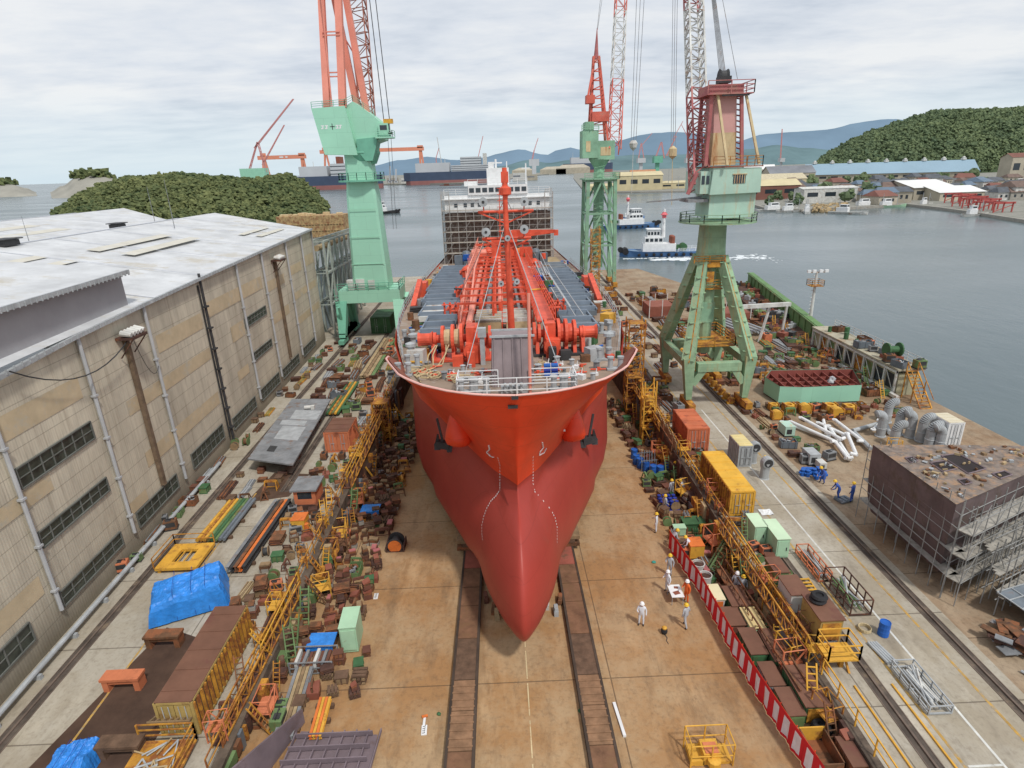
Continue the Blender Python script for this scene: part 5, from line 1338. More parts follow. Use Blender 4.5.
proto('bin','scrap bin','scrap-filled steel bin',b_bin,[('rusty',[rusty,greyst,darkrust]),('green',[olive,rusty,greyst]),('ochre',[yelrust,rusty,greyst]),('blue-grey',[bluegrey,rusty,galv])])
proto('beams','beam bundle','steel beam bundle',b_beams,[('rusty',[rusty,darkrust]),('grey and rust',[greyst,rusty]),('tan',[tanst,wood])])
proto('pipes','pipe bundle','scaffold pipe bundle',b_pipes,[('grey',[galv,greyst]),('green and yellow',[olive,yelrust]),('rusty',[rusty,darkrust])])
proto('plates','plate stack','steel plate stack',b_plates,[('rusty',[rusty,darkrust]),('brown',[brick,rusty])])
proto('machine','welding machine','welding machine',b_machine,[('green',[olive,darkst]),('grey',[greyst,darkst]),('orange',[orangec,darkst]),('rusty',[rusty,darkst])])
proto('drum','drum','steel drum',b_drum,[('blue',[blue]),('green',[green]),('rusty',[rusty])])
proto('reel','cable reel','cable reel',b_reel,[('brown',[wood,darkst]),('green',[olive,rusty])])
proto('bottles','gas bottle rack','rack of gas bottles',b_bottles,[('grey',[yelrust,greyst]),('green',[rusty,green])])
proto('crate','crate','lidded crate',b_crate,[('wooden',[wood,woodd]),('rusty steel',[rusty,brick]),('green',[olive,green])])
proto('weight','steel weight','steel weight',b_hopper,[('rusty',[rusty,darkrust]),('red',[redfade,rusty]),('yellow',[yelrust,rusty])])
proto('tyre','tyre stack','pair of stacked tyres',b_tyre,[('black',[rubber])])
def b_ladder(mb):
    for x in (-.2,.2): mb.beam((x,-.5,0),(x,.5,2.0),.06)
    for k in range(8): mb.beam((-.2,-.45+k*.125,.1+k*.25),(.2,-.45+k*.125,.1+k*.25),.045)
def b_frame(mb):
    for x in (-.5,.5):
        for y in (-.35,.35): mb.beam((x,y,0),(x,y,1.5),.06)
    for z in (.75,1.5): mb.path([(-.5,-.35,z),(.5,-.35,z),(.5,.35,z),(-.5,.35,z),(-.5,-.35,z)],.028,n=4)
    mb.beam((-.5,-.35,0),(.5,-.35,1.5),.045); mb.beam((.5,.35,0),(-.5,.35,1.5),.045); mb.bb(-.48,.48,-.33,.33,.76,.8)
proto('ladder','ladder','leaning ladder',b_ladder,[('yellow',[yellow]),('rusty',[rusty]),('green',[olive]),('ochre',[yelrust])])
proto('frame','staging unit','railed staging unit',b_frame,[('yellow',[yelrust]),('orange',[orangec]),('rusty',[rusty]),('bright yellow',[yellow])])
_built = {}
ADJ = {'ladder':'ladder','frame':'staging_unit','keel':'keel_block','keel2':'keel_block','timber':'timber_stack','stand':'steel_stand','bin':'scrap_bin','beams':'beam_bundle','pipes':'pipe_bundle','plates':'plate_stack','machine':'welding_machine','drum':'drum','reel':'cable_reel','bottles':'gas_bottle_rack','crate':'crate','weight':'steel_weight','tyre':'tyre_stack'}
def put(key, v, x, y, z, rz, area, s=1., sz=None):
    P = PROTO[key]; v = v % len(P); cw_, noun, cat, mb, ms = P[v]
    lab = '%s %s %s' % (cw_, noun, area); k = (key, v)
    if k in _built: o = _built[k].copy(); col.objects.link(o)
    else: o = mb.build(ADJ[key], ms); _built[k] = o
    o.location = (x,y,z); o.rotation_euler = (0,0,rz); o.scale = (s,s,sz or s)
    tag(o, lab, cat, '%s %ss %s' % (cw_, cat, area))
    return o
def area_name(side, y, x=0):
    if side == 'LF': return 'on the slipway floor '+('near the mint cabinet' if y < 32 else ('left of the bulbous bow' if y < 46 else 'left of the hull side'))
    if side == 'RF': return 'behind the striped banner' if y < 34 else ('on the floor below the yellow container' if y < 46 else 'on the floor beyond the blue drums')
    if side == 'LA': return 'on the left apron by the ochre container' if y < 33 else ('on the apron near the grey panel' if y < 62 else 'on the apron towards the mint crane')
    if side == 'RA': return 'beside the yellow truss walkway' if y < 45 else 'on the right apron by the crane legs'
    return 'in the yard behind the mint tank' if y > 62 else 'in the yard before the mint tank'
PLACED = []
def free(x, y, r):
    for a, b, c in PLACED:
        if (a-x)**2+(b-y)**2 < (r+c)**2: return False
    PLACED.append((x,y,r)); return True
PLACED += [(-9.7,28.2,1.0),(-8.6,38.4,1.0)]
def scatter(side, n, x0, x1, y0, y1, keys, seed, zf, rot=None, rad=.42, s0=.75, s1=1.15, stack=.0, dens=None):
    rr = random.Random(seed); k = 0; tries = 0
    while k < n and tries < n*40:
        tries += 1; x = rr.uniform(x0(0) if callable(x0) else x0, x1); y = y0+(y1-y0)*rr.random()**1.15
        key = rr.choice(keys); r_ = {'beams':.62,'pipes':.6,'bin':.6,'stand':.5,'plates':.55}.get(key, rad)
        if not free(x, y, r_): continue
        v = rr.randrange(8); s = rr.uniform(s0, s1); rz = rr.choice((0, PI/2, .1, -.15, .3, PI/2+.2)) if rot is None else rot+rr.uniform(-.15,.15)
        if key in ('beams','pipes'): rz = rr.choice((.05,-.08,.12)) 
        z = zf(y); put(key, v, x, y, z, rz, area_name(side, y, x), s)
        if rr.random() < stack and key in ('keel','keel2','crate','timber','plates','weight'):
            hh = {'keel':.66,'keel2':.85,'crate':.66,'timber':.77,'plates':.56,'weight':.9}[key]*s
            put(rr.choice(['keel','keel2','crate','plates']), rr.randrange(8), x, y, z+hh, rz+.2, 'stacked on another, '+area_name(side, y, x).replace('on the slipway floor ',''), s*.85)
        k += 1
K1 = ['keel','keel','keel2','keel2','timber','plates','crate','keel','weight','stand','bin']
SB = dict(s0=.55, s1=.95)
scatter('LA', 34, -14.5, -13.9, 20, 68, ['frame','frame','ladder','stand'], 500, lambda y: 0, rad=.35, s0=.6, s1=1.0)
scatter('RA', 34, 15.9, 16.3, 24, 68, ['frame','frame','ladder','stand'], 501, lambda y: 0, rad=.35, s0=.6, s1=1.0)
scatter('LF', 26, -13.1, -12.6, 22, 66, ['frame','ladder','ladder'], 502, fl, rad=.3, s0=.8, s1=1.3)
scatter('RF', 26, 14.7, 15.1, 20, 66, ['frame','ladder','ladder'], 503, fl, rad=.3, s0=.8, s1=1.3)
scatter('LF', 70, -13.15, -12.7, 22, 66, ['timber','crate','keel','machine','stand','keel2'], 301, fl, stack=.95, rad=.3, **SB)
scatter('RF', 70, 14.8, 15.2, 19, 68, ['timber','crate','keel','bottles','stand','machine'], 302, fl, stack=.95, rad=.3, **SB)
scatter('LF', 215, -13.1, -9.6, 30.5, 66, K1, 31, fl, stack=.5, rad=.33, **SB)
scatter('LF', 40, -13.1, -10.3, 27.3, 31, K1, 310, fl, stack=.5, rad=.33, **SB)
scatter('LF', 26, -13.1, -8.4, 23.6, 27.3, ['timber','crate','beams','plates','weight','keel'], 32, fl, stack=.2, rad=.45, **SB)
scatter('LF', 14, -12.9, -12.0, 22, 28, ['bin','crate','machine'], 311, fl, rad=.4, **SB)
scatter('RF', 34, 14.6, 15.1, 20, 40, ['bottles','beams','machine','stand','crate','reel'], 33, fl, stack=.1, rad=.3, **SB)
scatter('RF', 34, 13.2, 14.9, 30.5, 36, ['beams','plates','beams','keel','crate','stand'], 330, fl, stack=.1, rad=.4, **SB)
scatter('RF', 70, 12.4, 15.0, 35.5, 48, ['crate','bin','machine','reel','keel','stand','bottles','plates'], 34, fl, rad=.36, stack=.2, **SB)
scatter('RF', 60, 12.8, 15.1, 49, 68, ['keel','beams','plates','keel2','stand','crate'], 35, fl, rad=.4, stack=.4, **SB)
scatter('LA', 60, -17.2, -14.2, 28, 50, ['bin','crate','beams','plates','machine','stand','weight','reel','keel'], 36, lambda y: 0, rad=.42, stack=.3, **SB)
scatter('LA', 46, -17.8, -14.2, 55.5, 90, ['beams','bin','crate','plates','pipes','machine'], 37, lambda y: 0, rad=.6, stack=.2, s0=.7, s1=1.1)
scatter('LA', 40, -27.2, -25.7, 34, 90, ['crate','pipes','bin','machine','plates','reel','beams'], 38, lambda y: 0, rad=.45, s0=.6, s1=.9)
scatter('LA', 34, -23.6, -19.6, 64, 90, ['beams','pipes','plates','beams','bin'], 39, lambda y: 0, rad=.8)
scatter('LA', 12, -24, -19.8, 42.5, 48, ['pipes','plates','crate','stand'], 390, lambda y: 0, rad=.5, **SB)
scatter('RA', 34, 16.1, 17.5, 24, 37.2, ['bin','machine','bottles','crate','plates','reel','stand'], 40, lambda y: 0, rad=.36, stack=.3, **SB)
scatter('RA', 44, 16.2, 18.6, 53.5, 92, ['beams','bin','machine','crate','pipes','stand'], 41, lambda y: 0, rad=.5)
scatter('RA', 10, 16.4, 17.5, 44.6, 47.8, ['crate','bin','stand'], 410, lambda y: 0, rad=.4, **SB)
scatter('RY', 24, 25.2, 28.5, 45, 60, ['bin','weight','crate','machine','reel','plates','beams'], 42, lambda y: 0, rad=.5, **SB)
scatter('RY', 34, 28, 41, 54, 57.8, ['weight','machine','crate','keel','reel','bin','stand'], 43, lambda y: 0, rad=.5, **SB)
scatter('RY', 95, 25.4, 41.5, 65, 78, ['machine','bin','crate','pipes','reel','beams','weight','stand','plates'], 44, lambda y: 0, rad=.6, s0=.7, s1=1.1)
scatter('RY', 95, 25.4, 41.5, 78, 120, ['beams','pipes','bin','crate','plates','machine'], 45, lambda y: 0, rad=.9, s0=.9, s1=1.5)
scatter('RY', 60, 40.5, 42.8, 59, 100, ['frame','bin','crate','beams','ladder','machine','drum'], 460, lambda y: 0, rad=.4, s0=.6, s1=1.1)
scatter('RY', 30, 34, 41, 37, 47, ['plates','crate','bin','keel','beams','frame'], 461, lambda y: 0, rad=.6, s0=.6, s1=1.0)
scatter('RA', 30, 19.8, 23, 72, 128, ['bin','machine','crate','beams'], 46, lambda y: 0, rad=.9)
# ---------------- long bundles on the left apron
def long_bundle(name, label, cat, x, y0, y1, items, z=0, lean=0):
    t = thing(name, label, cat, (x,(y0+y1)/2,z)); xx = x-sum(i[0] for i in items)/2
    for w_, h, m_, kind in items:
        mb = MB(); c = xx+w_/2
        if kind == 'tube': mb.tube((c,y0,z+.25+w_/2),(c+lean,y1,z+.25+w_/2),w_*.46,n=8)
        else:
            mb.beam((c,y0,z+.25+h/2),(c+lean,y1,z+.25+h/2),w_*.3,h*.9); mb.beam((c,y0,z+.27+h),(c+lean,y1,z+.27+h),w_*.85,.04); mb.beam((c,y0,z+.24),(c+lean,y1,z+.24),w_*.85,.04)
        mb.build('pipe' if kind == 'tube' else 'girder', m_, t); xx += w_
    mb = MB()
    for k in range(3): yy = y0+(y1-y0)*(.12+.38*k); mb.box(x+lean*(.12+.38*k),yy,.11+z,sum(i[0] for i in items)+.3,.2,.22)
    mb.build('bearer', woodd, t); return t
long_bundle('girder_bundle','bundle of long dark and rust-red girders lying beside the blue tarpaulin','girders',-18.4,33.2,41.8,[(.3,.35,greyst,'g'),(.25,.3,darkst,'g'),(.28,.35,rusty,'g'),(.26,.3,orange,'g'),(.3,.35,darkst,'g')],lean=.3)
long_bundle('pipe_rack_load','row of yellow, green and blue-grey pipes in a low rack on the left apron','pipes',-21.7,36.8,42.4,[(.28,.3,yellow,'tube'),(.26,.3,yelrust,'tube'),(.28,.3,yellow,'tube'),(.28,.3,olive,'tube'),(.28,.3,green,'tube'),(.26,.3,olive,'tube'),(.3,.3,bluegrey,'tube'),(.28,.3,bluegrey,'tube')],lean=.1)
long_bundle('pipe_rack_load','green and yellow pipes stacked beyond the grey ship panel','pipes',-18.9,60,70,[(.3,.3,green,'tube'),(.3,.3,yelrust,'tube'),(.3,.3,olive,'tube'),(.3,.3,yellow,'tube'),(.3,.3,green,'tube')])
long_bundle('girder_bundle','tan timber beams running towards the mint crane','timbers',-17.6,72,90,[(.5,.3,tanst,'g'),(.5,.3,wood,'g'),(.5,.3,tanst,'g'),(.5,.3,olive,'g')])
long_bundle('girder_bundle','grey timbers lying on the slipway floor below the ochre container','timbers',-11.5,21.5,26.5,[(.2,.2,greyst,'g'),(.2,.2,tanst,'g'),(.2,.2,wood,'g'),(.2,.2,tanst,'g'),(.2,.2,greyst,'g')],z=fl(24),lean=-.3)
long_bundle('girder_bundle','orange-yellow beams on the slipway floor near the mauve ship section','beams',-9.9,21.4,23.7,[(.16,.16,orange,'g'),(.16,.16,yellow,'g'),(.16,.16,orange,'g'),(.16,.16,yellow,'g')],z=fl(22),lean=-.1)
mb = MB(); mb.bb(-27,-26.2,43,46.6,.05,.16); mb.bb(-27,-26.2,43,46.6,.0,.05,1); tag(mb.build('steel_plate',[darkrust,wood]),'dark rusty plate lying by the workshop wall','steel plate')
# yellow square frame with hand rails
t = thing('yellow_frame', 'yellow square platform with an opening and railings, beyond the blue tarpaulin', 'platform', (-22.6,35,0))
mb = MB()
for a,b,c,d in ((-24,-21.2,33.6,34.3),(-24,-21.2,35.7,36.4),(-24,-23.2,34.3,35.7),(-22,-21.2,34.3,35.7)): mb.bb(a,b,c,d,.25,.45)
for k in range(4): mb.beam((-23.4+k*.45,33.8,.3),(-23.4+k*.45,36.2,.3),.08)
mb.build('deck', yellow, t)
mb = MB(); railing(mb,[(-24,33.6,.45),(-24,36.4,.45),(-21.2,36.4,.45)],.8,r=.03,bars=2); mb.build('railing', yelrust, t)
mb = MB()
for x in (-23.8,-21.4):
    for y in (33.8,36.2): mb.box(x,y,.125,.2,.2,.25)
mb.build('leg', yellow, t)
# rusty trestles by the dark stain
for i,(x,y,lab) in enumerate(((-19.9,27.1,'rust-red steel trestle between the blue tarpaulin and the dark iron stain'),(-20.5,24.2,'orange-brown steel trestle standing on the dark iron stain'),(-18.3,20.3,'brown timber-topped trestle beside the small blue tarpaulin'))):
    t = thing('steel_trestle', lab, 'trestle', (x,y,0)); ms = (rusty, orangec, woodd)[i]
    mb = MB(); mb.bb(x-1.0,x+1.0,y-.35,y+.35,.7,.85); mb.bb(x-.9,x+.9,y-.25,y-.2,.45,.7); mb.build('top', ms, t)
    for sx in (-.8,.8): mb = MB(); mb.bb(x+sx-.15,x+sx+.15,y-.3,y+.3,0,.7); mb.build('leg', ms, t)
# small cabin on beams, yellow machine
t = thing('control_cabin', 'orange-brown control cabin with a grey roof at the slipway edge on the left', 'cabin', (-16,42,0))
mb = MB(); mb.bb(-16.9,-15.2,41,42.9,.5,1.75); mb.build('body', orangec, t)
mb = MB(); mb.bb(-17.1,-15.0,40.8,43.1,1.75,1.9); mb.build('roof', greyst, t)
mb = MB(); mb.bb(-16.6,-15.5,40.99,40.995,1.0,1.6); mb.build('window', glassd, t)
mb = MB(); mb.bb(-17,-15.1,40.9,43,.0,.5); mb.build('base_frame', darkrust, t)
for i,(x,y,lab,ms) in enumerate(((-15.6,38.2,'yellow boxy machine with an orange tank at the left slipway edge',yellow),(13.3,35.6,'bright orange-yellow box at the end of the striped banner',yellow))):
    z = 0 if i == 0 else fl(y); t = thing('compressor', lab, 'machine', (x,y,z))
    mb = MB(); mb.bb(x-.5,x+.5,y-.55,y+.55,z+.15,z+1.15); mb.build('housing', ms, t)
    mb = MB(); mb.bb(x-.42,x+.42,y-.5,y+.5,z+.02,z+.15); mb.build('skid', darkst, t)
    mb = MB(); mb.bb(x-.52,x+.52,y-.57,y+.57,z+1.15,z+1.2); mb.build('lid', orange, t)
    if i == 0: mb = MB(); mb.lathe((x+.55,y-.4,z+.2),[(.2,0),(.2,.6),(0,.65)],10); mb.build('tank', orange, t)
tarp_small = MB(); z = fl(46)
for x,y,lab in ((-11.6,43.2,'flat blue sheet tied over a white box on the slipway floor'),(-11.3,27.7,'flat blue sheet laid across a stack of girders near the mint cabinet')):
    z = fl(y); t = thing('covered_box', lab, 'covered box', (x,y,z)); mb = MB(); mb.bb(x-.7,x+.7,y-.5,y+.5,z,z+.7); mb.build('body', whited if y>40 else rusty, t)
    mb = MB(); mb.bb(x-.78,x+.78,y-.58,y+.58,z+.7,z+.76); mb.bb(x-.78,x+.78,y-.6,y-.58,z+.5,z+.74); mb.build('sheet', tarpm, t)
# flanged steel rings in a frame, low on the floor by the cabinet
t = thing('block_rack','open rack packed with red, cream and grey steel pieces beside the mint cabinet','rack',fpt(-11.2,26.4)); rr = random.Random(8)
z = fl(26.4)
mb = MB()
for x in (-12.6,-10.2):
    for y in (25.8,27.0): mb.beam((x,y,z),(x,y,z+.9),.07)
mb.beam((-12.6,25.8,z+.9),(-10.2,25.8,z+.9),.06); mb.beam((-12.6,25.8,z+.12),(-10.2,25.8,z+.12),.06); mb.beam((-12.6,27,z+.9),(-10.2,27,z+.9),.06); mb.beam((-12.6,25.8,z+.5),(-10.2,25.8,z+.5),.05)
mb.build('frame', greyst, t)
for i in range(11):
    x = -12.45+i*.21; mb = MB(); mb.bb(x-.08,x+.08,25.85,26.9,z+.1,z+.75+rr.uniform(-.15,.1)); mb.build('steel_piece', [rusty,whited,brick,greyst,brick][i%5], t)
# drum-like winch lying on the floor
t = thing('hose_winch','black and orange winch drum lying on the open slipway floor left of the bow','winch',fpt(-8.7,38.4)); z = fl(38.4)
mb = MB(); mb.lathe((-8.7,38.2,z+.5),[(.15,-.5),(.6,-.5),(.6,-.4),(.35,-.38),(.35,.38),(.6,.4),(.6,.5),(.15,.5)],18,axis='y'); mb.build('drum', darkst, t)
mb = MB(); mb.bb(-9.4,-8.0,37.6,39.0,z,z+.1); 
for x in (-9.35,-8.05): mb.bb(x-.05,x+.05,37.6,39,z+.1,z+.5)
mb.build('frame', darkrust, t)
mb = MB(); mb.lathe((-8.7,37.66,z+.5),[(.38,-.03),(.5,-.03),(.5,.03),(.38,.03)],18,axis='y'); mb.build('brake_band', orange, t)

# ---------------- mauve ship section at the bottom left of the slip floor
t = thing('ship_section','mauve-grey ship section with an egg-crate of frames, bottom left of the slipway floor','ship section',fpt(-10,20)); z = fl(20)
mb = MB(); mb.add([fpt(-12.3,18.2),fpt(-10.9,22.6),(-10.9,22.6,fl(22)+.9),(-12.3,18.2,fl(18)+2.4),(-12.2,18.2,fl(18)),(-10.8,22.6,fl(22)),(-10.8,22.6,fl(22)+.9),(-12.2,18.2,fl(18)+2.4)],[(0,1,2,3),(7,6,5,4),(3,2,6,7),(0,3,7,4),(1,5,6,2)])
mb.build('side_plating', mauve, t)
mb = MB(); mb.add([fpt(-12,16,.1),fpt(-6.9,16,.1),fpt(-6.9,21.6,.1),fpt(-10.8,22.0,.1)],[(0,1,2,3)]); mb.build('bottom_plating', mauve, t)
mb = MB()
for i in range(8): x = -11.3+i*.6; mb.beam(fpt(x,16,.2),fpt(x+.35,21.8,.2),.05,.2)
for j in range(6): y = 18+j*.7; mb.beam(fpt(-11.6+j*.15,y,.36),fpt(-7.1,y,.36),.05,.28)
mb.build('frame_grid', mk('mauve_frame',(.21,.165,.185),.75,var=.3), t)
mb = MB(); mb.add([fpt(-9.2,17.5,.9),fpt(-7.4,17.5,1.3),fpt(-7.3,19.0,.5),fpt(-8.9,19.4,.45)],[(0,1,2,3)]); mb.build('loose_plate', mauvel, t)
# yellow frame cluster bottom-left
t = thing('gangway_platform','yellow railed platform heaped with cable at the near end of the ochre container','platform',(-16.2,19.3,0))
mb = MB(); mb.bb(-17.6,-15,18,20.6,.3,.4); railing(mb,[(-17.6,20.6,.4),(-15,20.6,.4),(-15,18,.4)],1,r=.035); mb.build('deck', yelrust, t)
mb = MB(); rr = random.Random(5)
for i in range(14): 
    p = Vector((rr.uniform(-17.2,-15.4),rr.uniform(18.4,20.2),.5)); mb.path([p, p+Vector((rr.uniform(-.8,.8),rr.uniform(-.6,.6),rr.uniform(0,.4))), p+Vector((rr.uniform(-.8,.8),rr.uniform(-.6,.6),0))], .04, n=5, m=i%2)
mb.build('cable_heap', [galv, tanst], t)
mb = MB()
for i in range(7): mb.beam((-17.2+i*.3,20.9,1.2),(-17.1+i*.3,21.5,1.0),.09)
mb.beam((-17.3,20.9,1.2),(-15.3,20.9,1.2),.07); mb.beam((-17.2,21.5,1.0),(-15.2,21.5,1.0),.07); mb.build('ladder', wood, t)

# ---------------- yellow railings and staging along both slipway edges
def edge_rail(i, x, y0, y1, mt, side, z=0):
    t = thing('edge_railing', '', 'railing', (x,y0,z)); mb = MB(); n = int((y1-y0)/1.4)+1
    for k in range(n): y = y0+(y1-y0)*k/(n-1); mb.beam((x,y,z),(x,y,z+1.05),.06)
    mb.build('posts', mt, t)
    mb = MB(); mb.beam((x,y0,z+1.05),(x,y1,z+1.05),.06); mb.beam((x,y0,z+.55),(x,y1,z+.55),.05); mb.build('rails', mt, t)
    return t
marksL = ['beside the ochre container','between the ochre container and the yellow machine','beside the orange-brown cabin','between the cabin and the orange container','beside the small orange container','just beyond the small orange container','level with the bow rail of the ship','under the mint crane\'s jib']
for i in range(8):
    t = edge_rail(i, -13.75, 19+i*6.5, 19+i*6.5+6.3, [yelrust,yellow,yelrust][i%3], 'L'); t['label'] = 'yellow edge railing on the left apron, '+marksL[i]; t['group'] = 'yellow railings along the left slipway edge'
marksR = ['nearest the camera','beside the yellow basket','beside the pair of pale green lockers','beside the yellow container','between the yellow and orange containers','beside the orange container','at the nearest crane leg','behind the crane\'s first leg']
for i in range(8):
    t = edge_rail(i, 15.75, 17+i*6.2, 17+i*6.2+6.0, [yellow,yelrust][i%2], 'R'); t['label'] = 'yellow edge railing on the right apron, '+marksR[i]; t['group'] = 'yellow railings along the right slipway edge'
def truss(label, a, c, w_, h, mt, n, name='access_walkway'):
    a, c = Vector(a), Vector(c); t = thing(name, label, 'walkway', tuple((a+c)/2)); d = (c-a).normalized(); s = d.cross(Vector((0,0,1))).normalized()*w_/2; U = Vector((0,0,h))
    mb = MB(); mb.beam(a, c, w_, .05); mb.build('deck', darkrust if mt is not rusty else rusty, t)
    for sg, nm in ((-1,'side_truss'),(1,'side_truss')):
        mb = MB(); o_ = s*sg; mb.beam(a+o_, c+o_, .08); mb.beam(a+o_+U, c+o_+U, .08)
        for k in range(n):
            p, q = a.lerp(c,k/n)+o_, a.lerp(c,(k+1)/n)+o_; mb.beam(p, p+U, .05); mb.beam(p+(U if k%2 else Vector()), q+(Vector() if k%2 else U), .045)
        mb.build(nm, mt, t)
    mb = MB()
    L_ = (c-a).length
    for k in range(int(L_/2.5)+1):
        p = a.lerp(c, min(1, k*2.5/L_)); zf_ = fl(p.y) if -13.4 < p.x < 15.4 else 0
        mb.beam(p+s, (p.x+s.x,p.y+s.y,zf_), .07); mb.beam(p-s, (p.x-s.x,p.y-s.y,zf_), .07)
    mb.build('support_legs', mt, t); return t
truss('long yellow truss walkway along the right slipway edge beside the pale green lockers',(15.25,36,.1),(15.35,24.2,.3),.5,.9,yelrust,18)
truss('dark rusty lattice walkway low beside the yellow truss walkway',(14.2,33,-1.0),(14.5,22,-.6),.6,.7,rusty,12)
truss('yellow rusty walkway along the left slipway edge beside the ochre container',(-14.0,20.4,.15),(-13.6,31,.15),.5,.8,yelrust,15)
truss('orange-yellow walkway along the left slipway edge beyond the cabin',(-13.6,44,.1),(-13.6,62,.1),.8,.9,yelrust,20)
truss('yellow walkway beside the crane leg on the right slipway edge',(15.6,53,.1),(15.6,66,.1),.8,.9,yelrust,16)
# plank hoarding and lattice tower on the right edge
t = thing('timber_hoarding','long tan boarded staging wall on the right slipway edge behind the orange container','staging',(15.4,56,0)); mb = MB()
for i in range(26): y = 48.6+i*.42; mb.bb(15.55,15.62,y,y+.36,-2.2+.05*(i%3),.9+.12*(i%4)); 
mb.build('boards', tanst, t)
mb = MB()
for y in (49,52,55,58): mb.beam((15.3,y,fl(y)),(15.3,y,1.2),.1)
mb.beam((15.3,48.8,.6),(15.3,59,.6),.08); mb.build('posts', rusty, t)
def scaftower(name, label, x, y, z0, z1, w_, mt, seed=1):
    t = thing(name, label, 'scaffold tower', (x,y,z0)); mb = MB(); rr = random.Random(seed)
    for sx in (-1,1):
        for sy in (-1,1): mb.beam((x+sx*w_/2,y+sy*w_/2,z0),(x+sx*w_/2,y+sy*w_/2,z1),.13)
    mb.build('posts', mt, t); mb = MB(); k = 0; z = z0
    while z < z1-1:
        for sy in (-1,1): mb.beam((x-w_/2,y+sy*w_/2,z),(x+w_/2,y+sy*w_/2,z+1.6),.07); mb.beam((x-w_/2,y+sy*w_/2,z+1),(x+w_/2,y+sy*w_/2,z+1),.07); mb.beam((x-w_/2,y+sy*w_/2,z+.5),(x+w_/2,y+sy*w_/2,z+.5),.06)
        for sx in (-1,1): mb.beam((x+sx*w_/2,y-w_/2,z),(x+sx*w_/2,y+w_/2,z+1.6),.07)
        z += 1.6; k += 1
    mb.build('bracing', mt, t); mb = MB(); z = z0+1.6; k = 0
    while z < z1:
        mb.bb(x-w_/2,x+w_/2,y-w_/2,y+w_/2,z,z+.08); z += 3.2; k += 1
    for k in range(int((z1-z0)/.9)): 
        q = z0+k*.9; mb.box(x+rr.uniform(-.4,.4)*w_, y-w_/2, q, rr.uniform(.3,.8),.3,.2, rr.uniform(0,1))
    mb.build('landings', mt, t); return t
scaftower('scaffold_tower','orange-yellow rusty scaffold tower at the right of the ship, nearer one',15.2,65,fl(65),8.6,1.8,yelrust,2)
scaftower('scaffold_tower','slim yellow scaffold tower standing in front of the distant lattice crane',18.0,112,0,14,1.6,yelrust,3)
scaftower('scaffold_tower','short yellow scaffold tower at the left edge under the bow flare',-13.3,59,fl(59),2.2,1.6,yelrust,4)
scaftower('scaffold_tower','short yellow scaffold tower at the right edge under the bow flare',14.9,56.5,fl(56),4.2,1.2,yellow,5)
# raised rusty cabins and yellow basket, right foreground
t = thing('platform_cage','yellow railed work platform at the end of the walkway, right foreground','platform',(16.7,23.6,0))
mb = MB(); mb.bb(15.9,17.5,22.9,24.1,.9,1.0); mb.build('deck', yellow, t)
mb = MB(); railing(mb,[(15.9,22.9,1),(17.5,22.9,1),(17.5,24.1,1),(15.9,24.1,1),(15.9,22.9,1)],.9,r=.035,bars=2); mb.build('railing', yellow, t)
mb = MB()
for x in (16.1,17.2): mb.beam((x,23,0),(x,24,.9),.1); mb.beam((x,24,0),(x,23,.9),.1)
mb.beam((16.2,23.5,0),(16.2,23.5,.9),.2); mb.beam((17,23.5,0),(17,23.5,.9),.2); mb.build('leg', yelrust, t)
for i,(x0,x1,y0,y1,z,h,lab,ms) in enumerate([(16.3,17.5,24.6,26.6,.0,2.0,'rust-roofed cabin with tyres on top behind the yellow work platform',m_ochre),(15.9,16.9,27.0,28.6,.0,1.7,'rust-roofed white cabin beside the yellow floor grating',whited),(16.2,17.0,29.6,31.0,0,1.2,'green rust-topped box below the pale green lockers',olive)]):
    t = thing('site_cabin', lab, 'cabin', ((x0+x1)/2,(y0+y1)/2,z))
    mb = MB(); mb.bb(x0,x1,y0,y1,z+.1,z+h); mb.build('body', ms, t)
    mb = MB(); mb.bb(x0-.08,x1+.08,y0-.08,y1+.08,z+h,z+h+.06); mb.build('roof', m_browntop, t)
    mb = MB(); mb.bb(x0+.1,x1-.1,y0-.03,y0-.004,z+.25,z+h-.2); mb.build('door', yelrust if i==0 else ms, t)
o = put('tyre',0,16.8,26.0,2.06,0,'on the rusty cabin roof',.9); o['group'] = 'tyres'
t = thing('floor_grating','yellow steel grating laid beside the red pipe rack','grating',(18.2,28.9,0)); mb = MB()
for i in range(9): mb.beam((17.4+i*.02,27.6+i*.33,.1),(18.6+i*.02,27.6+i*.33,.1),.12,.05)
for x in (17.4,18.0,18.6): mb.beam((x,27.5,.06),(x+.15,30.4,.06),.06)
mb.build('bars', yellow, t)
def mesh_rack(label, x0, x1, y0, y1, h, mt, load, group=None, name='pipe_rack'):
    t = thing(name, label, 'rack', ((x0+x1)/2,(y0+y1)/2,0)); mb = MB()
    for x in (x0,x1):
        n = max(3,int((y1-y0)/.7))
        for k in range(n+1): y = y0+(y1-y0)*k/n; mb.beam((x,y,.05),(x,y,h),.06)
        for z in (.1,h*.5,h): mb.beam((x,y0,z),(x,y1,z),.06)
    for y in (y0,(y0+y1)/2,y1):
        mb.beam((x0,y,.1),(x1,y,.1),.07)
        if y != (y0+y1)/2: mb.beam((x0,y,h),(x1,y,h),.05)
    mb.build('frame', mt, t); mb = MB(); rr = random.Random(int(x0*10)); w_ = x1-x0
    for k in range(14): x = x0+.1+w_*.8*rr.random(); ya = y0+rr.uniform(.1,.6); mb.tube((x,ya,.18+rr.random()*h*.5),(x0+.1+w_*.8*rr.random(),y1-rr.uniform(.1,.6),.2+rr.random()*h*.5),.05,n=6,m=k%2)
    mb.build('pipes', load, t); return t
mesh_rack('red steel rack of pipes on the right apron by the white line',19.2,20.0,30.0,33.0,.7,orangec,[galv,rusty])
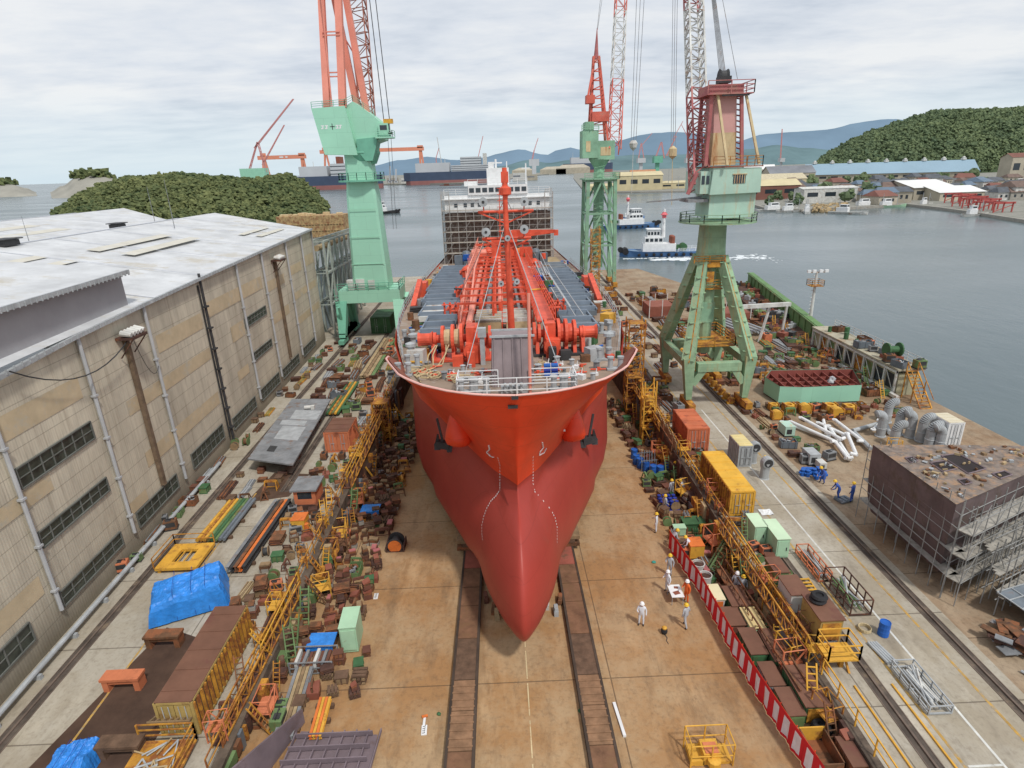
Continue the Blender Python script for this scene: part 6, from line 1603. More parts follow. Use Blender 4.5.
mesh_rack('tall brown rack of green hoses just before the blue drum',19.5,20.7,27.0,30.0,1.1,darkrust,[olive,galv])
mesh_rack('long silver mesh basket of fittings lying on the right apron',19.5,20.6,20.4,23.2,.55,galv,[galv,whited],name='mesh_basket')
t = put('drum',0,20.5,25.5,0,0,'standing alone on the white line of the right apron',1.0); t['label'] = 'bright blue steel drum standing alone on the right apron'; t['group'] = 'lone drum'
mb = MB()
for k in range(4):
    pts = [(19.7+.32*math.cos(2*PI*i/14),25.9+.32*math.sin(2*PI*i/14),.05+.05*k) for i in range(15)]; mb.path(pts,.03,n=5)
tag(mb.build('rope_coil', ropem), 'tan rope coil lying beside the lone blue drum', 'rope')
t = thing('foil_bundle','silver wrapped strip of tubes lying between the blue drum and the mesh basket','bundle',(19.6,24,0)); mb = MB()
for i in range(4): mb.tube((19.3+i*.14,24.9,.1),(19.5+i*.16,23.4,.1),.08,n=7)
mb.build('tubes', galv, t)
t = thing('sheet_pile_cover','crumpled white plastic sheet on the apron beside the yellow container','plastic sheet',(19.3,38,0)); mb = MB()
n=8; vs=[]
for i in range(n):
    for j in range(n): vs.append((18.9+i*.13,37.6+j*.11,.03+.12*abs(noise.noise(Vector((i*.9,j*.9,1))))))
mb.add(vs,[(i*n+j,(i+1)*n+j,(i+1)*n+j+1,i*n+j+1) for i in range(n-1) for j in range(n-1)]); mb.build('sheet', white, t)
# vent cowls beside the grey container
for i,(px,py) in enumerate(((752,462),(764,478))):
    p = gz(px,py); t = thing('vent_cowl','pale grey vent cowl with a dark mouth, '+('nearer the grey container' if i==0 else 'nearer the white painted line'),'vent cowl',(p.x,p.y,0),'vent cowls by the grey container')
    mb = MB(); mb.lathe((p.x,p.y,0),[(.42,0),(.36,.1),(.36,1.0),(.44,1.3),(.46,1.5)],16); mb.build('pipe', galv, t)
    mb = MB(); mb.lathe((p.x+.05,p.y-.12,1.55),[(.1,-.28),(.46,-.28),(.5,0),(.46,.28),(.3,.3)],16,axis='y'); mb.build('hood', galv, t)
    mb = MB(); mb.lathe((p.x+.05,p.y-.42,1.55),[(.01,-.01),(.36,-.01),(.36,.01),(.01,.01)],16,axis='y'); mb.build('mouth', darkst, t)
# bins row behind the banner (rust lids, green bodies)
for i,(x0,x1,y0,y1,h,lab,bm,tm) in enumerate([
 (12.65,13.25,29.6,31.0,.9,'white-lidded box with an orange end right behind the striped banner',whited,mk('cream_lid',(.72,.66,.42),.6,var=.1)),
 (13.45,14.6,28.9,30.7,.95,'rusty-lidded dark green bin beside the white-lidded box',green,m_browntop),
 (12.75,13.7,27.4,28.9,.8,'low red-topped bin pressed against the striped banner',brick,m_browntop),
 (13.8,14.6,26.9,28.6,.95,'cream-topped pale green box in the row behind the banner',palegreen,mk('cream_lid2',(.66,.52,.25),.6,var=.15)),
 (12.95,13.85,24.9,26.8,1.0,'rusty-topped green bin, left one of the middle pair behind the banner',green,m_browntop),
 (14.0,15.1,24.3,26.6,1.05,'rusty-topped green bin, right one of the middle pair behind the banner',green,m_browntop),
 (13.1,13.9,22.9,24.4,.8,'small grey rusty-topped bin between the larger green bins',greyst,m_browntop),
 (14.1,15.3,21.2,23.7,1.15,'large dark green rust-topped bin with a tyre at its front',green,m_browntop),
 (13.2,14.0,21.0,22.6,.85,'olive rust-topped bin nearest the banner in the foreground',olive,m_browntop),
 (15.3-.6,15.3,18.2,19.6,.9,'red-topped box at the bottom edge of the photo by the walkway',rusty,m_browntop)]):
    z = fl((y0+y1)/2); t = thing('tool_bin', lab, 'bin', ((x0+x1)/2,(y0+y1)/2,z), 'bins behind the striped banner')
    mb = MB(); mb.bb(x0,x1,y0,y1,z+.08,z+h-.03)
    for k in range(5): y = y0+.1+(y1-y0-.2)*k/4; mb.bb(x0-.04,x0,y-.04,y+.04,z+.1,z+h-.05); mb.bb(x1,x1+.04,y-.04,y+.04,z+.1,z+h-.05)
    mb.build('body', bm, t)
    mb = MB(); mb.bb(x0-.05,x1+.05,y0-.05,y1+.05,z+h-.03,z+h+.03); mb.build('lid', tm, t)
    mb = MB(); mb.bb(x0+.1,x1-.1,y0-.04,y0-.003,z+.15,z+h-.15); mb.build('end_panel', orange if i==0 else (yelrust if i in (7,) else bm), t)
o = put('tyre',0,14.6,20.6,fl(20.6),.3,'in front of the large green bin',1.0)
for px,py,lab in ((700,572,'farther'),(707,585,'nearer')):
    p = None; x,y = (12.9,33.6) if lab=='farther' else (12.95,32.3); z = fl(y)
    t = thing('steel_tub', lab+' of two round white steel tubs beside the striped banner','tub',(x,y,z),'round white tubs')
    mb = MB(); mb.lathe((x,y,z),[(.36,0),(.4,.05),(.42,.7),(.44,.72),(.44,.78),(.38,.78),(.37,.6)],18); mb.build('body', whited, t)
    mb = MB(); mb.lathe((x,y,z+.6),[(.01,0),(.36,0),(.36,.02),(.01,.02)],16); mb.build('contents', darkrust, t)
# open yellow-edged box at the bottom right of the floor
t = thing('open_crate','open brown crate with a yellow end at the foot of the picture behind the banner','crate',fpt(13.8,19.2)); z=fl(19)
mb = MB(); mb.bb(13.3,14.5,18.4,18.46,z,z+.8); mb.bb(13.3,13.36,18.4,20.2,z,z+.8); mb.bb(14.44,14.5,18.4,20.2,z,z+.8); mb.bb(13.3,14.5,18.4,20.2,z,z+.05); mb.build('box', rusty, t)
mb = MB(); mb.bb(13.3,14.5,20.2,20.27,z,z+.85); mb.build('end_panel', yellow, t)
# blue drums in a cluster
for i,(px,py) in enumerate([(636,462),(640,466),(646,470),(653,474),(660,475),(634,456),(667,472)]):
    d_ = gz(px,py,-2.3); z = fl(d_.y)
    put('drum',0,d_.x,d_.y,z,0,'in the cluster right of the hull',1.15)
t = thing('pipe_trolley','blue-grey frame of thin pipes leaning over the cluster of blue drums','pipe frame',fpt(13.6,50)); mb = MB()
for k in range(6): mb.beam(fpt(12.6+k*.25,49.2,1.1),fpt(13.2+k*.25,51.6,1.2),.05)
for k in range(2): mb.beam(fpt(12.6,49.4+k*1.8,1.1),fpt(14.2,49.6+k*1.8,1.1),.07); mb.beam(fpt(12.7,49.4+k*1.8,0),fpt(12.7,49.4+k*1.8,1.1),.07); mb.beam(fpt(14.1,49.6+k*1.8,0),fpt(14.1,49.6+k*1.8,1.1),.07)
mb.build('frame', bluegrey, t)
t = thing('valve_rack','dark blue rack of valves where the helmeted workers gather','rack',fpt(13.3,43)); z = fl(43); mb = MB()
for i in range(4):
    for j in range(3): mb.lathe((12.7+i*.4,42.2+j*.5,z+.15),[(.14,0),(.16,.4),(.1,.6),(.16,.62),(.16,.7),(0,.7)],8)
mb.bb(12.45,14.15,42,43.5,z+.02,z+.12); mb.build('valves', blued, t)
for x,y,lab in ((14.3,39.2,'green skip full of scrap beside the yellow container'),(13.0,38.4,'small pale green box above the yellow crates by the workers')):
    z = fl(y); t = thing('skip', lab, 'skip', (x,y,z)); mb = MB(); s = 1 if x > 14 else .55
    mb.prism([(x-.8*s,y-.5*s),(x+.8*s,y-.5*s),(x+.8*s,y+.5*s),(x-.8*s,y+.5*s)],z+.1,z+.75); mb.bb(x-.86*s,x+.86*s,y-.56*s,y+.56*s,z+.7,z+.78); mb.build('body', green if s==1 else palegreen, t)
    mb = MB(); mb.box(x,y,z+.05,1.2*s,.7*s,.1); mb.build('skid', darkst, t)
t = thing('step_ladder','olive steel ladder frames leaning on the edge below the pale green lockers','ladder',fpt(14.6,34)); 
for q in range(2):
    mb = MB(); x = 14.0+q*.35
    a0, a1 = Vector(fpt(x-.6,33.2+q*.8,.2)), Vector(fpt(x+1.0,34.6+q*.8,1.6)); s_ = Vector((.35,-.35,0))
    mb.beam(a0,a1,.1); mb.beam(a0+s_,a1+s_,.1)
    for k in range(8): mb.beam(a0.lerp(a1,k/7), a0.lerp(a1,k/7)+s_, .08)
    mb.build('ladder', olive, t)
# yellow cage on the floor in the foreground
x, y = 8.8, 19.7; z = fl(y)
t = thing('lifting_cage','yellow steel lifting cage standing on the slipway floor in the right foreground','cage',(x,y,z))
mb = MB(); mb.bb(x-.35,x+.45,y-.5,y+.3,z+.1,z+.75); mb.bb(x-.9,x-.3,y-.5,y+.4,z+.05,z+.35); mb.bb(x+.3,x+1.0,y-.45,y+.45,z+.05,z+.2); mb.lathe((x+.1,y-.6,z+.35),[(.15,-.15),(.3,-.1),(.3,.2),(.1,.25)],10); mb.build('body', yellow, t)
mb = MB()
for sx in (-.95,0,1.0):
    for sy in (-.55,.5): mb.beam((x+sx,y+sy,z),(x+sx,y+sy,z+1.35),.06)
for zz in (.7,1.35):
    mb.path([(x-.95,y-.55,z+zz),(x+1,y-.55,z+zz),(x+1,y+.5,z+zz),(x-.95,y+.5,z+zz),(x-.95,y-.55,z+zz)],.03,n=5)
mb.build('railing', yellow, t)
mb = MB(); mb.bb(x-.25,x+.35,y-.45,y+.1,z+.751,z+.79); mb.build('lid', orangec, t)
# small objects on the open floor
o = MB(); x,y = gz(664,634,-1.5).xy; z = fl(y)
t = thing('marker_buoy','black and yellow float with a chain lying on the open floor','float',(x,y,z)); mb = MB(); mb.lathe((x,y,z),[(.05,0),(.17,.06),(.2,.2),(.17,.34),(.08,.36)],12); mb.build('body', rubber, t)
mb = MB(); mb.lathe((x,y,z+.37),[(.14,0),(.15,.08),(.08,.14),(0,.15)],12); mb.build('cap', yellow, t); mb = MB(); mb.path([(x,y-.1,z+.03),(x+.08,y-.4,z+.03),(x-.03,y-.6,z+.03),(x+.02,y-.9,z+.03)],.025,n=5); mb.build('chain', darkst, t)
t = thing('white_beam','white painted timber lying beside the right launching way','timber',fpt(5.0,21.5)); mb = MB(); mb.beam(fpt(5.05,22.9,.06),fpt(5.2,20.9,.06),.15,.12); mb.build('beam', white, t)
# little white notice boards with figures
def board(px, py, label, txt_dark, scale=.9):
    d_ = gz(px, py, -1.6); x, y = d_.x, d_.y; z = fl(y)
    t = thing('notice_board', label, 'sign', (x,y,z)); mb = MB(); mb.box(x,y,z+.045,.28*scale*1.1,.55*scale*1.1,.05,.05); mb.build('panel', white, t)
    mb = MB()
    for k in range(4): 
        yy = y-.2*scale+k*.135*scale; mb.box(x-.03,yy,z+.075,.13*scale,.03,.008,.05); mb.box(x+.03,yy+.04,z+.0755,.03,.07*scale,.008,.05)
    mb.build('figures', txt_dark, t)
board(376,596,'white number board lying on the floor beside the block stacks','' or darkst)
board(425,737,'white number board lying on the floor in the left foreground',darkst)
x,y = gz(424,722,-1.1).xy; z = fl(y)
t = thing('signal_post','short white and orange marker post above the foreground number board','marker',(x,y,z)); mb = MB(); mb.box(x,y,z+.03,.12,.75,.06); mb.build('post', white, t); mb = MB(); mb.box(x,y+.35,z+.09,.3,.12,.06,.2); mb.build('tip', orange, t)
mb = MB(); p = gz(439,714,-1.2); mb.blob((p.x,p.y,fl(p.y)+.05),.12,sz=.5); tag(mb.build('rope_knot', green),'small green rope bundle left of the near launching way','rope')
mb = MB(); p = gz(580,711,-1.2); mb.blob((p.x,p.y,fl(p.y)+.05),.12,sz=.5); tag(mb.build('rope_knot', green),'small green rope bundle by the right launching way','rope')
mb = MB(); p = gz(654,563,-1.8); mb.blob((p.x,p.y,fl(p.y)+.05),.15,sz=.5); tag(mb.build('rope_knot', mk('teal_rope',(.05,.3,.25),.8)),'small teal bundle on the floor near the far end of the banner','rope')
for i,(px,py,mt,lab) in enumerate(((494,612,rusty,'rusty'),(500,606,darkrust,'dark'),(497,618,tanst,'tan'),(547,607,whited,'white-topped'),(556,614,galv,'grey'),(486,600,brick,'red-brown'),(560,602,rusty,'rust-edged'))):
    p = gz(px,py,-1.6); z = fl(p.y); mb = MB(); mb.box(p.x,p.y,z+.2,.28,.7,.4,.1*(i%3-1)); mb.box(p.x,p.y,z+.45,.22,.6,.1,.1*(i%3-1)); mb.box(p.x,p.y-.2,z+.53,.2,.12,.06)
    tag(mb.build('bilge_block', mt), '%s bilge block lying %s of the bulbous bow tip' % (lab, 'left' if px < 520 else 'right'), 'bilge block')

# ---------------- the red and white banner
path_ = [(11.7,36.6),(11.9,35.2),(12.0,33.6),(12.25,31.8),(12.3,29),(12.35,26),(12.5,23),(12.75,20.5),(13.1,17.6)]
t = thing('striped_banner','long red and white striped cloth banner fencing off the right side of the slipway floor','banner',fpt(*path_[4]))
pts = []
for a,c in zip(path_,path_[1:]):
    n = max(2,int(math.hypot(c[0]-a[0],c[1]-a[1])/.14))
    for k in range(n): pts.append((a[0]+(c[0]-a[0])*k/n, a[1]+(c[1]-a[1])*k/n))
mb = MB(); H_ = 1.5; run = 0
rows_ = [0,.12,.5,.84,1]
for i in range(len(pts)-1):
    (x0,y0),(x1,y1) = pts[i],pts[i+1]; run += .14
    w0 = .05*math.sin(i*.9)+.03*math.sin(i*2.3); w1 = .05*math.sin((i+1)*.9)+.03*math.sin((i+1)*2.3)
    for r_ in range(4):
        a, b = rows_[r_], rows_[r_+1]; sh = 0
        red = (r_ in (0,3)) or (i % 6) in (0,1,2)
        z0, z1 = fl(y0), fl(y1); q = lambda x,y,z,w_,t_: (x+w_*(1-t_), y, z+.04+H_*t_)
        mb.add([q(x0,y0,z0,w0,a),q(x1,y1,z1,w1,a),q(x1,y1,z1,w1,b),q(x0,y0,z0,w0,b)],[(0,1,2,3)],0 if red else 1)
mb.build('cloth',[mk('banner_red',(.62,.02,.03),.8,var=.12,scale=2),mk('banner_white',(.72,.66,.70),.85,var=.12,scale=2)],t)
mb = MB()
for i in range(0,len(pts),9): x,y = pts[i]; mb.tube((x+.04,y,fl(y)),(x+.04,y,fl(y)+1.6),.025,n=6)
mb.build('posts', redpaint, t)
mb = MB(); mb.path([(x,y,fl(y)+1.54) for x,y in pts[::4]],.015,n=4); mb.build('rope', redpaint, t)

# ---------------- people
def person_mesh(pose):
    """joints (x right, y forward, z up), radius"""
    J = {'pel':((0,0,.93),.155),'belly':((0,.01,1.08),.15),'chest':((0,.02,1.28),.165),'neck':((0,.02,1.46),.062),'head':((0,.035,1.60),.098),'crown':((0,.03,1.70),.075)}
    E_ = [('pel','belly'),('belly','chest'),('chest','neck'),('neck','head'),('head','crown')]
    for s, n in ((-1,'l'),(1,'r')):
        hip = (s*.10,0,.88)
        kn, an, to = {'stand':((s*.12,.02,.49),(s*.13,-.02,.09),(s*.15,.14,.05)),'walk':((s*.11,.14*s+.05,.5),(s*.12,.2*s-.06,.1),(s*.13,.2*s+.1,.06)),'bend':((s*.15,.08,.5),(s*.17,-.02,.09),(s*.18,.14,.05))}[pose]
        J['hip'+n] = (hip,.10); J['kn'+n] = (kn,.07); J['an'+n] = (an,.05); J['to'+n] = (to,.045)
        E_ += [('pel','hip'+n),('hip'+n,'kn'+n),('kn'+n,'an'+n),('an'+n,'to'+n)]
        sh = Vector((s*.19,.02,1.38)); el = Vector((s*.27,-.02,1.12)); ha = Vector((s*.28,.08,.86))
        if pose == 'walk': ha = Vector((s*.26,.12+.08*s,.9))
        if pose == 'bend': el = Vector((s*.25,.24,1.15)); ha = Vector((s*.14,.42,.98))
        if pose == 'stand' and s > 0: el = Vector((.27,.08,1.14)); ha = Vector((.16,.28,1.12))
        J['sh'+n] = (tuple(sh),.072); J['el'+n] = (tuple(el),.05); J['wr'+n] = (tuple(ha),.036)
        d = (ha-el).normalized(); side = d.cross(Vector((s,0,0))).normalized()
        J['pa'+n] = (tuple(ha+d*.06),.036); E_ += [('chest','sh'+n),('sh'+n,'el'+n),('el'+n,'wr'+n),('wr'+n,'pa'+n)]
        for k in range(4):
            o_ = side*(.027-.018*k); b_ = ha+d*.07+o_; J['f%d'%k+n] = (tuple(b_+d*.035),.010); J['g%d'%k+n] = (tuple(b_+d*(.07+.008*(1-abs(k-1.2)))+Vector((-s*.012,0,0))),.008)
            E_ += [('pa'+n,'f%d'%k+n),('f%d'%k+n,'g%d'%k+n)]
        J['th'+n] = (tuple(ha+d*.04+side*.045),.011); J['tk'+n] = (tuple(ha+d*.075+side*.06),.009); E_ += [('wr'+n,'th'+n),('th'+n,'tk'+n)]
    if pose == 'bend':
        for k in ('belly','chest','neck','head','crown','shl','shr'):
            (x,y,z),r_ = J[k]; dz = z-.93; a = .45 if k == 'belly' else .6; J[k] = ((x, y+dz*math.sin(a), .93+dz*math.cos(a)),r_)
        for k in list(J):
            if k[:2] in ('el','wr','pa','th','tk') or k[0] in 'fg':
                (x,y,z),r_ = J[k]; J[k] = ((x,y+.10,z-.16),r_)
    names = list(J); me = bpy.data.meshes.new('person'); me.from_pydata([J[n][0] for n in names],[(names.index(a),names.index(b)) for a,b in E_],[])
    ob = bpy.data.objects.new('person', me); col.objects.link(ob)
    md = ob.modifiers.new('skin','SKIN'); md.use_smooth_shade = True
    if not me.skin_vertices: 
        pass
    for i,n in enumerate(names):
        sv = me.skin_vertices[0].data[i]; sv.radius = (J[n][1],J[n][1]*(.8 if n in ('chest','belly','pel') else 1)); sv.use_root = (n == 'pel')
    md2 = ob.modifiers.new('sub','SUBSURF'); md2.levels = 1; md2.render_levels = 1
    dg = bpy.context.evaluated_depsgraph_get(); m2 = bpy.data.meshes.new_from_object(ob.evaluated_get(dg)); bpy.data.objects.remove(ob)
    return m2, J
PM = {}
def skin_layer(me):
    pass
def person(pose, suitm, hm, x, y, z, rz, label, group=None):
    key = (pose, suitm.name)
    if key not in PM:
        m0, J = person_mesh(pose); m0.materials.clear()
        for mm_ in (suitm, skin, boots): m0.materials.append(mm_)
        hd = Vector(J['head'][0]); hands = [Vector(J['pa'+s][0]) for s in 'lr']
        for p in m0.polygons:
            c = p.center
            if c.z < .13: p.material_index = 2
            elif (c-hd).length < .16 and c.z < hd.z+.2: p.material_index = 1
            elif min((c-h).length for h in hands) < .09: p.material_index = 1
        PM[key] = (m0, J)
    m0, J = PM[key]; o = bpy.data.objects.new('person', m0); col.objects.link(o); o.location = (x,y,z); o.rotation_euler = (0,0,rz); tag(o, label, 'person', group)
    hd = Vector(J['head'][0])
    k2 = ('helmet', pose, hm.name)
    if k2 not in PM:
        mb = MB(); mb.lathe(tuple(hd+Vector((0,-.005,.025))),[(.155,-.01),(.15,.01),(.132,.03),(.115,.09),(.07,.13),(0,.142)],14); h_ = mb.build('helmet', hm); PM[k2] = h_.data; h_.parent = o
    else: h_ = bpy.data.objects.new('helmet', PM[k2]); col.objects.link(h_); h_.parent = o
    k3 = ('face', pose)
    if k3 not in PM:
        mb = MB(); f = hd+Vector((0,.085,-.02))
        for s in (-1,1): mb.blob(tuple(f+Vector((s*.035,.008,.02))),.012,m=0,jit=0); mb.blob(tuple(hd+Vector((s*.095,.0,-.01))),.022,m=1,jit=0)
        mb.add([tuple(f+Vector(v)) for v in ((-.014,.01,-.02),(.014,.01,-.02),(0,.012,.02),(0,.04,-.015))],[(0,1,3),(1,2,3),(2,0,3)],1)
        mb.box(f.x,f.y+.012,f.z-.045,.045,.01,.01,m=2); h_ = mb.build('face', [darkst, skin, brick]); PM[k3] = h_.data; h_.parent = o
    else: h_ = bpy.data.objects.new('face', PM[k3]); col.objects.link(h_); h_.parent = o
    return o
def pf(px, py): 
    d = fw + rt*((px-512)/F) + up*((384-py)/F); t_ = (-.2-CH)/(d.z+.045*d.y); return d.x*t_, d.y*t_, CH+d.z*t_
PP = [('stand',suitw,helmw,641,625,'worker in pale blue-white overalls standing alone on the open slipway floor',2.8),
('stand',suito,helmw,686,602,'worker in bright orange overalls and white helmet beside the striped banner',2.0),
('walk',suit,helm,685,627,'worker in grey overalls and yellow helmet just in front of the orange-clad worker',.5),
('stand',suitw,helm,656,532,'worker in white overalls standing at the edge of the group by the yellow crates',1.2),
('walk',suit,helm,664,513,'worker in grey with yellow helmet walking by the pale green box',-1.2),
('bend',suit,helm,671,548,'stooping worker in grey bent over the gear beside the orange-yellow box',-1.5),
('stand',suit,helm,669,575,'worker in grey standing at the far end of the striped banner, nearer one',2.5),
('stand',suitw,helmw,667,592,'worker in white beside the small white table at the banner',1.9),
('stand',suit,helm,671,497,'worker in grey with yellow helmet behind the valve rack, left of four',.4),
('walk',suit,helm,674,478,'worker with yellow helmet walking away from the valve rack',3.0),
('stand',suit,helm,693,482,'worker in grey standing right of the valve rack, the farther one',2.2),
('bend',suit,helm,684,497,'worker in grey bending over the dark blue valve rack',1.0),
('stand',suit,helm,694,492,'worker in grey standing right of the valve rack, the nearer one',-2.2),
('bend',suitw,helm,690,555,'stooping worker in white by the rubbish beyond the orange-yellow box',1.4),
('stand',suit,helm,741,597,'worker in grey with yellow helmet among the bins behind the banner, right of two',2.9),
('stand',suit,helmw,735,594,'worker in grey among the bins behind the banner, left of two',-.6),
('walk',suit,helm,624,410,'worker walking on the floor in the shade of the hull side',.1),
('stand',suit,helmw,397,425,'worker standing by the railing on the floor left of the hull',1.)]
for pose, sm, hm, px, py, lab, rz in PP:
    x, y, z = pf(px, py); person(pose, sm, hm, x, y, z, rz, lab)
for pose, sm, px, py, lab, rz in (('bend',suitb,838,499,'worker in blue overalls bending over a pallet before the scaffolded block',1.2),('stand',suitb,851,502,'worker in blue overalls standing right of the pallet before the scaffolded block',.6),('bend',suitb,822,483,'worker in blue overalls crouched in the blue valve cluster',2.),('walk',suit,763,474,'worker in grey walking on the right apron beside the vent cowls',2.6)):
    p = gz(px,py); person(pose, sm, helm, p.x, p.y, 0, rz, lab)
# small table with a white cloth
x,y,z = pf(675,600); t = thing('folding_table','small folding table with white papers beside the banner','table',(x,y,z)); mb = MB(); mb.bb(x-.4,x+.4,y-.6,y+.6,z+.7,z+.73); mb.build('tabletop', white, t)
for sx in (-.35,.35):
    for sy in (-.5,.5): mb = MB(); mb.beam((x+sx,y+sy,z),(x+sx,y+sy,z+.7),.03); mb.build('leg', galv, t)
mb = MB(); mb.box(x,y-.2,z+.742,.4,.3,.02,.3); mb.box(x+.1,y+.3,z+.742,.25,.2,.02,-.2); mb.build('papers', redfade, t)

# ---------------- right-hand yard
# pale green open tank section
t = thing('tank_section','open pale mint ship section with a red-brown inside in the right-hand yard','ship section',(34,61,0))
a_ = [(29.7,58.9),(31.9,58.4),(38.3,58.4),(40.3,63.6),(31.0,64.2),(29.4,62)]
mb = MB(); n = len(a_); vs = [(x,y,.15) for x,y in a_]+[(x,y,2.0) for x,y in a_]
mb.add(vs,[(i,(i+1)%n,n+(i+1)%n,n+i) for i in range(n)]); mb.build('outer_plating', mint, t)
mb = MB(); cx_, cy_ = 34.5, 61.2; q = [(cx_+(x-cx_)*.985,cy_+(y-cy_)*.975) for x,y in a_]
vs = [(x,y,.9) for x,y in q]+[(x,y,1.99) for x,y in q]; mb.add(vs,[(i,(i+1)%n,n+(i+1)%n,n+i) for i in range(n)]+[tuple(range(n))])
for k in range(9): x = 30.5+k; mb.beam((x,58.9,1.5),(x+.3,63.7,1.5),.08,.5)
for k in range(3): mb.beam((30,59.8+k*1.3,1.4),(39.3,59.8+k*1.3,1.4),.08,.4)
mb.build('inner_plating', mk('tank_red',(.26,.075,.06),.75,var=.3,rust=.3), t)
mb = MB(); mb.blob((36.5,61,1.7),.5,jit=.4); mb.build('plastic_heap', galv, t)
# yellow ring frames
for i,(px,py,s) in enumerate([(788,412,1),(804,413,1),(829,413,1.1),(836,417,1),(848,413,1),(776,419,.9),(773,410,.8)]):
    p = gz(px,py); x,y = p.x,p.y
    t = thing('fan_frame','','ring frame',(x,y,0),'yellow ring frames'); t['label'] = 'yellow steel ring frame in the row in front of the pale green tank section'
    mb = MB(); mb.lathe((x,y,.55*s),[(.3*s,-.35*s),(.55*s,-.35*s),(.58*s,0),(.55*s,.35*s),(.3*s,.35*s),(.28*s,0)],14,axis='y' if i%2 else 'z'); mb.build('ring', yellow, t)
    mb = MB(); mb.bb(x-.6*s,x+.6*s,y-.4*s,y-.34*s,.05,.15); mb.bb(x-.6*s,x+.6*s,y+.34*s,y+.4*s,.05,.15)
    for sx in (-.55,.55): mb.bb(x+sx*s-.05,x+sx*s+.05,y-.38*s,y+.38*s,.1,1.0*s)
    mb.build('stand', yelrust, t)
# row of yellow rail clamps along the outer crane rail
for i in range(17):
    y = 59.5+i*1.35; x = 24.75 if True else 0
    t = thing('rail_clamp','rusty yellow clamp in the row along the outer crane rail under the green crane','rail clamp',(x,y,0),'yellow rail clamps')
    mb = MB(); mb.lathe((x,y,.35),[(.12,-.3),(.34,-.3),(.38,0),(.34,.3),(.12,.3)],10,axis='y'); mb.build('roller', yelrust, t); mb = MB(); mb.box(x,y,.1,.9,.5,.18); mb.box(x+.25,y,.4,.2,.35,.5); mb.build('base', yellow, t)
# white pipes
segs = [((774+8,424),(826,440)),((790,426),(834,446)),((800,424),(840,446)),((828,428),(850,462)),((834,446),(847,463)),((846,440),(855,462)),((822,418),(826,436)),((834,424),(862,446)),((872,436),(880,428)),((818,425),(846,438))]
for i,(a,c) in enumerate(segs):
    p, q = gz(*a), gz(*c); mb = MB(); z = .25+.22*(i%3)
    P_a, P_c = Vector((p.x,p.y,z)), Vector((q.x,q.y,z)); d_ = (P_c-P_a).normalized(); e_ = d_.cross(Vector((0,0,1)))
    mb.tube(P_a,P_c,.16,n=10); mb.lathe(tuple(P_a),[(.05,-.05),(.24,-.05),(.24,.05),(.05,.05)],10); mb.tube(P_c,P_c+e_*(.5 if i%2 else -.4)+Vector((0,0,.1)),.15,n=10)
    tag(mb.build('white_pipe', white),'white painted pipe with a flanged bend in the heap of white pipes','pipe','heap of white pipes in the right yard')
mb = MB(); P3 = [gz(852,434),gz(884,425),gz(889,436)]; P4 = [gz(854,436),gz(870,452)]
mb.path([(p.x,p.y,.35) for p in P3],.2,n=10); mb.path([(p.x,p.y,.35) for p in P4],.2,n=10); tag(mb.build('white_pipe', galv),'big silver U-shaped duct right of the heap of white pipes','pipe')
for px,py,lab,mt,s in ((786,434,'pale blue-green cabinet beside the yellow ring frames',housec,.8),(810,462,'light grey generator set on the dirt in front of the white pipes',galv,.8),(820,468,'dirty white small tank behind the grey generator',whited,.5)):
    p = gz(px,py); x,y = p.x,p.y; t = thing('equipment_box', lab, 'machine', (x,y,0))
    mb = MB(); mb.bb(x-.6*s,x+.6*s,y-.9*s,y+.9*s,.15,1.35*s); mb.build('housing', mt, t); mb = MB(); mb.bb(x-.65*s,x+.65*s,y-.95*s,y+.95*s,0,.15); mb.build('skid', darkst, t); mb = MB(); mb.lathe((x+.61*s,y-.4*s,.8*s),[(.01,0),(.35*s,0),(.35*s,.04),(.01,.04)],14,axis='x'); mb.bb(x-.4*s,x+.2*s,y-.93*s,y-.905*s,.4*s,1.0*s); mb.build('grille', darkst, t)
t = thing('valve_cluster','cluster of deep blue valves and pumps on the dirt before the scaffolded block','valves',(25.4,43.2,0)); mb = MB(); rr = random.Random(6)
for i in range(14):
    x,y = 24.9+rr.uniform(-.2,1.6), 42.2+rr.uniform(0,1.6); mb.lathe((x,y,0),[(.18,0),(.2,.3),(.12,.5),(.2,.52),(.2,.6),(0,.62)],8); mb.tube((x-.3,y,.3),(x+.3,y,.3),.1)
mb.build('valves', blue, t)
t = thing('pallet','flat blue-grey pallet between the two blue-clad workers','pallet',(25.8,39.0,0)); mb = MB(); mb.box(25.9,39.2,.1,1.1,.8,.12,.3); 
for k in range(3): mb.box(25.5+k*.4,39.2,.19,.2,.7,.05,.3)
mb.build('boards', bluegrey, t)
# elbow duct vents (large pale grey bends) at the quay edge
for i,(px,py,h) in enumerate([(880,436,2.4),(886,422,2.2),(897,434,2.6),(909,437,2.6),(920,441,2.6),(928,447,2.3),(938,449,2.2),(893,446,2.2)]):
    p = gz(px,py); x,y = p.x,p.y
    t = thing('exhaust_elbow','large pale grey ribbed duct elbow standing in the row by the quay edge','duct elbow',(x,y,0),'grey duct elbows by the quay')
    mb = MB(); mb.lathe((x,y,0),[(.5,0),(.5,.08),(.4,.1),(.4,h*.35),(.44,h*.36),(.4,h*.38),(.4,h*.72)],16); mb.build('duct', galv, t)
    mb = MB(); sgn = 1 if i%3 else -1
    arc = [(x+sgn*(.55-.55*math.cos(a)), y, h*.72+.55*math.sin(a)) for a in [k*PI/2/9*1.2 for k in range(10)]]
    mb.path(arc,.4,n=16); mb.build('bend', mk('duct_grey',(.36,.38,.39),.6,var=.25,scale=1), t, smooth=True)
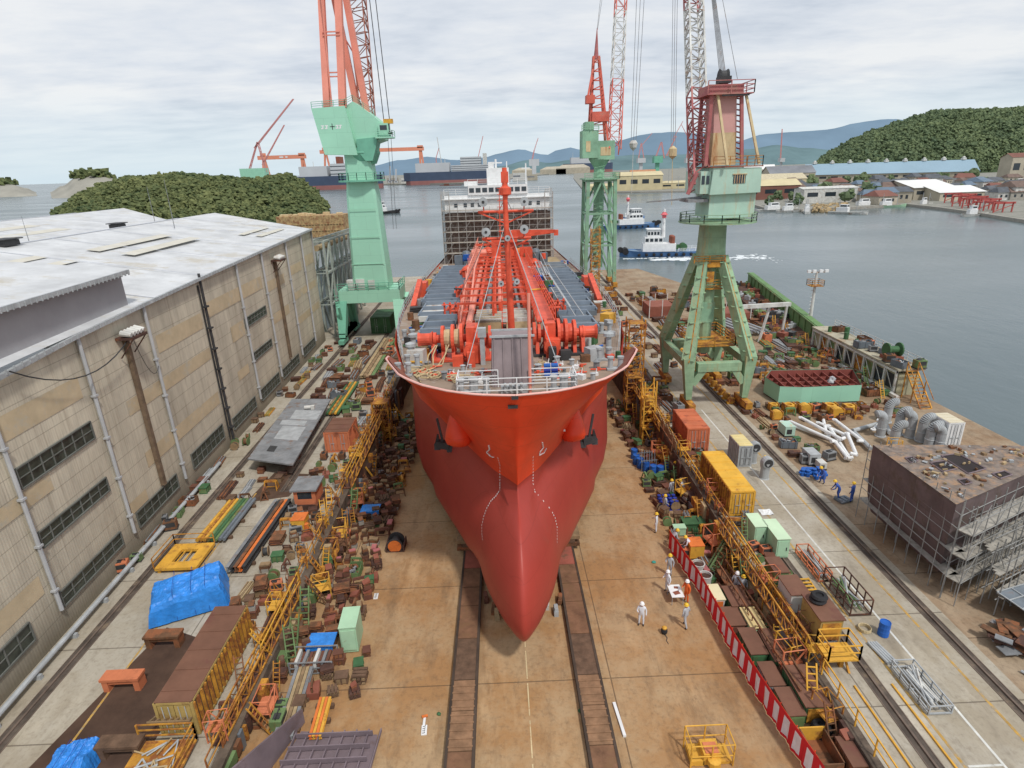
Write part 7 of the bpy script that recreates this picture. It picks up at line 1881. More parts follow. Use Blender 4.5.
p = gz(950,447); container('vent_house','white ventilation house with a cream roof and blue side at the quay edge','machine house',39.3,40.6,46.9,49.0,0,2.6,white,mk('cream_roof',(.62,.56,.42),.7,var=.1),n=4)
# the scaffolded mauve block
BZ = 6.1
t = thing('hull_block','tall mauve-grey hull block wrapped in scaffold poles at the right of the yard','ship section',(30,33,0))
top = [(25.5,36.5),(25.6,28.7),(31.5,31.4),(37.0,33.9),(37.4,35.2),(31.0,36.0)]
n = len(top); c = (31.5,35.5); bot = [(x+.5 if x<26 else x, y) for x,y in top]
mb = MB(); levels = [0,.8,2.2,4.2,BZ]; sh = [.7,.4,.15,.03,0]
for li in range(len(levels)-1):
    lo = [(c[0]+(x-c[0])*(1-sh[li]*.3), c[1]+(y-c[1])*(1-sh[li]*.3), levels[li]+.5*(li==0)) for x,y in top]; hi = [(c[0]+(x-c[0])*(1-sh[li+1]*.3), c[1]+(y-c[1])*(1-sh[li+1]*.3), levels[li+1]) for x,y in top]
    mb.add(lo+hi,[(i,(i+1)%n,n+(i+1)%n,n+i) for i in range(n)])
mb.build('side_plating', mk('block_primer',(.135,.10,.10),.75,var=.35,scale=.5,rust=.35,rustcol=(.10,.075,.06),rscale=.8,plates=(2.4,1.5,.8)), t)
m_btop = mk('block_top_plate',(.21,.17,.145),.85,var=.5,scale=1.8,rust=.45,rustcol=(.33,.21,.13),rscale=1.5)
mb = MB(); holes = [((31.0,34.5),1.3,.8,.5),((33.6,35.6),2.4,.8,.5),((28.9,33.0),.7,.5,.5)]
mb.add([(x,y,BZ+.02) for x,y in top],[tuple(range(n))]); mb.build('top_plating', m_btop, t)
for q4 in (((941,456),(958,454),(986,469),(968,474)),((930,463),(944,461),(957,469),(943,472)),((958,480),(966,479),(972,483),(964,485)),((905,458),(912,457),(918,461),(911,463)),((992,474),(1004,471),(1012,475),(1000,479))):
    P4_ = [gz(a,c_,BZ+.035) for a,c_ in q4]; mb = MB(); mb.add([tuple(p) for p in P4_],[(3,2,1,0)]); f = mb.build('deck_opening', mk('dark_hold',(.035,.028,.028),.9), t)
    mb = MB(); mb.path([tuple(p+Vector((0,0,.03))) for p in P4_+[P4_[0]]],.05,n=4); mb.build('coaming', mauve, f)
mb = MB(); rr = random.Random(14)
for i in range(110):
    u, v = rr.random(), rr.random(); x = 26+u*9; y = 29.8+v*5+u*4.2-1.0
    if y < 28.7+(x-25.6)*.5+.4 or y > 36.1-(x-25.5)*.08: continue
    mb.box(x,y,BZ+.1,rr.uniform(.08,.4),rr.uniform(.05,.25),rr.uniform(.03,.2),rr.uniform(0,3),rr.randrange(4))
mb.build('debris', [galv, tanst, rusty, wood], t)['kind'] = 'stuff'
st = thing('scaffolding','pipe scaffolding with boards hung around the mauve hull block','scaffold',(25.3,32,0))
def scaf_wall(a, c, off, levels_, boards, dens=1.25):
    a, c = Vector((*a,0)), Vector((*c,0)); d = (c-a).normalized(); nn = Vector((d.y,-d.x,0))*off; L_ = (c-a).length; k = int(L_/dens)+1
    mb = MB()
    for o_ in (.15, .95):
        for i in range(k+1):
            p = a.lerp(c,i/k)+nn*o_; mb.tube(p, p+Vector((0,0,BZ+rr.uniform(-.3,.7))), .03, n=5)
        for z in levels_: mb.tube(a+nn*o_+Vector((0,0,z)), c+nn*o_+Vector((0,0,z)), .03, n=5); mb.tube(a+nn*o_+Vector((0,0,z+.9)), c+nn*o_+Vector((0,0,z+.9)), .025, n=5)
    for i in range(0,k,2): 
        for z in levels_: mb.tube(a.lerp(c,i/k)+nn*.95+Vector((0,0,z)), a.lerp(c,(i+1)/k)+nn*.95+Vector((0,0,z+1.7)), .025, n=5)
    mb.build('poles', mk('scaffold_pole',(.27,.27,.26),.6,var=.3), st)
    mb = MB()
    for z in boards: mb.beam(a+nn*.55+Vector((0,0,z)), c+nn*.55+Vector((0,0,z)), .7, .05)
    mb.build('boards', mk('scaffold_boards',(.34,.32,.28),.85,var=.4,scale=2), st)
scaf_wall((25.45,37),(25.5,28.2),-1*-1*-1,[1.6,3.2,4.8],[3.2,1.6])
scaf_wall((25.5,28.3),(35,32.8),1,[1.6,3.2,4.8],[1.6,3.2,4.8])
# big staging stack right foreground
st2 = thing('staging_stack','tiers of grey staging boards stepping down before the scaffolded hull block','scaffold',(30,28.5,0))
mb = MB(); rr = random.Random(17)
for i in range(11):
    for j in range(4):
        x, y = 27.6+i*.75, 26.6+j*1.0+i*.33; mb.tube((x,y,0),(x+rr.uniform(-.05,.05),y,4.4-j*.1+rr.uniform(-.4,.8)),.035,n=5)
for z in (1.2,2.4,3.6,4.6):
    for j in range(4): mb.tube((27.3,26.5+j,z),(35.4,30.0+j,z+rr.uniform(-.1,.1)),.03,n=5)
for i in range(34): 
    x,y,z = rr.uniform(27.6,34), rr.uniform(26.6,30), rr.uniform(0,3.4); mb.tube((x,y,z),(x+rr.uniform(-1.6,1.6),y+rr.uniform(-.3,1.0),z+rr.uniform(.8,1.8)),.03,n=5)
mb.build('poles', MATS['scaffold_pole'], st2)
for k,(z,yo,w_) in enumerate(((4.5,2.9,.9),(3.5,2.0,.9),(2.5,1.1,.9),(1.4,.5,.7))):
    mb = MB()
    for q in range(3): mb.beam((27.5+.1*q,25.9+yo+q*.3*w_,z+.03*q),(35.5,29.6+yo+q*.3*w_,z+.03*q),.26,.05)
    mb.build('board_tier', MATS['scaffold_boards'], st2)
t = thing('curved_panel','dark blue-grey curved panel with pale frame lines under the staging at the right edge','ship section',(30,25.4,0)); mb = MB(); fr = MB()
A, B_ = Vector((28.1,27.1,1.3)), Vector((33.4,25.6,1.1))
for k in range(6):
    a0 = k/6; a1 = (k+1)/6
    def pt(u, v): 
        p = Vector((27.4+3.2*u*1.6, 26.6-2.9*v+1.4*u, 1.6-1.0*v-1.0*v*v*.5)); p.x += 3.6*v*.6; return p
    for u in range(5): mb.add([pt(u/5,a0),pt((u+1)/5,a0),pt((u+1)/5,a1),pt(u/5,a1)],[(0,1,2,3)])
    fr.beam(pt(0,a0)+Vector((0,0,.05)),pt(1,a0)+Vector((0,0,.05)),.05)
for u in range(6): 
    for k in range(6): fr.beam(pt(u/5,k/6)+Vector((0,0,.05)),pt(u/5,(k+1)/6)+Vector((0,0,.05)),.05)
mb.build('plating', bluegrey, t); fr.build('frame_lines', galv, t)
t = thing('plate_pile','pile of dark rusty plates beside the outer crane rail at the right edge','scrap pile',(26.6,24.3,0)); mb = MB(); rr = random.Random(19)
for i in range(40): mb.box(26.8+rr.uniform(-1.0,1.2),24.4+rr.uniform(-.8,.9),.06+.02*i,rr.uniform(.5,1.3),rr.uniform(.3,.8),.05,rr.uniform(0,3),i%3)
mb.build('plates',[darkrust,rusty,greyst],t)
t = thing('cable_bundle','blue-white hose bundle lying on boards at the right edge of the apron','hoses',(26,21.3,0)); mb = MB()
for i in range(5): mb.tube((25.8+i*.15,22.6,.1),(26.9+i*.15,20.6,.12),.07,n=6,m=i%2)
mb.build('hoses',[galv,bluegrey],t)
# floating dock wall / green barge along the quay, quay house, lights, gantry
t = thing('moored_barge','long green barge moored along the right quay','barge',(49,100,SEA)); mb = MB()
q0, q1 = Vector((44.5,80,0)), Vector((52.5,124,0)); d_ = (q1-q0).normalized(); s_ = Vector((d_.y,-d_.x,0))
def bargebox(mb, a, c, w0, w1, z0, z1, m=0):
    vs = [a+s_*w0,a+s_*w1,c+s_*w1,c+s_*w0]; mb.add([(v.x,v.y,z0) for v in vs]+[(v.x,v.y,z1) for v in vs],[(3,2,1,0),(4,5,6,7),(0,1,5,4),(1,2,6,5),(2,3,7,6),(3,0,4,7)],m)
bargebox(mb,q0,q1,0,1.0,SEA-1,2.7); mb.build('side_wall', mk('barge_green',(.13,.24,.09),.65,var=.25,scale=.4,rust=.2,rustcol=(.1,.14,.06)), t)
mb = MB(); bargebox(mb,q0+d_*-3,q1,-4.5,0,SEA-1,.6); mb.build('deck', darkrust, t)
mb = MB()
for k in range(14): p = q0+d_*(2+k*3)+s_*-.05; mb.beam((p.x,p.y,.6),(p.x,p.y,2.7),.25)
mb.beam((q0.x-.2,q0.y,2.6),(q1.x-.2,q1.y,2.6),.15); mb.build('frame_ribs', olive, t)
rr = random.Random(23)
for i in range(40):
    mb = MB(); p = q0+d_*rr.uniform(1,42)+s_*rr.uniform(-4.2,-.8); mb.box(p.x,p.y,.6+.3,rr.uniform(.4,1.6),rr.uniform(.4,2.2),rr.uniform(.3,1.0),rr.uniform(0,3)); mb.box(p.x,p.y,1.3,.3,.3,.5)
    mb.build('deck_box',[rusty,galv,redfade,olive,darkst][i%5],t)
mb = MB()
for k in range(9): mb.tube((36.5+k*.5,85,.6+.2*(k%2)),(33.5+k*.5,97,.6+.2*(k%2)),.17,n=8)
tag(mb.build('pipe_stack', galv),'stack of long silver pipes on the quay behind the green crane','pipes')
mb = MB()
for k in range(7): mb.tube((29.5+k*.45,80,.5+.2*(k%2)),(27.0+k*.45,90,.5+.2*(k%2)),.16,n=8)
tag(mb.build('pipe_stack', galv),'silver pipes seen between the legs of the green crane','pipes')
for x,y,h,lab in ((38.5,96,1.6,'red-sided tank section with pale posts behind the silver pipes'),(27.5,101,2.0,'red-brown panel section beyond the yellow scaffold tower')):
    t = thing('tank_section',lab,'ship section',(x,y,0)); mb = MB(); mb.bb(x-2.2,x+2.2,y-2.5,y+2.5,.2,h); mb.build('plating', redfade, t); mb = MB()
    for sx in (-2.2,0,2.2):
        for sy in (-2.5,2.5): mb.beam((x+sx,y+sy,0),(x+sx,y+sy,h+1.2),.12)
    mb.build('posts', whited, t)
t = thing('portal_gantry','cream portal frame with a long beam reaching across the quay','gantry',(40,82,0)); mb = MB()
e0, e1 = gyy(740,307,80), gyy(790,304,84); mb.beam(e0,e1,.5,.55); mb.build('top_beam', whited, t)
for px_,off in ((770,0),(787,1.6)):
    tp = gyy(px_,306,83); mb = MB(); mb.beam((tp.x,tp.y,tp.z),(tp.x-(1.5 if off==0 else 0),tp.y-1+off,0),.28); mb.build('leg', whited, t)
t = thing('light_mast','slim white floodlight mast with a lamp platform at the quay edge','light mast',(46.6,86,0))
mb = MB(); mb.tube((46.6,86,0),(46.6,86,9.2),.28,.16,n=10); 
for k in range(16): mb.beam((46.2,86,.5+k*.55),(46.2,85.8,.5+k*.55),.2,.04)
mb.build('pole', whited, t); mb = MB(); mb.bb(45.7,47.5,85.2,86.8,7.2,7.3); railing(mb,[(45.7,85.2,7.3),(47.5,85.2,7.3),(47.5,86.8,7.3),(45.7,86.8,7.3),(45.7,85.2,7.3)],.8,r=.03); mb.beam((45.3,86,9.2),(47.9,86,9.2),.12); mb.build('platform', yelrust, t)
for x in (45.3,46.1,47.1,47.9): mb = MB(); mb.box(x,85.8,9.4,.5,.3,.4); mb.build('lamp', white, t)
# long quay building / dock wall house with cream beams
t = thing('quay_house','long low cream and green quay building with open bays along the water','building',(44.5,70,0)); 
a, c = Vector((42.6,59,0)), Vector((43.6,79,0))
mb = MB(); mb.bb(43.3,45.6,60,78,0,2.5,0); mb.build('wall', mk('quay_cream',(.42,.40,.27),.8,var=.3,scale=.6,rust=.3,rustcol=(.2,.22,.1)), t)
mb = MB(); mb.bb(42.9,45.9,59.7,78.4,2.9,3.1); mb.build('roof', mk('quay_roof',(.40,.37,.28),.85,var=.3,scale=.6,rust=.4,rustcol=(.3,.2,.12)), t)
mb = MB()
for k in range(10): mb.bb(42.95,43.15,60+k*2,60.2+k*2,0,2.9)
for k in range(9): mb.beam((43.0,60.1+k*2,.3),(43.0,62+k*2,2.7),.06)
mb.beam((43.05,60,2.7),(43.05,78.2,2.7),.25); mb.beam((42.6,58.5,.3),(42.6,79,.3),.4,.35); mb.build('bay_post', whited, t)
for k in range(8): 
    mb = MB(); mb.bb(43.28,43.296,60.5+k*2.1,62+k*2.1,.5,2.2); mb.build('opening', [darkst,glassd,olive,yelrust][k%4], t)
mb = MB(); railing(mb,[(45.8,59.7,3.1),(45.8,78,3.1)],1,r=.03); mb.build('roof_railing', whited, t)
t = thing('access_stairs','yellow steel stairs at the near end of the quay building','stairs',(44,58.5,0)); mb = MB()
for sx in (43.4,44.6): mb.beam((sx,56,0),(sx+.2,59.4,3),.12); mb.beam((sx,56,1),(sx+.2,59.4,4),.07); mb.beam((sx+.2,59.4,0),(sx+.2,59.4,4),.1); mb.beam((sx,57.6,0),(sx,57.6,2.4),.08)
for k in range(12): t_=k/11; mb.beam((43.4+.2*t_,56+3.4*t_,3*t_),(44.6+.2*t_,56+3.4*t_,3*t_),.2,.04)
mb.build('flight', yelrust, t)
scatter('RY', 14, 43.4, 45.4, 60, 77, ['crate','drum','bin','machine'], 47, lambda y: 3.1, rad=.6)
t = thing('capstan_winch','green deck winch with a red base on the roof of the quay building','winch',(44.5,63.5,3.1)); mb = MB(); mb.lathe((44.5,63.5,4.2),[(.1,-.8),(.8,-.8),(.8,-.65),(.4,-.6),(.4,.6),(.8,.65),(.8,.8),(.1,.8)],14,axis='x'); mb.build('drum', green, t); mb = MB(); mb.bb(43.6,45.4,62.7,64.3,3.12,3.5); mb.build('base', redfade, t)
# pipe barrier fence along apron edge yellow rails near foreground right
for i,x in enumerate((17.0,18.9)):
    mb = MB(); mb.bb(x-.04,x+.04,12,22.2,.0,.09); tag(mb.build('guide_rail', yellow),'thin yellow guide strip in the near right corner, %s one' % ('left' if i==0 else 'right'),'guide strip')
# steel truss gallery and sheds beyond the workshop
t = thing('pipe_gallery','grey-green lattice pipe gallery with pale blue sheeting beyond the workshop end','gallery',(-29.3,110,0)); mb = MB(); y = 94.
while y < 134:
    h = 15.2-(y-94)*.02
    for x in (-29.6,-27.2): mb.beam((x,y,0),(x,y,h),.3); mb.beam((x,y,h*.35),(x,y+3.3,h*.68),.16); mb.beam((x,y,h*.68),(x,y+3.3,h),.16); mb.beam((x,y+3.3,0),(x,y,h*.35),.16)
    for z in (h*.35,h*.68,h): mb.beam((-29.6,y,z),(-27.2,y,z),.16)
    y += 3.3
for z in (.35,.68,1):
    for x in (-29.6,-27.2): mb.beam((x,94,15.2*z),(x,134,14.4*z),.28)
mb.build('lattice', mk('grey_green_steel',(.36,.40,.36),.7,var=.3,scale=.6,rust=.25,rustcol=(.25,.22,.17)), t)
mb = MB(); mb.quad((-29.75,94,0.2),(-29.75,134,.2),(-29.75,134,10),(-29.75,94,10.6)); mb.build('sheeting', mk('pale_blue_sheet',(.30,.38,.42),.7,var=.2,scale=.3), t)
mb = MB(); mb.tube((-28.4,94,14.2),(-28.4,134,13.5),.45,n=10); mb.build('duct', tanst, t)
t = thing('rust_barge','ochre rust-streaked steel barge lying beyond the workshop roof','barge',(-92,306,SEA)); mb = MB(); mb.bb(-108,-75.5,300,312,SEA-1,6.2)
for k in range(22): mb.bb(-107.7+k*1.48,-107.3+k*1.48,299.7,300,SEA,6.1)
for z in (-1,2): mb.bb(-108,-75.5,299.65,300,z,z+.35)
mb.build('hull', mk('ochre_rust',(.45,.32,.16),.85,var=.35,scale=.8,rust=.5,rustcol=(.25,.12,.06),rscale=.5), t)
mb = MB(); rr = random.Random(4)
for k in range(20): mb.box(rr.uniform(-106,-77),rr.uniform(302,310),6.6,rr.uniform(1,3),rr.uniform(1,3),rr.uniform(.4,1.4))
mb.build('deck_gear', cream, t)
# ================================================================ HARBOUR AND FAR SHORE
def sz_(px, py): return gz(px, py, SEA)
def hillmesh(name, prof, D, depth, mt, base=SEA, amp=.06, seed=1, kind='structure', nd=14):
    """prof: (x, height) ridge silhouette at distance D; falls away in front over depth"""
    mb = MB(); n = 90; xs0, xs1 = prof[0][0], prof[-1][0]; vs = []
    def H_(x):
        for (a,b),(c,d) in zip(prof,prof[1:]):
            if x <= c: t_ = (x-a)/(c-a); t_ = t_*t_*(3-2*t_); return b+(d-b)*t_
        return prof[-1][1]
    for i in range(n+1):
        x = xs0+(xs1-xs0)*i/n
        for j in range(nd+1):
            v = j/nd*2-1; f = max(0, 1-abs(v)**1.6); h = H_(x)
            nn = noise.fractal(Vector((x/depth*3+seed, v*3, seed)), 1, 2, 4)
            vs.append((x*(1+v*depth/D), D+v*depth, base-1+(h-base+1)*f*(1+amp*3*nn*(1-f*.6)) ))
    mb.add(vs,[(i*(nd+1)+j,(i+1)*(nd+1)+j,(i+1)*(nd+1)+j+1,i*(nd+1)+j+1) for i in range(n) for j in range(nd)])
    o = mb.build(name, mt, smooth=True); o['kind'] = kind
    return vs, nd, n
def prof_px(pts, D): return [(gyy(px,py,D).x, gyy(px,py,D).z) for px,py in pts]
def leafmat(name, c1_, c2_, sc):
    m = bpy.data.materials.new(name); m.use_nodes = True; nt = m.node_tree; N = nt.nodes; L = nt.links; b = N['Principled BSDF']; b.inputs['Roughness'].default_value = .9; b.inputs['Specular IOR Level'].default_value = .1
    g = N.new('ShaderNodeNewGeometry'); n1 = N.new('ShaderNodeTexNoise'); n1.inputs['Scale'].default_value = sc; n1.inputs['Detail'].default_value = 6; n1.inputs['Roughness'].default_value = .7; L.new(g.outputs['Position'], n1.inputs['Vector'])
    a = N.new('ShaderNodeMath'); a.operation = 'MULTIPLY_ADD'; L.new(g.outputs['Random Per Island'], a.inputs[0]); a.inputs[1].default_value = .45; 
    r = N.new('ShaderNodeMapRange'); r.inputs[1].default_value = .3; r.inputs[2].default_value = .7; r.inputs[3].default_value = 0; r.inputs[4].default_value = .6; L.new(n1.outputs['Fac'], r.inputs[0]); L.new(r.outputs[0], a.inputs[2])
    mx = N.new('ShaderNodeMix'); mx.data_type = 'RGBA'; L.new(a.outputs[0], mx.inputs[0]); mx.inputs[6].default_value = (*c1_,1); mx.inputs[7].default_value = (*c2_,1); L.new(mx.outputs[2], b.inputs['Base Color'])
    return m
m_leafN = leafmat('woodland_near', (.040,.070,.036), (.19,.205,.085), .02)
m_leafR = leafmat('hazed_woodland_right', (.055,.092,.060), (.175,.215,.105)  , .0045)  # right hill greens lightened and blued, distance haze mixed into the colour
m_gnd = mk('hill_ground', (.045,.07,.03), .9, var=.3, scale=.02)
def woods(name, vs, nd, n, count, r0_, r1_, mt, seed, front=True, label=None, zmin=-2):
    rr = random.Random(seed); random.seed(seed); mb = MB(); W_ = nd+1
    for k in range(count):
        i = rr.uniform(0, n-1e-3); j = rr.uniform(0, nd*.62); i0, j0 = int(i), int(j)
        p = Vector(vs[i0*W_+j0]).lerp(Vector(vs[(i0+1)*W_+j0]), i-i0); q = Vector(vs[i0*W_+j0+1]).lerp(Vector(vs[(i0+1)*W_+j0+1]), i-i0); p = p.lerp(q, j-j0)
        if p.z < zmin: continue
        s = rr.uniform(r0_, r1_)
        for b_ in range(3): mb.blob((p.x+rr.uniform(-.8,.8)*s, p.y+rr.uniform(-.6,.6)*s, p.z+s*rr.uniform(.0,.95)), s*rr.uniform(.22,.6), n=5, k=4, jit=.6, sz=.9)
    o = mb.build(name, mt); o['kind'] = 'stuff'; o['label'] = label; o['category'] = 'woodland'; return o
# near wooded island behind the workshop
pts = [(38,240),(50,222),(62,210),(84,195),(106,186),(130,180),(170,177),(220,179),(250,182),(270,180),(286,177),(300,182),(312,192),(324,206),(334,217),(345,230)]
v, nd, n = hillmesh('wooded_island', prof_px(pts, 500), 500, 112, m_gnd, seed=2, amp=.02)
woods('woodland', v, nd, n, 6000, 1.4, 3.4, m_leafN, 5, label='dense dark green woodland covering the near island behind the workshop roof')
# quarry islands far left
for pts, D, lab in (([(50,192),(62,186),(75,178),(88,174),(104,175),(118,180),(140,190)],1400,3),([(-40,186),(-10,182),(10,184),(26,188),(36,192)],1700,4)):
    v, nd, n = hillmesh('island', prof_px(pts, D), D, 130, mk('pale_cliff',(.30,.29,.25),.9,var=.2,scale=.02), seed=lab, amp=.03)
    pr_ = [(x, z) for x, z in prof_px(pts, D)]
    woods('woodland', v, nd, n, 420, 8, 13, m_leafN, lab, label='low scrub wood on the %s quarried islet on the far left' % ('nearer' if D == 1400 else 'farther'), zmin=(33 if D==1400 else 25))
# right-hand hill
pts = [(806,178),(814,168),(824,159),(834,152),(855,141),(877,132),(900,123),(918,118),(936,113),(977,112),(1024,110),(1080,114),(1150,130)]
v, nd, n = hillmesh('hill', prof_px(pts, 1150), 1150, 260, m_gnd, seed=7, amp=.02)
woods('woodland', v, nd, n, 9500, 3, 6.2, m_leafR, 8, label='dense green woodland covering the big hill on the right')
# distant mountains
m_mtA = mk('hazed_hill_blue', (.16,.235,.31), 1, var=.12, scale=.0012, spec=0); m_mtB = mk('hazed_hill_near', (.13,.20,.215), 1, var=.25, scale=.004, spec=0, rust=.12, rustcol=(.30,.31,.29), rscale=.006)  # distance haze is put into these pale, bluish base colours
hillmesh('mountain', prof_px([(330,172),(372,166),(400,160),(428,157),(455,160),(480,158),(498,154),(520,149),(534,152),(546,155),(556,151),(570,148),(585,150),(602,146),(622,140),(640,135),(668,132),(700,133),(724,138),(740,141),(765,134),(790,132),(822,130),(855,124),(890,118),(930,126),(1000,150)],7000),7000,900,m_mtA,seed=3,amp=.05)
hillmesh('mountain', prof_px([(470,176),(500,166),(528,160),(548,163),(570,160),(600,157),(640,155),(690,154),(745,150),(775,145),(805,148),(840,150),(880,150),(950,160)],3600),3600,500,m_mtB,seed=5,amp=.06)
# land of the far shore
mb = MB()
shore = [sz_(585,193),sz_(612,193),sz_(640,193),sz_(700,192),sz_(752,206),sz_(765,210),sz_(800,212),sz_(860,209),sz_(905,206),sz_(940,210),sz_(975,215),sz_(1024,223),sz_(1090,232)]
back = [Vector((900,330,0)),Vector((2600,1500,0)),Vector((2600,3200,0)),Vector((400,3200,0)),Vector((185,1500,0))]
mb.prism([(p.x,p.y) for p in shore]+[(p.x,p.y) for p in back], SEA-2, SEA+1.2); struct(mb, 'far_shore', m_land)
mb = MB()
for a, c in zip(shore, shore[1:]): mb.beam((a.x,a.y,SEA+.7),(c.x,c.y,SEA+.7),1.2,1.5)
tag(mb.build('quay_wall', concm),'weathered concrete quay edge along the far shore','quay wall')
mb = MB(); mb.prism([(-1200,2500),(-300,1500),(-60,1330),(30,1700),(300,2900),(500,5000),(-1500,5000)],SEA-2,SEA+2.5); struct(mb,'far_port_land',m_land)
# long blue-roofed factory
def shed(label, px0, px1, pyb, D, pyt, depth, wallm, roofm, ridge=.35, group=None, name='factory_shed', skew=0):
    a, c = gyy(px0,pyb,D), gyy(px1,pyb,D+skew); zt = gyy((px0+px1)/2,pyt,D).z; zb = SEA+1.2; ze = zb+(zt-zb)*(1-ridge)
    t = thing(name, label, 'building', ((a.x+c.x)/2,D,zb), group); A, C_ = Vector((a.x,a.y,0)), Vector((c.x,c.y,0)); d = (C_-A).normalized(); nn = Vector((-d.y,d.x,0))*depth
    P_ = [A,C_,C_+nn,A+nn]; mb = MB(); vs = [(p.x,p.y,zb) for p in P_]+[(p.x,p.y,ze) for p in P_]
    r0_, r1_ = (P_[0]+P_[3])/2, (P_[1]+P_[2])/2
    mb.add(vs+[(r0_.x,r0_.y,zt-.1),(r1_.x,r1_.y,zt-.1)],[(0,1,5,4),(1,2,6,9,5),(2,3,7,6),(3,0,4,8,7)]); mb.build('wall', wallm, t)
    mb = MB(); e = d*1.0; up_ = .3
    mb.add([tuple(P_[0]-e-nn*.02+Vector((0,0,ze+up_-.2))),tuple(P_[1]+e-nn*.02+Vector((0,0,ze+up_-.2))),tuple(r1_+e+Vector((0,0,zt+up_))),tuple(r0_-e+Vector((0,0,zt+up_))),tuple(P_[3]-e+Vector((0,0,ze+up_-.2))),tuple(P_[2]+e+Vector((0,0,ze+up_-.2)))],[(0,1,2,3),(3,2,5,4)])
    mb.build('roof', roofm, t)
    L_ = (C_-A).length; k = max(3,int(L_/12)); mb = MB()
    for i in range(k): p = A.lerp(C_,(i+.5)/k)-nn.normalized()*.06; q = d*L_/k*.3; h0, h1 = zb+(ze-zb)*.45, zb+(ze-zb)*.75; mb.add([(p.x-q.x,p.y-q.y,h0),(p.x+q.x,p.y+q.y,h0),(p.x+q.x,p.y+q.y,h1),(p.x-q.x,p.y-q.y,h1)],[(0,1,2,3)])
    mb.build('window_band', glassd, t)
    return t, A, C_, nn, ze, zt
m_bluer = mk('blue_grey_roof',(.25,.36,.44),.6,var=.08,scale=.03); m_ylw = mk('pale_yellow_wall',(.55,.48,.30),.8,var=.15,scale=.1); m_beige = mk('beige_wall',(.42,.38,.30),.8,var=.2,scale=.1); m_wr = mk('white_roof',(.72,.72,.70),.6,var=.08,scale=.05); m_gr = mk('grey_roof',(.20,.21,.23),.7,var=.25,scale=.05); m_rr = mk('rust_roof',(.20,.09,.07),.8,var=.2,scale=.1)
t, A, C_, nn, ze, zt = shed('very long factory hall with a pale blue roof below the right-hand hill',806,978,176,760,162,60,m_beige,m_bluer,.6,skew=-70)
for i in range(9): 
    p = A.lerp(C_,(i+.5)/9)+nn*.5; mb = MB(); mb.box(p.x,p.y,zt+1.4,4,4,2.2); mb.lathe((p.x,p.y,zt+2.5),[(1.6,0),(1.6,1),(.3,1.8)],8); mb.build('roof_vent', whited, t)
shed('white-roofed warehouse with a beige front on the far right shore',912,952,203,395,181,42,m_beige,m_wr,.35)
shed('pale beige gabled warehouse right of the white-roofed one on the far shore',938,982,206,380,187,30,mk('beige_light',(.50,.46,.36),.8,var=.15,scale=.1),m_wr,.4)
shed('long low dark-fronted building left of the far harbour basin',742,800,190,450,180,20,m_rr,m_ylw,.3)
shed('small two-storey white harbour office on the far shore',803,856,201,400,187,14,whited,whited,.1)
shed('pale yellow quay warehouse behind the middle crane hook',617,662,191,690,172,24,m_ylw,m_ylw,.2)
shed('long pale yellow flat-roofed shed left of the big crane',660,700,190,700,181,20,m_ylw,m_ylw,.25)
shed('orange-roofed low shed on the far shore beside the yellow warehouse',632,656,184,760,170,20,m_ylw,mk('dull_orange_roof',(.45,.22,.12),.7),.4)
shed('cream terminal building behind the counterweight of the big crane',760,806,184,560,174,22,m_ylw,mk('cream_flat_roof',(.52,.46,.32),.8),.3)
shed('grey storage shed on the far shore left of the hill foot',770,815,178,720,166,26,m_beige,m_gr,.4)
shed('brown and white block of flats on the slope at the right edge',1008,1040,180,620,153,16,m_beige,m_rr,.15,name='apartment_building')
for i,(px0,px1,py,D,pyt,lab) in enumerate([(700,728,186,620,176,'beige'),(726,760,178,900,168,'grey'),(590,614,191,720,184,'cream'),(855,880,196,480,187,'weathered'),(868,912,205,410,196,'brown'),(745,775,172,1000,165,'pale')]): shed('%s low shed %s' % (lab, ['right of the long yellow sheds','far behind the big crane house','at the left end of the yellow quay','behind the moored boats','fronting the water left of the white-roofed warehouse','farthest back near the mountain foot'][i]),px0,px1,py,D,pyt,14,[m_beige,concm,m_ylw,m_beige,tanst,m_beige][i],[m_gr,m_gr,m_ylw,m_gr,m_rr,m_wr][i],.35)
# masts on the quay
for i,px in enumerate((648,655,668,678,690,702)):
    b = sz_(px,190); mb = MB(); mb.tube((b.x,b.y,SEA+1),(b.x,b.y,SEA+14+4*(i%3)),.35,.2,n=6); mb.box(b.x,b.y,SEA+14+4*(i%3),3,.5,.5)
    o = mb.build('quay_lamp', galv); tag(o,'tall lamp post on the far yellow-shedded quay','lamp post','lamp posts on the far quay')
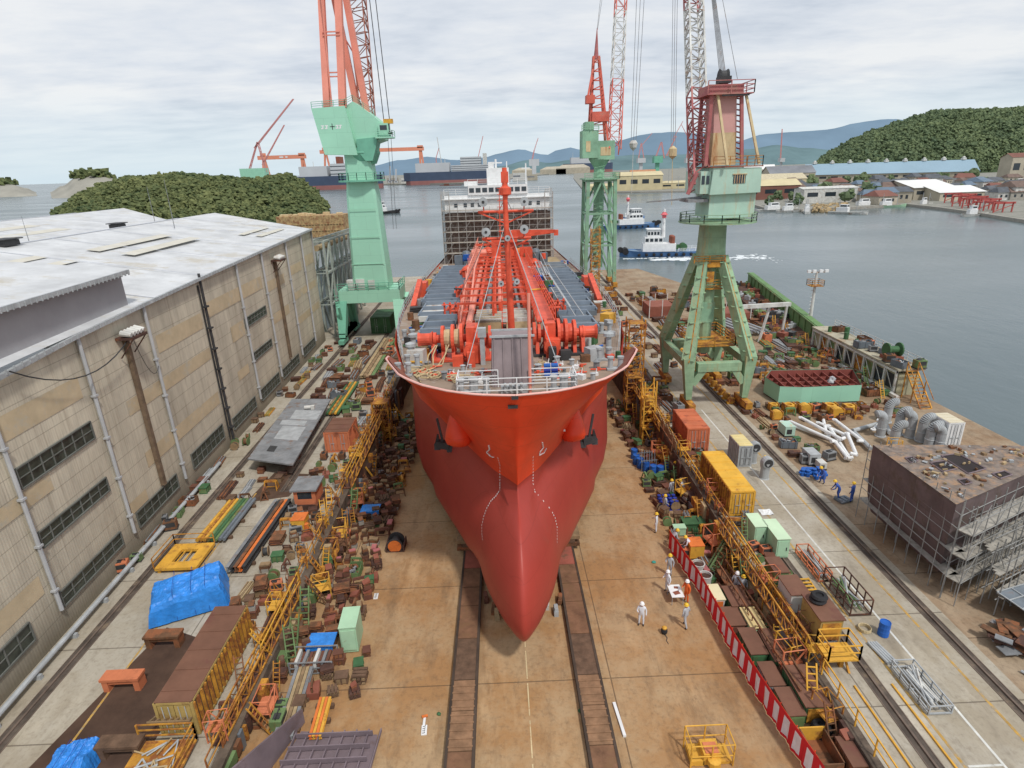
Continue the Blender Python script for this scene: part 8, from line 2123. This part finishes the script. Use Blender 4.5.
# houses of the town
def house_mesh(i):
    mb = MB(); w_, d_, h = 5+i%3, 4+(i*2)%3, 3.2+1.6*(i%2); mb.bb(-w_,w_,-d_,d_,0,h*1.4,0)
    mb.add([(-w_-.6,-d_-.6,h*1.4),(w_+.6,-d_-.6,h*1.4),(w_+.6,d_+.6,h*1.4),(-w_-.6,d_+.6,h*1.4),(-w_+1.5,0,h*1.4+3),(w_-1.5,0,h*1.4+3)],[(0,1,5,4),(1,2,5),(2,3,4,5),(3,0,4),(3,2,1,0)],1)
    for x in (-.6,0,.5): mb.add([(x*w_-.7,-d_-.03,h*.5),(x*w_+.7,-d_-.03,h*.5),(x*w_+.7,-d_-.03,h),(x*w_-.7,-d_-.03,h)],[(0,1,2,3)],2)
    return mb
HW_ = [whited, m_beige, concm, mk('cream_house',(.50,.45,.36),.8)]; HR = [('dark grey',mk('slate_tiles',(.10,.11,.125),.7,var=.3,scale=.3)),('brown',mk('brown_tiles',(.17,.12,.10),.8,var=.3,scale=.3)),('blue-grey',mk('blue_tiles',(.13,.18,.24),.6,var=.2)),('red-brown',m_rr),('pale',mk('pale_tiles',(.42,.42,.40),.7))]
rr = random.Random(77); hm = {}
rows_h = [(372,430,800,1075,95),(440,560,770,1100,85)]
k = 0
for (ya, yb_, pa, pb_, cnt) in rows_h:
    for i in range(cnt):
        D = rr.uniform(ya,yb_); px = rr.uniform(pa,pb_)
        if 905 < px < 990 and D < 425: continue
        if px < 870 and D < 415: continue
        x = gyy(px,190,D).x; w_ = rr.randrange(4); r_ = rr.choice((0,0,0,1,1,2,3,4)); key = (w_, r_, rr.randrange(2))
        if key in hm: o = hm[key].copy(); col.objects.link(o)
        else: o = house_mesh(key[2]+w_).build('house', [HW_[w_], HR[r_][1], glassd]); hm[key] = o
        o.location = (x, D, SEA+1.1+(max(0,D-500)*.03)); o.rotation_euler = (0,0,rr.uniform(-.5,.5)); s = rr.uniform(.75,1.15); o.scale = (s,s,s)
        where = ('front' if D < 440 else 'back')+' rows of the shore town, '+('left' if px < 880 else ('middle' if px < 960 else 'right'))+' part'
        tag(o, 'small %s-roofed house, %s' % (HR[r_][0], where), 'house', 'houses with %s roofs, %s' % (HR[r_][0], where)); k += 1
# trees among the houses
random.seed(5); mb0 = []
for i in range(4):
    mb = MB(); 
    for q in range(7): mb.blob((random.uniform(-3,3),random.uniform(-2,2),3.4+random.uniform(-1,2.4)),random.uniform(1.3,2.4),n=7,k=5,jit=.4,m=0)
    mb.tube((0,0,0),(0,0,3.5),.35,.2,n=6,m=1); mb0.append(mb)
tr = []
for i in range(60):
    D = rr.choice((rr.uniform(380,450),rr.uniform(560,740))); px = rr.uniform(765,1060); x = gyy(px,190,D).x
    if 905 < px < 990 and D < 430: continue
    j = i%4
    if j < len(tr): o = tr[j].copy(); col.objects.link(o)
    else: o = mb0[j].build('tree', [m_leafR, woodd]); tr.append(o)
    o.location = (x,D,SEA+1); s = rr.uniform(.8,1.6); o.scale = (s,s,s); o.rotation_euler = (0,0,rr.uniform(0,6))
    tag(o,'round leafy tree among the roofs of the shore town','tree','trees in the shore town')
# red gantry frames on the right shore
for i,(px,py,w_) in enumerate(((976,208,16),(988,210,18),(1002,213,18),(966,204,14))):
    D = sz_(px,py+2).y; a = gyy(px-w_/2,py,D); c = gyy(px+w_/2,py,D); zt = gyy(px,py-11+i*.5,D).z; mb = MB()
    for p in (a, c, a.lerp(c,.5)): mb.beam((p.x,D,SEA),(p.x,D,zt),.5); mb.beam((p.x,D+12,SEA),(p.x,D+12,zt),.5); mb.beam((p.x,D-1,zt),(p.x,D+13,zt),.5)
    for y in (D,D+12): mb.beam((a.x-1,y,zt),(c.x+1,y,zt),.6,.9); mb.beam((a.x,y,zt-4),(c.x,y,zt-1),.3)
    tag(mb.build('portal_gantry', mk('gantry_dull_red',(.42,.09,.08),.7,var=.2)),['red steel portal frame on the right shore, front left','red steel portal frame on the right shore, middle and widest','red steel portal frame on the right shore, rightmost','red steel portal frame on the right shore, set farthest back'][i],'gantry')
# ---------------- boats
def boat(label, x, y, L_, W_, hgt, hullm, rz, house, cat='boat', name='fishing_boat', group=None, scale=1):
    t = thing(name, label, cat, (0,0,0), group, local=True); mb = MB(); st = [(-.5,.72,.9),(-.3,.95,.85),(0,1,.85),(.25,.85,.95),(.4,.5,1.1),(.5,.03,1.3)]
    vs = []
    for u,b,h in st: vs += [(u*L_,-b*W_/2,hgt*h),(u*L_,-b*W_/2*.7,-.5),(u*L_,b*W_/2*.7,-.5),(u*L_,b*W_/2,hgt*h)]
    fs = []
    for i in range(len(st)-1):
        for j in range(3): fs.append((i*4+j,(i+1)*4+j,(i+1)*4+j+1,i*4+j+1))
    fs.append((0,3,2,1)); mb.add(vs,fs,0); mb.build('hull', hullm, t)
    mb = MB(); n_=len(st); mb.add([(u*L_,-b*W_/2*.96,hgt*h-.25) for u,b,h in st]+[(u*L_,b*W_/2*.96,hgt*h-.25) for u,b,h in st],[(i,i+1,n_+i+1,n_+i) for i in range(n_-1)]); mb.build('deck', [concm,mk('boat_deck_blue',(.18,.26,.36),.7)][cat=='tugboat'], t)
    house(t, L_, W_, hgt); t.location = (x,y,SEA); t.rotation_euler = (0,0,rz); return t
def tug_house(t, L_, W_, h):
    mb = MB(); mb.bb(-.18*L_,.22*L_,-.32*W_,.32*W_,h-.3,h+2.2); mb.bb(-.02*L_,.2*L_,-.28*W_,.28*W_,h+2.2,h+4.3); mb.bb(.02*L_,.17*L_,-.22*W_,.22*W_,h+4.3,h+6.6); mb.bb(.01*L_,.18*L_,-.25*W_,.25*W_,h+6.6,h+6.9); mb.build('wheelhouse', white, t)
    mb = MB()
    for zz,x0,x1,w_ in ((h+5.0,.02,.17,.222),(h+2.9,-.02,.2,.282)):
        for sg in (-1,1):
            for q in range(4): xa = (x0+(x1-x0)*(q+.15)/4)*L_; xb = (x0+(x1-x0)*(q+.85)/4)*L_; mb.bb(xa,xb,sg*w_*W_-.02,sg*w_*W_+.02,zz,zz+1.0)
    mb.bb(.17*L_,.172*L_,-.2*W_,.2*W_,h+5,h+6.1); mb.bb(.018*L_,.02*L_,-.2*W_,.2*W_,h+5,h+6.1); mb.build('window', glassd, t)
    mb = MB(); mb.tube((-.03*L_,0,h+4),(-.03*L_,0,h+13),.7,.35,n=8); mb.beam((-.03*L_,-1.5,h+9),(-.03*L_,1.5,h+9),.3); mb.build('mast', white, t)
    mb = MB(); mb.bb(-.03*L_-.6,-.03*L_+.6,-.5,.5,h+10.2,h+12); mb.lathe((-.03*L_,0,h+11.2),[(1.1,-.1),(1.1,.1),(.2,1.0)],8); mb.build('mast_head', redfade if False else mk('tug_red',(.72,.16,.18),.6), t)
    mb = MB(); mb.lathe((-.14*L_,-.16*W_,h+2),[(.8,0),(.8,2.4),(.5,2.6)],10); mb.lathe((-.14*L_,.16*W_,h+2),[(.8,0),(.8,2.4),(.5,2.6)],10); mb.build('funnel', redfade, t)
    mb = MB(); mb.lathe((-.28*L_,0,h+.9),[(.2,-1.4),(1.2,-1.4),(1.2,-1.2),(.5,-1.1),(.5,1.1),(1.2,1.2),(1.2,1.4),(.2,1.4)],12,axis='y'); mb.beam((-.2*L_,0,h),(-.2*L_,0,h+1.6),1.4,.9); mb.build('towing_winch', green, t)
    mb = MB(); 
    for sg in (-1,1):
        for q in range(9): u = -.45+q*.09; mb.blob((u*L_,sg*W_*.5,h*.45),.55,n=7,k=5,jit=.1)
    mb.tube((.5*L_-.3,-W_*.12,h*1.1),(.5*L_-.3,W_*.12,h*1.1),.9); mb.tube((.43*L_,-W_*.25,h*.9),(.43*L_,W_*.25,h*.9),1.1); mb.build('fender', rubber, t)
    mb = MB(); 
    for sg in (-1,1): railing(mb,[(-.48*L_,sg*W_*.36,h*.9),(-.2*L_,sg*W_*.46,h*.88)],1.0,r=.05)
    mb.build('railing', white, t)
a, c = sz_(617,254), sz_(697,257)
tg = boat('blue and white tugboat with a red masthead under way, the nearer of two',(a.x+c.x)/2+1,198,26.5,8.0,2.0,[bluehull],PI-.12,tug_house,'tugboat','tugboat')
a, c = sz_(613,227), sz_(650,226)
tg2 = boat('blue and white tugboat behind the lattice crane, the farther of two',(a.x+c.x)/2-3,291,30,8.5,2.2,[bluehull],.08,tug_house,'tugboat','tugboat')
# foam wake
mb = MB(); rr = random.Random(3); a = sz_(655,258)
for k in range(240):
    u = rr.random(); x = 50+u*36+rr.uniform(-1,1); y = 190-u*3+rr.gauss(0,.5+3.0*u); s = rr.uniform(.3,1.5)*(1.1-u*.6); mb.blob((x,y,SEA+.02),s,n=7,k=4,jit=.4,sz=.04)
for k in range(90): x = 40+rr.random()*26; mb.blob((x,193.8+rr.uniform(-.6,.5)-(x-40)*.01,SEA+.02),rr.uniform(.2,.6),n=6,k=4,jit=.4,sz=.12)
o = mb.build('wake_foam', foam); o['kind'] = 'stuff'; o['label'] = 'white foam wake trailing from the nearer tugboat'
def fish_house(t, L_, W_, h):
    mb = MB(); mb.bb(-.3*L_,.0,-.3*W_,.3*W_,h-.3,h+2.0); mb.bb(-.22*L_,-.02*L_,-.24*W_,.24*W_,h+2,h+3.6); mb.build('wheelhouse', white, t)
    mb = MB(); mb.bb(-.021*L_,-.018*L_,-.2*W_,.2*W_,h+2.5,h+3.3); mb.bb(-.2*L_,-.04*L_,-.245*W_,-.241*W_,h+2.5,h+3.3); mb.build('window', glassd, t)
    mb = MB(); mb.tube((.2*L_,0,h),(.2*L_,0,h+6),.15); mb.tube((.2*L_,0,h+5),(.45*L_,0,h+1.5),.08); mb.tube((-.25*L_,0,h+3),(-.25*L_,0,h+6.5),.12); mb.build('mast', galv, t)
b = sz_(373,214)
boat('grey and white workboat crossing left of the mint crane column, seen beyond it',(b.x+3),b.y,34,8,2.0,[darkst],0.05,tug_house,'boat','workboat')
for i,(px,py,L_,rz,hm_,lab) in enumerate([(778,211,26,.1,whited,'white fishing boat leftmost at the far breakwater'),(806,213,16,1.2,whited,'small white boat bow-on beside the rock pile'),(848,214,20,-.9,whited,'white fishing boat right of the rock pile'),(868,207,24,.05,palegreen,'pale green long boat moored left of three'),(890,207,20,.05,palegreen,'pale green boat moored beside the long green one'),(925,206,12,.3,whited,'small white boat below the white-roofed warehouse'),(975,216,14,.1,whited,'dark-decked skiff below the red portal frames'),(632,219,14,0,bluehull,'small blue boat beyond the farther tugboat'),(792,212,18,.0,whited,'white cabin boat between the leftmost boat and the rocks')]):
    b = sz_(px,py); boat(lab,b.x,b.y,L_,L_*.24,1.3,[hm_],rz,fish_house)
# rock pile
random.seed(3); t = thing('breakwater','brown rubble breakwater between the white fishing boats on the far side','breakwater',(0,0,0)); mb = MB()
for i in range(90): b = sz_(random.uniform(812,846),random.uniform(206,213)); mb.blob((b.x,b.y,SEA+random.uniform(0,1.8)),random.uniform(.7,1.6),n=5,k=4,jit=.35)
mb.build('rock_heap', tanst, t)
# ---------------- moored ships across the water
def bigship(label, px0, px1, pyw, D, pyd, hullm, parts):
    a, c = gyy(px0,pyw,D), gyy(px1,pyw,D); x0, x1 = a.x, c.x; zd = gyy(px0,pyd,D).z; z0 = SEA; zr = z0+(zd-z0)*.32
    t = thing('cargo_ship', label, 'ship', ((x0+x1)/2,D,z0)); W_ = (x1-x0)*.13
    def out(f0, f1): L_=x1-x0; return [(x0+L_*.01*f0,D-W_*.3),(x0+L_*.08,D-W_),(x1-L_*.04,D-W_),(x1,D-W_*.5),(x1,D+W_*.5),(x1-L_*.04,D+W_),(x0+L_*.08,D+W_),(x0+L_*.01*f0,D+W_*.3)]
    mb = MB(); mb.prism(out(2,0),z0-1,zr); mb.build('boot_topping', boot, t); mb = MB(); mb.prism(out(0,0),zr,zd); mb.build('hull', hullm, t)
    for nm, u0, u1, p0, p1, mt in parts:
        mb = MB(); L_ = x1-x0; za, zb = gyy(px0,p0,D).z, gyy(px0,p1,D).z; mb.bb(x0+L_*u0,x0+L_*u1,D-W_*.8,D+W_*.8,min(za,zb),max(za,zb))
        if nm == 'deckhouse':
            for q in range(3): mb.bb(x0+L_*u0-.1,x0+L_*u1+.1,D-W_*.8-.3,D-W_*.8,min(za,zb)+(q+.4)*abs(zb-za)/3.2,min(za,zb)+(q+.6)*abs(zb-za)/3.2,1)
        mb.build(nm, [mt, glassd], t)
    mb = MB()
    for u in (.2,.45,.7,.9): x = x0+(x1-x0)*u; mb.tube((x,D,zd),(x,D,zd+(zd-z0)*1.1),.8,.4,n=6)
    mb.build('mast', whited, t)
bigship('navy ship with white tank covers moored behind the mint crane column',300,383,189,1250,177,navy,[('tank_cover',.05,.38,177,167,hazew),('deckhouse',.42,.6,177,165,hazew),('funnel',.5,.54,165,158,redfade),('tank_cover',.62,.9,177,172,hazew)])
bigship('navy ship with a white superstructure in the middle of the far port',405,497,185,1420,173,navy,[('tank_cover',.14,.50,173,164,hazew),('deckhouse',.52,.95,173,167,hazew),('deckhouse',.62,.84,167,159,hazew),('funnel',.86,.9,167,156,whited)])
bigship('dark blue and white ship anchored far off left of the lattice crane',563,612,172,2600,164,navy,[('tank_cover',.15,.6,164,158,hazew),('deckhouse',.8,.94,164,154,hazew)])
mb = MB(); a = sz_(440,186); b = sz_(462,185); mb.bb(a.x,b.x,a.y-4,a.y+4,SEA,SEA+1); mb.bb(a.x+8,a.x+18,a.y-3,a.y+3,SEA+1,SEA+4); tag(mb.build('barge', brick),'low red-brown barge in front of the middle navy ship','barge')
# orange goliath gantries
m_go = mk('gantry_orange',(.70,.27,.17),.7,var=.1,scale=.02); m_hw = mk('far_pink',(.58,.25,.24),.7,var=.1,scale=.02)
for i,(px0,px1,pyb,D,pl,lab) in enumerate([(258,306,158,1500,190,'orange gantry crane at the far port, the one behind the wooded island'),(320,424,152,1600,185,'long orange gantry crane at the far port, seen across the mint crane column')]):
    a, c = gyy(px0,pyb,D), gyy(px1,pyb,D); z0 = SEA+1; t = thing('gantry_crane',lab,'gantry crane',((a.x+c.x)/2,D,z0)); mb = MB(); dz = 5.0
    mb.beam((a.x,D,a.z),(c.x,D,a.z),8,8.5); mb.build('main_girder', m_go, t)
    mb = MB(); xl = a.x+12; mb.beam((xl-10,D,z0),(xl,D,a.z),4); mb.beam((xl+14,D,z0),(xl+2,D,a.z),4); mb.bb(xl-5,xl+6,D-4,D+4,a.z+3,a.z+10); mb.build('leg', m_go, t)
    mb = MB(); xr = c.x-10; mb.beam((xr-2,D,z0),(xr,D,a.z),5); mb.beam((xr+10,D,z0),(xr+3,D,a.z),4); mb.bb(xr-6,xr+8,D-4,D+4,a.z+2,a.z+8); mb.build('leg', m_go, t)
    mb = MB(); xm = (a.x+c.x)/2; mb.box(xm,D-4.2,a.z,9,.3,3); mb.box(xm+12,D-4.2,a.z,5,.3,3); mb.build('white_mark', white, t)
# far jib cranes
def jib(label, px, pyb, D, pts, mt, base=None, bm=None, thick=3):
    b = gyy(px,pyb,D); t = thing('jib_crane', label, 'crane', (b.x,D,b.z)); mb = MB()
    for q in pts:
        p0, p1 = gyy(q[0],q[1],D), gyy(q[2],q[3],D); r_ = thick*(q[4] if len(q)>4 else 1)
        mb.beam(p0,p1,r_*.5); off = Vector((r_*1.0,0,0)); mb.beam(p0+off,p1+off*.5,r_*.4); n_ = 8
        for k in range(n_): mb.beam(p0.lerp(p1,k/n_),(p0+off).lerp(p1+off*.5,(k+1)/n_),r_*.2)
    mb.build('jib', mt, t)
    if base:
        mb = MB(); e0, e1 = gyy(base[0],base[1],D), gyy(base[2],base[3],D); mb.bb(min(e0.x,e1.x),max(e0.x,e1.x),D-6,D+6,min(e0.z,e1.z),max(e0.z,e1.z)); mb.beam(((e0.x+e1.x)/2,D,SEA),((e0.x+e1.x)/2,D,e1.z),(e1.x-e0.x)*.4); mb.build('machine_house', bm or mint, t)
jib('red jib crane with a green house rising over the wooded island',258,182,620,[(247,176,257,142,1),(257,142,266,172,1),(254,148,293,99,1),(262,165,284,125,.8)],m_hw,(244,182,266,168),mint,1.6)
jib('far green-based crane with a red leaning jib left of the big crane',660,158,900,[(655,158,661,142,1),(661,142,664,158,1),(666,156,676,136,1),(672,140,683,121,.5)],m_hw,(653,163,662,156),mintd,1.6)
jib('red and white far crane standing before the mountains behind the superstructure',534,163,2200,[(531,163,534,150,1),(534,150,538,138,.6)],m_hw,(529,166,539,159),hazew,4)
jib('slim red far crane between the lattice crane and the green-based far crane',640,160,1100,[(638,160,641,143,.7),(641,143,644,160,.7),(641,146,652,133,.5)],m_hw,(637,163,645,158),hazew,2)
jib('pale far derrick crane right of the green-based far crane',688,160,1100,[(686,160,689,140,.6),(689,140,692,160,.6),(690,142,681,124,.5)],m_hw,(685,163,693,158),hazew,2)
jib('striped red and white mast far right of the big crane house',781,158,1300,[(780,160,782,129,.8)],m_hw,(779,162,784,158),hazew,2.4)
for i,(px,pb,pt,lean,lab) in enumerate(((441,160,137,-4,'thin far mast crane leaning left over the middle navy ship'),(478,158,136,5,'thin far mast crane leaning right over the middle navy ship'),(436,158,148,3,'short thin derrick over the bow of the middle navy ship'))):
    D = 1500; p0, p1 = gyy(px,pb,D), gyy(px+lean,pt,D); mb = MB(); mb.beam(p0,p1,1.6); mb.beam((p0.x,D,SEA),p0,1.8); tag(mb.build('mast_crane', m_hw if i else whited),lab,'crane')
p = gyy(344,178,1300)
for i,px in enumerate((390,396,376)):
    a, c = gyy(px,182,1300), gyy(px,166+i*3,1300); mb = MB(); mb.beam(a,c,3); mb.beam((a.x-4,1300,a.z),(a.x+4,1300,a.z),3); tag(mb.build('port_derrick', hazew),'pale port derrick right of the mint crane column at the far shore','derrick','pale port derricks')
# port clutter: sheds along the far port
for i in range(14):
    px = 345+i*14; D = 1480+rr.uniform(-20,60) if i < 11 else 1500; 
    if 300 < px < 560:
        p = gyy(px,181,D); h = rr.uniform(8,18); mb = MB(); mb.bb(p.x,p.x+rr.uniform(20,34),D,D+20,SEA,SEA+h,0); mb.bb(p.x+1,p.x+18,D-.3,D,SEA+h*.5,SEA+h*.7,1); tag(mb.build('port_shed', [[whited,m_beige,hazew,concm][i%4], m_gr]),'pale shed in the row along the far port behind the moored ships','building','pale sheds of the far port')
for i,(px,w_,pt) in enumerate(((540,26,167),(556,34,165),(512,22,168))):
    D = 2500; a, c = gyy(px,172,D), gyy(px+w_,172,D); zt = gyy(px,pt,D).z; mb = MB(); mb.add([(a.x,D,SEA),(c.x,D,SEA),(c.x,D,zt*.6),(c.x-20,D+40,zt),(a.x+30,D+40,zt),(a.x,D,zt*.6)],[(0,1,2,5),(5,2,3,4)]); tag(mb.build('stockpile', m_beige),['pale quarry bank under the mountains left of the far blue ship','wide sandy bank under the mountains left of the far blue ship','low pale bank beside the superstructure on the far shore'][i],'bank')
